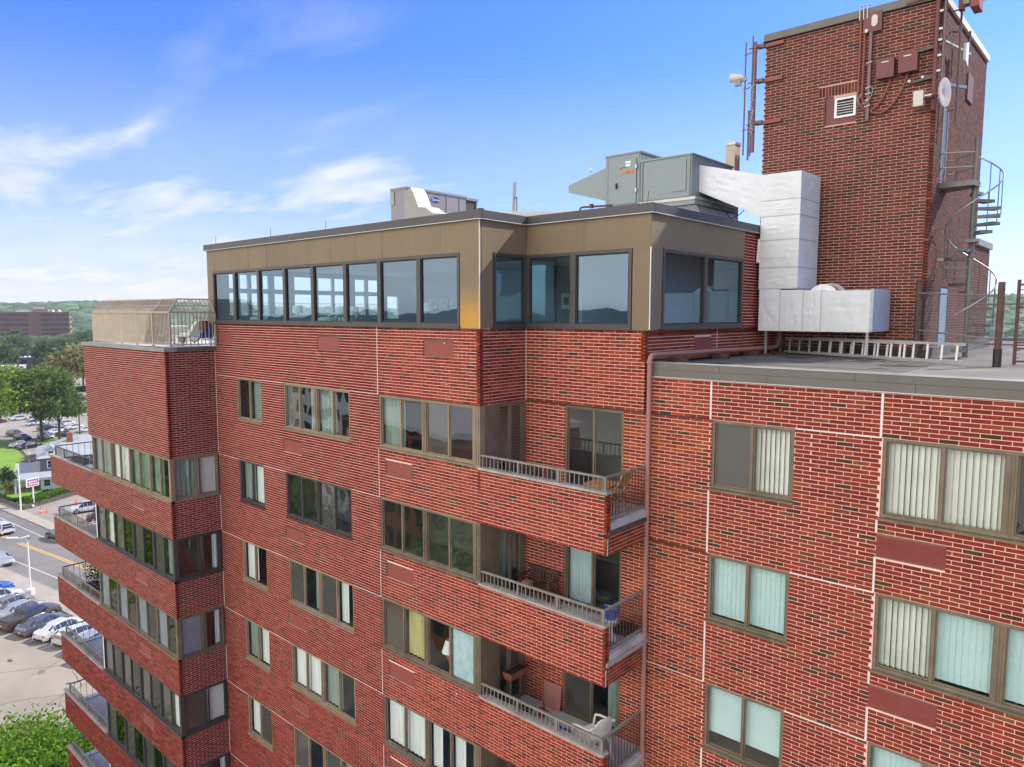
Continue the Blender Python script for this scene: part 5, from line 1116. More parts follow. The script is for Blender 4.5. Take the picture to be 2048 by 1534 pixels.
for z in (1.20, .73, -.02, -.15+.0, -.42): MB().tube([(9.10, 6.95, z), (10.7, 8.15, z)], .022, 6).build('rail', 'rust', sf)
MB().tube([(8.3, 8.4, .80), (11.2, 7.6, .84)], .018, 6).build('rail', 'mauve', sf); MB().tube([(8.3, 8.4, -.12), (11.2, 7.6, -.12)], .018, 6).build('rail', 'mauve', sf)
for k in range(10): z = -.35+k*.16; MB().tube([(9.10, 6.95, z), (9.18, 7.0, z)], .01, 5).build('rung_stub', 'rust', sf)

# ------------------------------------------------------------------ aerials and boxes on the tower
o = thing('antenna_cluster', (2.5, 8.3, 5.5), 'cluster of long mauve pole antennas bracketed off the left edge of the tower', 'antenna')
for x, z0, z1, r in ((2.50, 4.95, 8.18, .022), (2.57, 5.05, 8.0, .050), (2.30, 5.0, 8.05, .022), (2.44, 4.85, 6.2, .028)): MB().tube([(x, 8.24, z0), (x, 8.24, z1)], r, 8).build('pole', 'mauve', o, smooth=True)
for z in (7.88, 6.96, 5.84):
    MB().box(2.62, 3.32, 8.30, 8.385, z-.06, z+.03).build('wall_bracket', 'antred', o); MB().box(2.52, 2.80, 8.25, 8.34, z-.05, z+.05).build('arm', 'mauve', o); MB().bar((2.25, 8.24, z-.16), (2.6, 8.24, z-.13), .025).build('clamp', 'mauve', o); MB().bar((2.40, 8.20, z-.04), (2.7, 8.20, z-.02), .03).build('clamp', 'mauve', o)
m = MB(); rr = random.Random(2)
for k in range(14): z = 6.9-k*.1; m.tube([(2.53+rr.uniform(-.03, .03), 8.18, z), (2.58+rr.uniform(-.03, .03), 8.17, z-.06), (2.52, 8.19, z-.1)], .012, 4)
m.build('coiled_cable', 'galv', o)
o = thing('camera_light', (2.0, 8.2, 7.0), 'white floodlight pointing left on the tower antenna cluster', 'light')
MB().lathe((2.22, 8.24, 7.13), [(.001, 0), (.05, 0), (.09, .1), (.12, .34), (.001, .36)], 14, (-1, -.1, .12)).build('housing', 'ant', o, smooth=True); MB().box(2.02, 2.2, 8.16, 8.26, 6.92, 7.06).build('ballast_box', 'copingl', o); MB().box(2.18, 2.36, 8.20, 8.26, 7.02, 7.12).build('bracket', 'copingl', o)
o = thing('red_equipment_plate', (5.5, 8.3, 7.5), 'dark red plate with cream panel antenna at the top of the tower', 'antenna')
MB().box(5.33, 5.76, 8.30, 8.38, 7.56, 8.02).build('backplate', 'redbox', o); MB().prism([(5.53, 8.27, 7.72), (5.57, 8.27, 7.67), (5.62, 8.27, 7.67), (5.67, 8.27, 7.73), (5.67, 8.27, 7.90), (5.62, 8.27, 7.95), (5.56, 8.27, 7.95), (5.53, 8.27, 7.9)], (0, .028, 0)).build('radome', 'ant', o)
MB().lathe((5.42, 8.29, 7.60), [(.001, 0), (.04, 0), (.045, .03), (.001, .035)], 12, (0, -1, 0)).build('round_sensor', 'ant', o)
o = thing('conduit_run', (5.4, 8.35, 6.4), 'red painted conduits running down the tower and looping to the two boxes', 'conduit')
def loop(x0, z0, x1, z1, drop): return [(x0, 8.33, 8.12), (x0, 8.33, z0)]+[(x0+(x1-x0)*t, 8.33, z0+(z1-z0)*t-drop*math.sin(math.pi*t)**.7) for t in np.linspace(.06, .94, 12)]+[(x1, 8.33, z1)]
MB().tube(loop(5.27, 6.0, 6.02, 6.36, .50), .026, 8).build('conduit', 'antred', o, smooth=60); MB().tube(loop(5.37, 6.0, 6.40, 6.38, .62), .026, 8).build('conduit', 'antred', o, smooth=60)
for x in (5.24, 5.33, 5.42): MB().tube([(x, 8.30, 7.9), (x, 8.30, 8.2), (x+.02, 8.33, 8.25), (x+.05, 8.4, 8.25)], .018, 6).build('conduit_stub', 'galv', o)
MB().box(5.49, 5.56, 8.28, 8.37, 5.41, 7.55).build('cable_channel', 'mauve', o)
for z in (5.75, 5.9, 6.05, 6.8, 6.2): MB().tube([(5.46, 8.27, z), (5.59, 8.27, z+.03)], .018, 6).build('clamp', 'galv', o)
m = MB(); m.tube([(5.4, 8.25, 6.1), (5.3, 8.22, 5.95), (5.34, 8.22, 5.82), (5.5, 8.25, 5.84), (5.62, 8.23, 6.0), (5.66, 8.22, 6.15), (5.55, 8.24, 6.25)], .012, 5); m.build('loose_cable', 'galv', o)
MB().box(5.70, 5.86, 8.30, 8.38, 6.78, 6.88).build('junction', 'black', o)
for k, (x0, x1, z0, z1) in enumerate([(5.74, 6.11, 6.36, 6.80), (6.23, 6.62, 6.40, 6.84)]):
    o = thing('junction_box', ((x0+x1)/2, 8.3, z0), ['left square red junction box on the tower, above the looping conduit', 'right square red junction box on the tower, nearer the corner mast'][k], 'box', 'red junction boxes on the tower')
    MB().box(x0, x1, 8.18, 8.385, z0, z1).build('box_body', 'redbox', o); MB().box(x0-.012, x1+.012, 8.160, 8.179, z0-.012, z1+.012).build('cover', 'redbox', o); MB().box(x0+.1, x0+.26, 8.152, 8.159, z1-.09, z1-.07).build('label_strip', 'white', o)
o = thing('corner_mast', (7.12, 8.25, 5.0), 'red corner mast with dish and rails at the right corner of the tower', 'mast')
MB().tube([(7.0, 8.24, 5.4), (7.0, 8.24, 8.6)], .05, 10).build('mast_pole', 'redbox', o, smooth=True); MB().tube([(7.16, 8.24, 5.9), (7.16, 8.24, 8.6)], .035, 10).build('mast_pole', 'mauve', o, smooth=True)
for z, x0 in ((6.86, 6.5), (6.17, 6.45), (8.05, 6.3)): MB().bar((x0, 8.34, z-.02), (7.18, 8.28, z+.03), .07, .06).build('cross_arm', 'raildk' if z < 8 else 'redbox', o)
for z in (6.95, 6.6, 6.25, 7.6, 7.2): MB().box(7.05, 7.13, 8.18, 8.3, z, z+.05).build('clamp', 'galv', o)
for x, z in ((6.5, 6.83), (6.45, 6.18), (6.74, 6.22)): MB().box(x-.03, x+.03, 8.26, 8.36, z-.03, z+.03).build('bolt_plate', 'ant', o)
o = thing('dish_antenna', (7.3, 8.0, 5.7), 'round cream dish antenna facing right at the tower corner', 'antenna')
dn = Vector((.94, -.17, -.02)).normalized(); c_ = Vector((7.18, 8.10, 5.72))
MB().lathe(c_, [(.001, 0), (.15, .01), (.31, .07), (.33, .10), (.31, .105), (.001, .03)], 28, dn).build('reflector', 'dish', o, smooth=50); MB().tube([c_-dn*.35, c_], .05, 10).build('mount', 'redbox', o)
MB().box(6.62, 6.83, 8.02, 8.2, 5.50, 5.85).build('radio_unit', 'ant', o); MB().tube([(6.83, 8.1, 5.72), (7.0, 8.1, 5.72)], .045, 8).build('feed_arm', 'galv', o)
o = thing('side_mast', (7.2, 9.4, 5.2), 'thin mauve mast with small aerials on the right face of the tower', 'mast')
MB().tube([(7.3, 9.2, 5.2), (7.3, 9.2, 8.3)], .026, 8).build('mast_pole', 'mauve', o, smooth=True); MB().tube([(7.3, 10.3, 6.95), (7.3, 10.3, 7.7)], .024, 8).build('stub_pole', 'mauve', o)
MB().bar((7.1, 8.6, 7.05), (7.34, 10.2, 7.10), .05).build('cross_arm', 'ant', o); MB().hexa([(7.28, 9.75, 6.85), (7.34, 9.75, 6.85), (7.34, 10.05, 6.75), (7.28, 10.05, 6.75), (7.28, 9.75, 7.25), (7.34, 9.75, 7.25), (7.34, 10.05, 7.35), (7.28, 10.05, 7.35)]).build('plate', 'white', o)
MB().bar((7.05, 9.2, 6.2), (7.34, 9.9, 6.22), .07).build('cross_arm', 'galv', o); MB().tube([(7.1, 9.2, 5.55), (7.34, 9.2, 5.56)], .02, 6).build('standoff', 'mauve', o); MB().tube([(7.1, 9.2, 7.9), (7.34, 9.2, 7.9)], .02, 6).build('standoff', 'mauve', o)
MB().tube([(7.06, 9.0, 7.2), (7.1, 9.4, 7.55), (7.12, 9.9, 7.75), (7.1, 10.4, 7.85)], .012, 5).build('cable_run', 'black', o)
MB().box(7.04, 7.08, 11.6, 12.3, 6.35, 7.05).build('wall_plate', 'redbox', o)
o = thing('sector_antenna', (7.6, 8.9, 8.2), 'large dark red sector antenna box with white face above the tower corner', 'antenna')
MB().box(7.55, 7.72, 8.75, 9.3, 7.75, 8.55).build('antenna_box', 'antred', o); MB().box(7.40, 7.53, 8.75, 9.0, 7.85, 8.6).build('pale_face', 'copingl', o); MB().tube([(7.78, 9.0, 7.9), (7.84, 9.0, 8.0), (7.84, 9.0, 8.4), (7.78, 9.0, 8.5)], .02, 6).build('handle', 'galv', o)
MB().box(7.28, 7.40, 8.9, 9.1, 7.8, 8.5).build('radio_unit', 'antred', o); MB().bar((7.1, 8.3, 8.35), (7.5, 8.9, 8.4), .05).build('support_arm', 'black', o)
# lightning rods on the penthouse coping
for k, (x, y) in enumerate([(-12.5, .15), (-9.0, .15), (-6.1, .15), (3.2, YD+.15)]):
    o = thing('lightning_rod', (x, y, ZC), ['thin lightning rod at the far left end of the penthouse coping', 'thin lightning rod, second from the left on the penthouse coping', 'thin lightning rod just left of the grey air conditioner', 'thin lightning rod at the right front corner of the penthouse coping'][k], 'lightning rod', 'lightning rods on the penthouse coping')
    MB().tube([(x, y, ZC), (x+.02, y, ZC+.28)], .009, 5).build('rod', 'mauve', o); MB().box(x-.05, x+.05, y-.04, y+.04, ZC, ZC+.03).build('base', 'crack', o)
o = thing('coping_box', (.0, .1, ZC), 'small black box on the penthouse coping at the inner corner', 'box'); MB().box(-.09, .03, .02, .12, ZC, ZC+.045).build('box_body', 'black', o)

# ------------------------------------------------------------------ things on the balconies
ZF = [-3.55-H*k for k in range(6)]
o = thing('folding_table', (2.55, 1.1, ZF[0]), 'light wooden folding table on the top right balcony', 'table'); z = ZF[0]
for k in range(8): MB().box(2.22+k*.08, 2.285+k*.08, .93, 1.50, z+.44, z+.465).build('table_slat', 'wood', o)
MB().box(2.22, 2.85, .93, .97, z+.41, z+.439).build('frame', 'wood', o); MB().box(2.22, 2.85, 1.45, 1.49, z+.41, z+.439).build('frame', 'wood', o)
for a, b in (((2.28, .96, z), (2.80, .96, z+.42)), ((2.80, .96, z), (2.28, .96, z+.42)), ((2.28, 1.46, z), (2.80, 1.46, z+.42)), ((2.80, 1.46, z), (2.28, 1.46, z+.42))): MB().bar(a, b, .028).build('leg', 'wood', o)
def folding_chair(x, y, z, rz, label):
    o = thing('folding_chair', (x, y, z), label, 'chair', None, rz)
    def B(n, f): f.build(n, 'wood', o, local=True)
    for s in (-.19, .19):
        B('leg', MB().bar((.20, s, 0), (-.24, s, .84), .026, .035)); B('leg', MB().bar((-.22, s*.85, 0), (.20, s*.85, .43), .026, .035))
    for k in range(5): B('seat_slat', MB().box(-.16+k*.075, -.105+k*.075, -.18, .18, .42, .44))
    for k in range(4): t = .60+k*.07; xx = .20-.44*t/.84-.0; B('back_slat', MB().box(xx-.012, xx+.012, -.19, .19, t-.02, t+.035))
    return o
folding_chair(3.12, .92, ZF[0], math.pi, 'slatted wooden folding chair at the open end of the top right balcony')
o = thing('garden_bench', (.75, 1.3, ZF[1]), 'dark wooden bench against the brick wall of the second balcony', 'bench'); z = ZF[1]
for k in range(4): MB().box(.25, 1.15, 1.15+k*.09-.1, 1.22+k*.09-.1, z+.38, z+.41).build('seat_slat', 'dkwood', o)
for k in range(9): MB().box(.28+k*.1, .33+k*.1, 1.44, 1.47, z+.45, z+.70).build('back_slat', 'dkwood', o)
MB().box(.23, 1.17, 1.43, 1.48, z+.70, z+.78).build('back_rail', 'dkwood', o)
for x in (.25, 1.15):
    MB().box(x-.025, x+.025, 1.06, 1.10, z, z+.58).build('leg', 'dkwood', o); MB().box(x-.025, x+.025, 1.43, 1.47, z, z+.45).build('leg', 'dkwood', o); MB().box(x-.03, x+.03, 1.04, 1.46, z+.58, z+.61).build('armrest', 'dkwood', o)
o = thing('cardboard_box', (.62, .95, z), 'small cardboard box on the seat of the dark bench', 'box'); MB().box(.5, .72, .88, 1.05, z+.415, z+.56).build('box_body', 'card', o)
o = thing('wire_rack', (1.7, .9, z), 'white slatted rack lying on the floor of the second balcony', 'rack')
for k in range(9): MB().box(1.35+k*.075, 1.39+k*.075, .65, 1.15, z+.06, z+.08).build('slat', 'plastw', o)
MB().box(1.33, 2.0, .65, .68, z+.03, z+.06).build('rail', 'plastw', o); MB().box(1.33, 2.0, 1.12, 1.15, z+.03, z+.06).build('rail', 'plastw', o)
o = thing('plant_stand', (3.10, .75, z), 'white pedestal stand on the second balcony carrying the blue bucket', 'stand'); MB().lathe((3.10, .75, z), [(.001, 0), (.15, 0), (.12, .05), (.06, .1), (.05, .3), (.08, .36), (.17, .40), (.17, .43), (.001, .43)], 18).build('pedestal', 'plastw', o, smooth=50)
o = thing('bucket', (3.10, .75, z+.43), 'blue plastic bucket on the white stand of the second balcony', 'bucket'); MB().lathe((3.10, .75, z+.43), [(.001, 0), (.11, 0), (.145, .22), (.152, .225), (.14, .21), (.105, .02), (.001, .02)], 18).build('bucket_body', 'blue', o, smooth=50); MB().tube([(2.96, .75, z+.64), (2.98, .70, z+.72), (3.1, .66, z+.75), (3.22, .70, z+.72), (3.24, .75, z+.64)], .007, 5).build('handle', 'galv', o)
o = thing('planter_tray', (3.2, 1.2, z), 'black planter tray with small green plants at the end of the second balcony', 'planter'); MB().box(3.0, 3.36, 1.0, 1.42, z, z+.13).build('tray', 'black', o)
g = np.random.default_rng(3); P = np.stack([g.uniform(3.02, 3.34, 240), g.uniform(1.02, 1.40, 240), z+.13+g.uniform(0, .08, 240)], 1); me = leafmesh('foliage', P, .025, [(.03, .07, .02)]*240, seed=4); me.materials.append(M['leaf']); q_ = bpy.data.objects.new('foliage', me); COL.objects.link(q_); q_.parent = o; q_.location = -Vector(o.location)
z = ZF[2]
o = thing('window_box', (.30, .9, z+.85), 'terracotta planter box hung inside the third balcony near the side door', 'planter'); MB().hexa([(.12, .70, z+.80), (.34, .70, z+.80), (.34, 1.25, z+.80), (.12, 1.25, z+.80), (.08, .66, z+.97), (.38, .66, z+.97), (.38, 1.29, z+.97), (.08, 1.29, z+.97)]).build('trough', 'terracotta', o); MB().box(.11, .35, .69, 1.26, z+.972, z+.976).build('soil', 'black', o)
for y in (.8, 1.15): MB().tube([(.23, y, z), (.23, y, z+.80)], .02, 6).build('support', 'mauve', o)
o = thing('broom', (.75, 1.35, z), 'broom leaning against the wall of the third balcony', 'broom'); MB().tube([(.95, 1.2, z+.03), (.62, 1.52, z+1.35)], .012, 6).build('handle', 'dkwood', o); MB().box(.87, 1.05, 1.15, 1.24, z, z+.12).build('brush', 'card', o)
o = thing('wall_board', (1.0, 1.56, z), 'pinkish board leaning on the brick wall of the third balcony', 'board'); MB().hexa([(.62, 1.50, z), (1.18, 1.50, z), (1.18, 1.53, z), (.62, 1.53, z), (.62, 1.57, z+.62), (1.18, 1.57, z+.62), (1.18, 1.60, z+.62), (.62, 1.60, z+.62)]).build('sheet', 'redpipe', o)
o = thing('watering_can', (.95, 1.1, z), 'dark red can on the floor of the third balcony below the broom', 'can'); MB().lathe((.95, 1.1, z), [(.001, 0), (.075, 0), (.075, .2), (.03, .22), (.001, .22)], 14).build('can_body', 'red', o, smooth=50)
o = thing('potted_plant', (.75, .65, z), 'green potted plant behind the rail of the third balcony', 'plant'); MB().lathe((.75, .65, z), [(.001, 0), (.1, 0), (.13, .2), (.001, .2)], 12).build('pot', 'terracotta', o)
P = np.stack([.75+g.normal(0, .12, 300), .65+g.normal(0, .12, 300), z+.26+g.normal(0, .07, 300)], 1); me = leafmesh('foliage', P, .035, [(.06, .12, .03)]*300, seed=5); me.materials.append(M['leaf']); q_ = bpy.data.objects.new('foliage', me); COL.objects.link(q_); q_.parent = o; q_.location = -Vector(o.location)
o = thing('storage_crate', (1.9, .6, z), 'pale blue plastic crate on the floor of the third balcony', 'crate')
m = MB()
for k in range(5): m.box(1.62, 2.12, .45, .47, z+k*.055, z+.04+k*.055); m.box(1.62, 2.12, .73, .75, z+k*.055, z+.04+k*.055)
for x in (1.62, 2.10): m.box(x, x+.02, .45, .75, z, z+.26)
m.build('crate_sides', 'blue', o)
def plastic_chair(x, y, z, rz, label, mt='plastw', grp=None):
    o = thing('plastic_chair', (x, y, z), label, 'chair', grp, rz)
    def B(n, f, s=True): f.build(n, mt, o, local=True, smooth=50 if s else False)
    B('seat', MB().hexa([(-.22, -.22, .38), (.24, -.24, .40), (.24, .24, .40), (-.22, .22, .38), (-.22, -.22, .41), (.24, -.24, .43), (.24, .24, .43), (-.22, .22, .41)]))
    m = MB(); n = 9; g_ = []
    for j in range(n+1):
        t = -1+2*j/n; w = .25; g_.append([(-.22-.12*hh+.05*t*t*(1), w*t*(1-.25*hh**2), .40+.46*hh*(1-.22*t*t*t*t)) for hh in (0, .35, .7, 1.)])
    for a, b in zip(g_[:-1], g_[1:]):
        for i in range(3): m.hexa([a[i], b[i], b[i+1], a[i+1]]+[(p[0]-.018, p[1], p[2]) for p in (a[i], b[i], b[i+1], a[i+1])])
    B('backrest', m)
    for s in (-1, 1):
        B('armrest', MB().tube([(-.30, s*.25, .72), (-.2, s*.28, .66), (.1, s*.28, .62), (.22, s*.27, .58), (.25, s*.26, .42)], .022, 6)); B('leg', MB().bar((.24, s*.24, .40), (.28, s*.27, 0), .045)); B('leg', MB().bar((-.21, s*.21, .38), (-.28, s*.25, 0), .045))
    return o
plastic_chair(2.78, .60, ZF[2], math.pi*.93, 'white plastic armchair near the open end of the third balcony').scale = (1.2, 1.2, 1.25)
# left tower third balcony: teal chair, white table, flowering planting
z = -6.30-2*H
plastic_chair(-20.7, -.9, z, 2.6, 'teal chair at the right end of the third left tower balcony', 'teal')
o = thing('round_table', (-20.2, -1.1, z), 'small white round table beside the teal chair', 'table'); MB().lathe((-20.2, -1.1, z), [(.001, .56), (.28, .56), (.28, .59), (.001, .59)], 20).build('table_top', 'plastw', o); MB().tube([(-20.2, -1.1, z), (-20.2, -1.1, z+.56)], .025, 8).build('table_leg', 'black', o)
o = thing('flowering_plants', (-23, .2, z), 'dense dark planting with white and yellow flowers filling the third left tower balcony', 'plants')
n = 2600; P = np.stack([g.uniform(-24.2, -21.3, n), g.uniform(-.9, 1.0, n), z+.1+g.uniform(0, 1., n)], 1); tn = [((.55, .5, .38) if g.random() < .16 else ((.5, .3, .02) if g.random() < .04 else (.02, .035, .012))) for _ in range(n)]
me = leafmesh('foliage', P, .055, tn, seed=8); me.materials.append(M['leaf']); q_ = bpy.data.objects.new('foliage', me); COL.objects.link(q_); q_.parent = o; q_.location = -Vector(o.location)
MB().box(-24.2, -21.4, -.9, 1.0, z, z+.12).build('planter_trough', 'dkwood', o)
o = thing('patio_table', (-22.0, -.6, -6.3), 'dark round table on the top left tower balcony', 'table'); z = -6.3; MB().lathe((-21.2, -.7, z), [(.001, .55), (.4, .55), (.4, .58), (.001, .58)], 20).build('table_top', 'raildk', o); MB().tube([(-21.2, -.7, z), (-21.2, -.7, z+.55)], .03, 8).build('table_leg', 'raildk', o)
o = thing('patio_table', (-21.6, -.6, -6.3-H), 'pale yellow table on the second left tower balcony', 'table'); z = -6.3-H; MB().box(-21.4, -20.3, -1.1, -.5, z+.55, z+.59).build('table_top', 'ant', o)
for x in (-21.35, -20.35):
    for y in (-1.05, -.55): MB().box(x-.02, x+.02, y-.02, y+.02, z, z+.55).build('leg', 'galv', o)

# ------------------------------------------------------------------ vehicles
CM = {}
PROF = {
 'sedan': dict(w=.90, st=[(-2.32, .55, .55, .78), (-2.25, .80, .78, .80), (-2.10, .95, .86, .82), (-1.62, 1.02, .90, .84), (-1.02, 1.34, .92, .64), (-.55, 1.42, .93, .60), (.2, 1.44, .93, .60), (.55, 1.40, .92, .62), (1.20, 1.02, .90, .82), (1.75, .92, .84, .82), (2.15, .78, .74, .80), (2.30, .55, .52, .72)], g=(3, 8)),
 'suv': dict(w=.94, st=[(-2.30, .60, .60, .82), (-2.27, .98, .95, .84), (-2.12, 1.35, 1.0, .74), (-1.85, 1.62, 1.03, .66), (-1.0, 1.70, 1.04, .66), (-.2, 1.70, 1.04, .66), (.35, 1.64, 1.03, .67), (1.02, 1.12, 1.0, .86), (1.70, 1.04, .95, .86), (2.15, .92, .86, .84), (2.30, .62, .60, .76)], g=(1, 7)),
 'hatch': dict(w=.90, st=[(-2.05, .55, .55, .80), (-2.02, .92, .88, .80), (-1.85, 1.20, .92, .72), (-1.45, 1.46, .94, .62), (-.6, 1.52, .95, .60), (.1, 1.50, .94, .61), (.45, 1.44, .94, .62), (1.10, 1.02, .92, .82), (1.62, .94, .88, .82), (2.0, .78, .76, .78), (2.12, .55, .54, .70)], g=(1, 7)),
 'pickup': dict(w=.98, st=[(-2.85, .62, .60, .90), (-2.83, 1.10, 1.06, .92), (-2.5, 1.16, 1.10, .92), (-1.0, 1.17, 1.10, .92), (-.98, 1.20, 1.12, .90), (-.82, 1.72, 1.14, .70), (-.2, 1.80, 1.14, .68), (.6, 1.78, 1.14, .69), (.85, 1.70, 1.13, .70), (1.42, 1.20, 1.10, .90), (2.2, 1.12, 1.02, .90), (2.72, 1.00, .95, .88), (2.85, .68, .66, .80)], g=(4, 9)),
}
def car_parts(kind):
    if kind in CM: return CM[kind]
    pr = PROF[kind]; w = pr['w']; st = pr['st']; body = MB(); gl = MB(); rings = []
    zb = .24 if kind in ('sedan', 'hatch') else .34
    for x, zt, zl, wt in st:
        e = 1-.10*max(0, (abs(x)-1.7))
        rings.append([(x, w*.93*e, zb), (x, w*e, zb+(zl-zb)*.45), (x, w*.965*e, zl-.02), (x, wt*e, zt-.02), (x, wt*.55*e, zt+.012), (x, -wt*.55*e, zt+.012), (x, -wt*e, zt-.02), (x, -w*.965*e, zl-.02), (x, -w*e, zb+(zl-zb)*.45), (x, -w*.93*e, zb)])
    for a, b in zip(rings[:-1], rings[1:]):
        for i in range(10):
            j = (i+1) % 10; body.quad([a[i], a[j], b[j], b[i]])
    body.quad(rings[0]); body.quad(rings[-1][::-1])
    g0, g1 = pr['g']
    def inset(q, e, off):
        c = sum((Vector(p) for p in q), Vector())/4; n = (Vector(q[1])-Vector(q[0])).cross(Vector(q[3])-Vector(q[0])).normalized()
        if n.dot(c-Vector((0, 0, .9))) < 0: n = -n
        return [Vector(p).lerp(c, e)+n*off for p in q]
    for k in range(g0, g1):
        a, b = rings[k], rings[k+1]
        if abs(b[3][2]-a[3][2]) > .15 or abs((b[3][2]+a[3][2])/2-max(r[3][2] for r in rings)) < .12 and False:
            if not (kind == 'pickup' and k == g0 and False): gl.quad(inset([a[3], a[6], b[6], b[3]], .10, .025))
        for s in ((2, 3), (7, 6)):
            q = [a[s[0]], b[s[0]], b[s[1]], a[s[1]]]
            if min(a[s[1]][2]-a[s[0]][2], b[s[1]][2]-b[s[0]][2]) < .04:
                # triangular quarter light
                tri = [Vector(p) for p in q]; big = 1 if b[s[1]][2] > a[s[1]][2] else 0
                pts = [tri[0].lerp(tri[1], .45), tri[1], tri[2], ] if big else [tri[0], tri[1].lerp(tri[0], .45), tri[3]]
                c = sum(pts, Vector())/3; n = Vector((0, 1 if pts[0].y > 0 else -1, .3)).normalized(); gl.quad([p.lerp(c, .12)+n*.015 for p in pts])
            else: gl.quad(inset(q, .07, .012))
    def mk(m, n, mt, sm=True):
        A = np.array(m.v, dtype=np.float32); me = mesh_np(n, A, m.f); me.materials.append(M[mt] if isinstance(mt, str) else mt)
        if sm: me.polygons.foreach_set('use_smooth', [True]*len(me.polygons)); me.set_sharp_from_angle(angle=R(38))
        return me
    L0, L1 = st[0][0], st[-1][0]; wb = {'sedan': (-1.38, 1.36), 'suv': (-1.35, 1.38), 'hatch': (-1.25, 1.28), 'pickup': (-1.80, 1.78)}[kind]; wrd = .33 if kind in ('sedan', 'hatch') else .39
    parts = [('body', mk(body, 'car_body', PAINT['white']), (0, 0, 0), 1), ('windows', mk(gl, 'car_windows', 'cglass', False), (0, 0, 0), 0)]
    tr = MB(); 
    for x in wb:
        for s in (-1, 1): tr.lathe((x, s*(w-.06), wrd+.03), [(.001, 0), (wrd+.07, 0), (wrd+.07, .068)], 20, (0, s, 0)); 
    tr.box(L0+.05, L1-.05, -w*.9, w*.9, zb-.06, zb+.04); tr.box(L0-.015, L0+.1, -w*.72, w*.72, zb+.0, zb+.14); tr.box(L1-.1, L1+.012, -w*.62, w*.62, zb+.02, zb+.2)
    parts.append(('trim', mk(tr, 'car_trim', 'black', False), (0, 0, 0), 0))
    ty = MB(); ty.lathe((0, -.11, 0), [(.001, 0), (wrd*.62, 0), (wrd*.95, .0), (wrd, .03), (wrd, .19), (wrd*.95, .22), (wrd*.62, .22), (.001, .22)], 20, (0, 1, 0)); tym = mk(ty, 'tyre', 'tyre')
    rm = MB()
    for s in (-1, 1):
        rm.lathe((0, s*.105, 0), [(wrd*.62, 0), (wrd*.58, .012), (.05, .002), (.001, .01)], 16, (0, s, 0))
        for k in range(5): a = 2*math.pi*k/5; rm.bar((.03*math.cos(a), s*.122, .03*math.sin(a)), (wrd*.55*math.cos(a), s*.122, wrd*.55*math.sin(a)), .03, .05)
    rmm = mk(rm, 'rim', 'rim', False)
    for x in wb:
        for s in (-1, 1): parts.append(('wheel', tym, (x, s*(w-.10), wrd), 0, rmm))
    z1 = (st[1][2]+zb)/2+.12; zf = (st[-2][2]+zb)/2+.12
    tlm = mk(MB().box(-.05, .05, -.15, .15, -.06, .07), 'tail_lamp', 'tail', False); hlm = mk(MB().box(-.09, .05, -.17, .17, -.05, .06), 'headlight', 'head', False)
    tx = st[1][0]+.02 if kind != 'sedan' else -2.24; hx = st[-2][0]+.06
    for s in (-1, 1): parts.append(('tail_lamp', tlm, (tx, s*(w*.76), z1+(.16 if kind != 'sedan' else .06)), 0)); parts.append(('headlight', hlm, (hx-.03, s*w*.72, zf+.02), 0))
    mm = mk(MB().box(-.06, .06, -.09, .09, -.05, .06), 'mirror', PAINT['black'], False); mx_ = 0.75 if kind != 'pickup' else .95
    for s in (-1, 1): parts.append(('mirror', mm, (mx_, s*(w+.05), st[4][2]+.05), 0))
    plm = mk(MB().box(-.01, .01, -.16, .16, -.05, .05), 'number_plate', 'plastw', False); parts.append(('number_plate', plm, (L0-.012, 0, .52 if kind != 'pickup' else .75), 0))
    if kind == 'pickup':
        parts.append(('bed_cover', mk(MB().box(-2.70, -1.05, -.84, .84, 1.155, 1.215), 'bed_cover', 'raildk', False), (0, 0, 0), 0))
    if kind == 'suv':
        for s in (-1, 1): parts.append(('roof_rail', mk(MB().bar((-1.7, s*.6, 1.72), (.2, s*.6, 1.73), .03), 'roof_rail', 'galv', False), (0, 0, 0), 0))
    CM[kind] = parts; return parts
def car(kind, col, x, y, head, label, group=None, name='parked_car', cat='car'):
    o = thing(name, (x, y, G+.025), label, cat, group, head)
    for p in car_parts(kind):
        c = bpy.data.objects.new(p[0], p[1]); COL.objects.link(c); c.parent = o; c.location = p[2]
        if p[3]: c.material_slots[0].link = 'OBJECT'; c.material_slots[0].material = PAINT[col]
        if len(p) > 4: r_ = bpy.data.objects.new('rim', p[4]); COL.objects.link(r_); r_.parent = c
    return o
HN = math.atan2(3.9, -1.35)      # nose direction of the cars in the near row
GN = 'cars parked nose to the pavement in the near lot'
def near(i, kind, col, label, back=0., cat='car', name='parked_car'):
    # bays step along the kerb; bay 0 is the grey sedan
    bx, by = -70.2+i*2.72, 9.9+i*.44
    d = Vector((math.cos(HN), math.sin(HN))); x, y = bx-.35-d.x*back, by-d.y*back
    return car(kind, col, x, y, HN, label, GN, name, cat)
near(-5, 'pickup', 'blue', 'bright blue pickup, farthest left of the cars parked in the near lot', .2, 'pickup', 'pickup_truck')
near(-4, 'suv', 'white', 'white estate car with roof rails between the blue pickup and a tan sedan')
near(-3, 'sedan', 'tan', 'tan sedan between the white estate and the silver coupe'); near(-2, 'sedan', 'silver', 'silver coupe with dark rear window beside the black pickup')
near(-1, 'pickup', 'brown', 'dark brown pickup with a black bed cover in the near lot', .5, 'pickup', 'pickup_truck')
near(0, 'sedan', 'grey', 'dark grey sedan right of the brown pickup in the near lot', .55); near(1, 'sedan', 'white', 'white sedan between the dark grey sedan and a white hatchback', .1)
near(2, 'hatch', 'white', 'white hatchback seen past the fourth left tower balcony', -.1); near(3, 'sedan', 'silver', 'silver sedan half hidden behind the balcony railings', -.2); near(4, 'suv', 'white', 'white car farthest right in the near row, seen through the balcony rails')
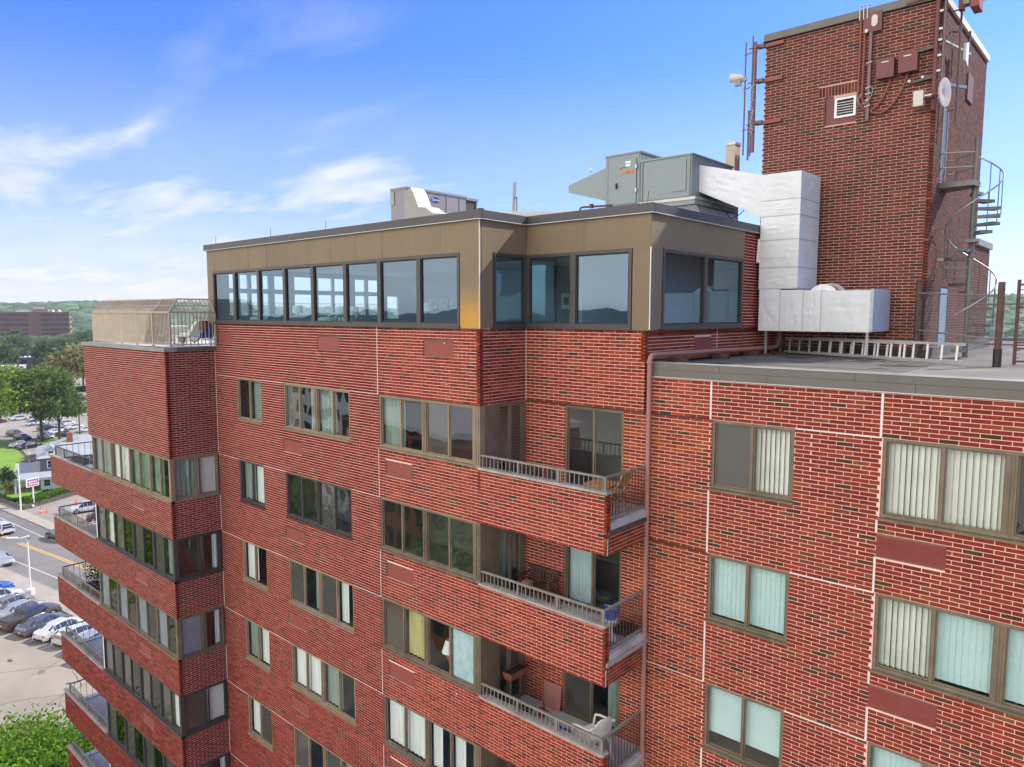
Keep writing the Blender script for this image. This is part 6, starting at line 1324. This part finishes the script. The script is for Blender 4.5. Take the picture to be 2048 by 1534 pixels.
car('suv', 'white', -111.4, 15.6, math.pi+.14, 'white SUV driving away along the road at the left edge', name='moving_car')
car('sedan', 'silver', -96.3, 11.9+.0, .10, 'silver sedan with an aerial at the left edge of the road, coming nearer', name='moving_car')
car('sedan', 'navy', -102.0, 20.2, math.pi+.15, 'dark car at the far kerb cut off by the brick balcony', name='parked_car')
car('suv', 'white', -114.6, 27.6, 1.45+math.pi, 'white crossover in the driveway seen through the second balcony rail')
car('sedan', 'darkred', -107.5, 27.8, 1.3, 'dark red car in the driveway seen low through the second balcony rail')
car('sedan', 'black', -184.5, 38.6, math.pi/2+.25, 'black sedan on the side road beyond the lawn', name='moving_car'); car('sedan', 'silver', -188.0, 37.6, math.pi/2+.25, 'silver sedan just behind the black sedan on the side road', name='moving_car')
car('sedan', 'grey', -166.5, 34.6, math.pi/2+.1, 'dark car beside the grey house, cut by its roof')
GF = 'cars scattered over the far parking lot'
for kind, col, x, y, h, lab in [('suv', 'white', -223.6, 50.2, 1.75, 'white SUV behind the left tree in the far parking lot'), ('suv', 'black', -210.5, 49.4, 1.75, 'black SUV between the two verge trees in the far parking lot'), ('sedan', 'white', -202.5, 48.9, 1.8, 'white sedan half hidden by the tree trunks in the far parking lot'),
        ('sedan', 'white', -207.9, 55.2, 1.75, 'white sedan right of the trees, middle of three white cars'), ('sedan', 'white', -200.5, 55.6, 1.75, 'white sedan nearest the wooden pole in the far parking lot'), ('hatch', 'white', -216.8, 56.0, 1.75, 'white hatchback behind the other white cars right of the trees'),
        ('suv', 'silver', -196.6, 45.1, .25, 'silver SUV facing the camera between the two tree trunks'), ('sedan', 'navy', -197.2, 49.5, .3, 'dark sedan nose to the verge right of the trees'), ('suv', 'brown', -206.0, 41.0, .4, 'dark open car at the left side of the far parking lot'),
        ('hatch', 'black', -198.5, 40.6, .4, 'black car nose to the verge at the left of the far parking lot'), ('sedan', 'silver', -213.0, 52.8, 1.75, 'silver sedan behind the black SUV in the far parking lot'), ('sedan', 'darkred', -236, 44, 1.6, 'small red car deep in the far parking lot behind the big tree'), ('sedan', 'white', -238, 50, 1.6, 'small white car deep in the far parking lot behind the big tree')]:
    car(kind, col, x, y, h, lab, GF)

# ------------------------------------------------------------------ street furniture and the grey house
def lamp_post(x, y, label):
    o = thing('street_lamp', (x, y, G), label, 'street lamp'); MB().lathe((x, y, G), [(.001, 0), (.42, 0), (.42, .72), (.001, .74)], 16).build('concrete_base', 'white', o, smooth=50)
    MB().tube([(x, y, G+.7), (x, y, G+6.6)], .10, 10, r2=.075).build('pole', 'white', o, smooth=True)
    d = Vector((-.25, -.97, 0)); a = Vector((x, y, G+6.6)); MB().bar(a, a+d*1.0+Vector((0, 0, .05)), .07).build('arm', 'white', o); MB().bar(a, a-d*.3+Vector((0, 0, .12)), .08).build('arm', 'black', o)
    MB().bar(a+d*.8+Vector((0, 0, .12)), a+d*1.9+Vector((0, 0, .25)), .34, .12).build('lamp_head', 'white', o); MB().bar(a+Vector((.25, .1, .2)), a+Vector((-.2, -.6, .0)), .34, .14).build('lamp_head', 'white', o)
    MB().lathe(a+Vector((.1, .2, -.12)), [(.001, 0), (.18, 0), (.2, .2), (.001, .22)], 12).build('sensor_housing', 'galv', o)
lamp_post(-81.5, 11.3, 'white parking lot lamp post on a round concrete base by the road')
o = thing('flagpole', (-123.1, 21.1, G), 'bare white pole at the corner of the garden wall', 'pole'); MB().tube([(-123.1, 21.0, G), (-123.1, 21.0, G+7.6)], .13, 8, r2=.09).build('pole_shaft', 'white', o, smooth=True)
sg = thing('business_sign', (-124, 23.05, G), 'magenta roadside sign with two lines of white lettering on a white pole', 'sign')
sx = Vector((-.35, .937, 0)); sn = Vector((.937, .35, 0)); c_ = Vector((-124, 23.05, G+4.1))
MB().tube([(-124, 23.05, G), (-124, 23.05, G+3.3)], .12, 10).build('sign_post', 'white', sg, smooth=True); MB().lathe((-123.6, 22.8, G+.1), [(.001, 0), (.2, .1), (.2, .35), (.001, .45)], 10).build('post_lamp', 'white', sg)
def slab_(name, c, hx, hz, t0, t1, mt): MB().hexa([c-sx*hx-Vector((0, 0, hz))+sn*t0, c+sx*hx-Vector((0, 0, hz))+sn*t0, c+sx*hx+Vector((0, 0, hz))+sn*t0, c-sx*hx+Vector((0, 0, hz))+sn*t0, c-sx*hx-Vector((0, 0, hz))+sn*t1, c+sx*hx-Vector((0, 0, hz))+sn*t1, c+sx*hx+Vector((0, 0, hz))+sn*t1, c-sx*hx+Vector((0, 0, hz))+sn*t1]).build(name, mt, sg)
slab_('sign_cabinet', c_, 1.02, .66, -.12, .10, 'white'); slab_('sign_face', c_, .90, .53, .101, .12, 'magenta')
text_mesh('sign_lettering', 'Altered', .46, 'white', sg, c_+sn*.13+Vector((0, 0, .19))-sx*.08, sx, (0, 0, 1), bold=.012); text_mesh('sign_lettering', 'Elements', .42, 'white', sg, c_+sn*.13+Vector((0, 0, -.21))+sx*.06, sx, (0, 0, 1), bold=.012)
def low_wall(name, pts, h, t, mt, label, cat='wall'):
    m = MB()
    for a, b in zip(pts[:-1], pts[1:]):
        a, b = Vector((*a, G)), Vector((*b, G)); n = Vector((-(b-a).y, (b-a).x, 0)).normalized()*t/2; m.hexa([a-n, b-n, b+n, a+n]+[p+Vector((0, 0, h)) for p in (a-n, b-n, b+n, a+n)])
    return tag(m.build(name, mt), label, cat)
low_wall('garden_wall', [(-175, 17.2), (-131.5, 20.3), (-123.1, 21.2), (-126, 27), (-129, 32.5), (-131, 37)], .75, .3, 'lowwall', 'low brown stone wall round the garden of the grey house')
def hedge(name, pts, h, t, n, label, size=.14, base=(.12, .24, .02), seed=1):
    g = np.random.default_rng(seed); P = []
    for a, b in zip(pts[:-1], pts[1:]):
        a, b = np.array(a), np.array(b); k = int(n*np.linalg.norm(b-a)); u = g.uniform(0, 1, k)[:, None]; c = a+(b-a)*u; nn = np.array([-(b-a)[1], (b-a)[0]]); nn = nn/np.linalg.norm(nn)
        zz = g.uniform(0, 1, k)**.5; c = c+nn*(g.uniform(-.5, .5, k)*t)[:, None]; P.append(np.concatenate([c, (G+.1+zz*h)[:, None]], 1))
    P = np.concatenate(P).astype(np.float32); me = leafmesh('foliage', P, size, (np.array(base)*g.uniform(.6, 1.3, (len(P), 1))).tolist(), seed=seed); me.materials.append(M['leaf'])
    o = thing(name, (*pts[0], G), label, 'hedge' if 'hedge' in name else 'bush'); q_ = bpy.data.objects.new('foliage', me); COL.objects.link(q_); q_.parent = o; q_.location = -Vector(o.location); return o
hedge('clipped_hedge', [(-124.2, 22.2), (-127, 27.5), (-129.8, 33), (-131.5, 37)], 1.5, 1.6, 420, 'bright green clipped hedge on the garden wall beside the sign')
hedge('dark_hedge', [(-128.5, 20.9), (-127.8, 22.5), (-129, 25.5), (-131, 27.5)], .9, 1.4, 300, 'low dark green bushes curving in the garden behind the sign', base=(.03, .07, .015), seed=2); hedge('street_hedge', [(-160, 18.4), (-140, 20.0), (-128, 21.1)], .8, 1.0, 240, 'low hedge on the garden wall along the pavement', base=(.05, .10, .02), seed=3)
hedge('yellow_bush', [(-138.4, 22.6), (-137.2, 23.4)], 1.3, 1.6, 500, 'yellow green bush in the lawn left of the young tree', base=(.34, .33, .02), seed=4)
hs = thing('grey_house', (-140.5, 28.6, G), 'two storey grey clapboard house with white porch and pale hipped roof', 'house')
hx0, hx1, hy0, hy1 = -154, -140.5, 28.6, 47; ze = G+5.9
MB().box(hx0, hx1, hy0, hy1, G, ze).build('wall', 'siding', hs)
rf = MB(); A_, B_, C_, D_ = (hx0-.5, hy0-.5, ze), (hx1+.5, hy0-.5, ze), (hx1+.5, hy1+.5, ze), (hx0-.5, hy1+.5, ze); E_, F_2 = (-147.2, hy0+5.5, ze+3.4), (-147.2, hy1-4.5, ze+3.4)
rf.quad([A_, B_, E_]).quad([B_, C_, F_2, E_]).quad([C_, D_, F_2]).quad([D_, A_, E_, F_2]).quad([D_, C_, B_, A_]); r_ = rf.build('roof', 'shingle', hs)
for x, y in ((-145.5, 33.6), (-145.5, 44.5)): c = MB().box(x-.7, x+.7, y-.5, y+.5, ze+1.5, ze+4.4).build('chimney', 'terracotta', r_); MB().box(x-.8, x+.8, y-.6, y+.6, ze+4.4, ze+4.6)
dm = MB().box(-143.6, -140.9, 29.6, 31.2, ze-.2, ze+1.6).build('dormer', 'white', hs); MB().prism([(-140.7, 29.3, ze+1.6), (-140.7, 31.5, ze+1.6), (-140.7, 30.4, ze+2.6)], (-3.2, 0, 0)).build('dormer_roof', 'shingle', dm); MB().box(-140.899, -140.86, 30.05, 30.75, ze+.3, ze+1.3).build('dormer_window', 'fargls', dm)
def hwin(fr, a, v, w=.9, h=1.5):
    f_ = MB().lbox(fr, a-w/2-.14, a+w/2+.14, v-.14, v+h+.16, 0, .05).build('window', 'white', hs); MB().lbox(fr, a-w/2, a+w/2, v, v+h/2-.03, .05, .06).build('pane', 'fargls', f_); MB().lbox(fr, a-w/2, a+w/2, v+h/2+.03, v+h, .05, .06).build('pane', 'fargls', f_)
hs_e = Fr((hx1, 0, 0), (0, 1, 0), (1, 0, 0)); hs_s = Fr((0, hy0, 0), (1, 0, 0), (0, -1, 0))
for y in (30.3, 32.9, 36, 39, 42): hwin(hs_e, y, G+3.7)
for x in (-151.5, -148, -144.5): hwin(hs_s, x, G+3.7); hwin(hs_s, x, G+.9)
MB().box(-140.5, -134.6, 24.5, 35.5, G+2.75, G+2.95).build('porch_roof', 'shingle', hs); MB().box(-152, -140.6, 24.6, 28.6, G+2.75, G+2.93).build('porch_roof', 'shingle', hs); MB().box(-140.45, -134.65, 24.55, 35.4, G+2.5, G+2.745).build('porch_fascia', 'white', hs)
for x, y in ((-134.9, 24.9), (-138, 24.9), (-142, 24.9), (-147, 24.9), (-134.9, 35.1)): MB().box(x-.12, x+.12, y-.12, y+.12, G, G+2.5).build('porch_post', 'white', hs)
MB().box(-140.5, -136.0, 28.6, 33.2, G, G+2.49).build('bay_wall', 'white', hs)
bf = Fr((-136.0, 0, 0), (0, 1, 0), (1, 0, 0)); hwin(bf, 29.6, G+.8, .9, 1.3); hwin(bf, 31.9, G+.8, .9, 1.3); hwin(hs_e, 34.6, G+.8, .9, 1.4); hwin(hs_e, 37.5, G+.8, .9, 1.4)
MB().box(-136, -135.0, 34, 37.6, G, G+.9).build('porch_railing', 'white', hs)
hs.rotation_euler = (0, 0, -.27); hs.scale = (1, 1, .84)
for k, (x, y, s, lab) in enumerate([(-118.8, 22.55, 1., 'tall orange and white traffic cone in the driveway'), (-118.6, 23.35, .7, 'short orange traffic cone right of the tall one'), (-121.3, 28.4, .8, 'orange traffic cone by the hedge, seen above the balcony rail')]):
    o = thing('traffic_cone', (x, y, G), lab, 'cone', 'traffic cones in the driveway'); MB().lathe((x, y, G+.02), [(.001, 0), (.30*s, 0), (.30*s, .05), (.17*s, .06), (.05*s, 1.05*s), (.001, 1.06*s)], 14).build('cone_body', 'cone', o, smooth=40)
    MB().lathe((x, y, G+.02), [(.135*s, .35*s), (.115*s, .52*s)], 14).build('reflective_band', 'white', o)
o = thing('utility_pole', (-189.4, 50.7, G), 'brown wooden pole with a white lamp on the verge', 'pole'); MB().tube([(-189.4, 50.7, G), (-189.4, 50.7, G+7.8)], .18, 8, r2=.12).build('pole_shaft', 'bark', o, smooth=True); MB().bar((-189.4, 50.7, G+7.6), (-190, 49.2, G+8.5), .14).build('lamp_arm', 'white', o); MB().bar((-190, 49.2, G+8.5), (-190.3, 48.6, G+8.5), .4, .14).build('lamp_head', 'white', o)
o = thing('utility_pole', (-286, 78.5, G+3), 'grey utility pole with crossarm beside the highway', 'pole'); MB().tube([(-286, 78.5, G+2), (-286, 78.5, G+14)], .22, 8).build('pole_shaft', 'galv', o); MB().bar((-286, 76, G+13), (-286, 81, G+13), .22).build('crossarm', 'galv', o); MB().bar((-286, 77.2, G+11.6), (-286, 79.8, G+11.6), .16).build('crossarm', 'galv', o)
o = thing('power_lines', (-286, 60, G+12), 'thin wires running from the grey utility pole', 'wires')
for y0 in (76.3, 80.7): MB().tube([(-286, y0, G+13), (-320, y0-12, G+12), (-380, y0-30, G+13)], .05, 4).build('wire', 'black', o)
low_wall('retaining_wall', [(-253, 0), (-252, 60), (-249, 130)], 2.9, .6, 'copingl', 'long grey retaining wall below the highway behind the far parking lot'); 
o = thing('guard_rail', (-262, 60, G+2.9), 'pale guard rail along the near edge of the highway', 'guard rail'); MB().bar((-259, 0, G+3.7), (-256, 130, G+3.7), .1, .35).build('beam', 'galv', o)
for y in range(0, 130, 6): MB().box(-259+y*3/130-.08, -259+y*3/130+.08, y-.08, y+.08, G+2.9, G+3.6).build('post', 'galv', o)

# ------------------------------------------------------------------ distant buildings
def far_building(name, cx, cy, w, d, h, rz, wm, label, storeys, nwin_front, nwin_side, z0=G, roofm='roofw', strips=False, cat='building', extras=None, wh=.5, sidem=None):
    o = thing(name, (cx, cy, z0), label, cat, None, rz)
    def B(n, f, mt): return f.build(n, mt, o, local=True)
    B('wall', MB().box(-w/2, w/2, -d/2, d/2, 0, h), wm); B('roof', MB().box(-w/2-.3, w/2+.3, -d/2-.3, d/2+.3, h, h+.5), roofm)
    if sidem: B('side_wall', MB().box(w/2, w/2+.25, -d/2, d/2, 0, h-.2), sidem)
    fh = h/storeys; fr_ = Fr((0, -d/2, 0), (1, 0, 0), (0, -1, 0)); sd_ = Fr((w/2+(.25 if sidem else 0), 0, 0), (0, 1, 0), (1, 0, 0)); sl_ = Fr((-w/2, 0, 0), (0, -1, 0), (-1, 0, 0))
    for s in range(storeys):
        v = s*fh+fh*.3
        if strips:
            for a, b in strips: B('window_band', MB().lbox(fr_, a, b, v, v+fh*.42, 0, .12), 'fargls'); B('spandrel', MB().lbox(fr_, a, b, v-.25*fh, v-.03, 0, .5), 'officebr')
        else:
            for k in range(nwin_front): a = -w/2+w*(k+.5)/nwin_front; B('window', MB().lbox(fr_, a-w/nwin_front*.27, a+w/nwin_front*.27, v, v+fh*wh, 0, .12), 'fargls')
        for k in range(nwin_side):
            a = -d/2+d*(k+.5)/nwin_side
            B('window', MB().lbox(sd_, a-d/nwin_side*.25, a+d/nwin_side*.25, v, v+fh*wh, 0, .12), 'fargls')
    return o
yaw_off = math.atan2(-1, -.22)
# the office block faces the camera: its long front looks roughly towards +X
OX, OY = -699, 181; dv = Vector((11.4-OX, -11.7-OY, 0)).normalized(); rzo = math.atan2(dv.y, dv.x)+math.pi/2-.10
of = far_building('office_building', OX, OY, 49, 22, 24.5, rzo, 'officebr', 'brown brick office block of six storeys with tan end wall on the left horizon', 6, 0, 4, z0=G+7, strips=[(-24, -14.8), (-14.2, -4.8), (4.2, 13.2), (13.8, 23.6)], sidem='officetan', roofm='officebr')
for n_, b_, mt in (('penthouse', (-2.5, 9, -6, 6, 25, 27.6), 'officetan'), ('penthouse', (-14, -2.6, -5, 5, 25, 26.4), 'roofw'), ('roof_unit', (-1, 6, -7, -3, 27.6, 28.6), 'roofw')):
    MB().box(*b_).build(n_, mt, of, local=True)
for x in (12.5, 17.2): MB().lathe((x, -4, 25), [(1.4, 0), (1.4, .8), (.8, 1.7), (.001, 2.0)], 14).build('roof_dome', 'roofw', of, local=True)
far_building('beige_building', -640, 232, 34, 14, 9, rzo, 'beige', 'beige flat roofed building right of the brown office block', 2, 0, 0, z0=G+3); far_building('beige_building', -560, 216, 30, 14, 7.5, rzo, 'beige', 'low cream building just left of the terrace railing', 2, 0, 0, z0=G+3)
far_building('house', -655, 215, 10, 9, 9, rzo, 'white', 'small white gabled house between the office block and the beige buildings', 2, 2, 2, z0=G+4, roofm='shingle', cat='house')
far_building('low_building', -420, 112, 30, 10, 5.5, rzo, 'siding', 'low building with pale flat roof and white posts among the trees', 1, 6, 2, z0=G+3)
far_building('white_building', -395, 141, 44, 22, 8, rzo, 'roofw', 'white flat roofed building behind the mixed tree, cut off by the brick tower', 2, 0, 0, z0=G+2)
far_building('white_cottage', -560, 150, 12, 9, 8, rzo, 'white', 'white low building in front of the brown office block behind the trees', 2, 2, 2, z0=G+3); far_building('grey_shed', -345, 56, 16, 10, 4.5, rzo, 'copingl', 'grey flat roofed shed at the left edge below the office block', 1, 3, 1, z0=G+3); far_building('gas_station_canopy', -372, 81, 11, 7, 4.5, rzo, 'roofw', 'small pale canopy beside the upper road behind the big tree', 1, 0, 0, z0=G+3)
far_building('apartment_slab', -545, 352, 62, 14, 24, rzo-.2, 'beige', 'long beige apartment slab with small dark windows behind the terrace railing', 8, 17, 2, z0=G, roofm='beige', wh=.42)
far_building('white_tower', -430, 226, 16, 14, 25, rzo-.1, 'roofw', 'pale tower block behind the middle of the terrace railing', 8, 4, 3, z0=G); far_building('brick_hall', -360, 170, 18, 14, 18, rzo, 'officebr', 'brown brick hall behind the terrace railing', 5, 4, 3, z0=G)
# blocks south of the building, mirrored in the windows
far_building('brick_block', -46, -42, 22, 14, 20, math.pi+.2, 'terracotta', 'red brick building south of the apartment block, behind the camera', 6, 7, 4); far_building('white_balcony_block', -78, -58, 30, 16, 27, math.pi+.15, 'roofw', 'white balconied building south of the apartment block, behind the camera', 9, 8, 4)

# ------------------------------------------------------------------ small traces of wear
wd = random.Random(31)
for k in range(12):      # mortar splashes on the brick
    fr, a, v = wd.choice([(P1, wd.uniform(-3.4, 3.2), wd.uniform(-4.15, -3.05)-H*wd.choice([0, 1, 2])), (P1, wd.uniform(-3.5, -.2), wd.uniform(-1.4, .1)), (P2, wd.uniform(5, 10), wd.uniform(-4, -3.2)-H*wd.choice([0, 1]))])
    w, h = wd.uniform(.01, .025), wd.uniform(.015, .04); m = MB(); m.quad([fr.p(a+w*math.cos(t)*wd.uniform(.5, 1), v+h*math.sin(t)*wd.uniform(.5, 1), .0125) for t in np.linspace(0, 6.28, 9)[:-1]]); m.build('mortar_splash', 'mortar', bld)
for fr, xs_, vs_ in ((FP, PJ[:-1], (2.0, 2.62)), (F2, (.1, .9, 1.64, 1.76, 2.6, 3.3), (2.0, 2.62)), (FD, (1.7, 1.98, 2.1, 3.0, 3.9, 4.1, 5.0, 5.9), (2.0, 2.62)), (FP, (-.5, -.1), (.4, .9, 1.4)), (F2, (3.05, 3.33), (.4, .9, 1.4))):
    m = MB()
    for x in xs_:
        for v in vs_: m.lbox(fr, x-.009, x+.009, v-.009, v+.009, 0, .009)
    m.build('fixing_screws', 'fold', bld)
for x in (4.6, 6.2, 7.8, 9.4, 11): MB().box(x-.03, x+.03, 1.95, 8.1, -.4995, -.4955).build('membrane_seam', 'copingg', bld)
for y in (3.4, 5.2): MB().box(3.7, 15, y-.03, y+.03, -.4953, -.491).build('membrane_seam', 'copingg', bld)
for k in range(14):
    x, y = wd.uniform(3.9, 9.5), wd.uniform(2.2, 6.4); r0 = wd.uniform(.05, .22); m = MB(); m.quad([(x+2.2*r0*math.cos(t)*wd.uniform(.7, 1), y+r0*math.sin(t)*wd.uniform(.7, 1), -.4902) for t in np.linspace(0, 6.28, 12)[:-1]]); m.build('roof_stain', wd.choice(['membrane', 'dkwood', 'copingg']), bld)
# ------------------------------------------------------------------ air
hz_m = bpy.data.materials.new('air'); hz_m.use_nodes = True; t = hz_m.node_tree; t.nodes.clear(); o_ = NN(t, 'ShaderNodeOutputMaterial'); pv = NN(t, 'ShaderNodeVolumePrincipled')
pv.inputs['Color'].default_value = (.86, .92, 1, 1); pv.inputs['Density'].default_value = .00012; t.links.new(pv.outputs[0], o_.inputs['Volume'])
hb = MB().box(-3300, 3300, -3300, 3300, G-1.5, 24.0); ho_ = hb.build('haze', hz_m); stuff(ho_)

for k in range(46):      # oil spots and patches on the near lot
    x, y = wd.uniform(-76, -34), wd.uniform(-8, 8); r0 = wd.uniform(.15, .9); m = MB()
    m.quad([(x+r0*math.cos(t)*wd.uniform(.6, 1.6), y+r0*math.sin(t)*wd.uniform(.4, 1), G+.0135+k*.00002) for t in np.linspace(0, 6.28, 11)[:-1]]); struct(m.build('oil_stain', 'lotst' if wd.random() < .75 else 'crackg'))
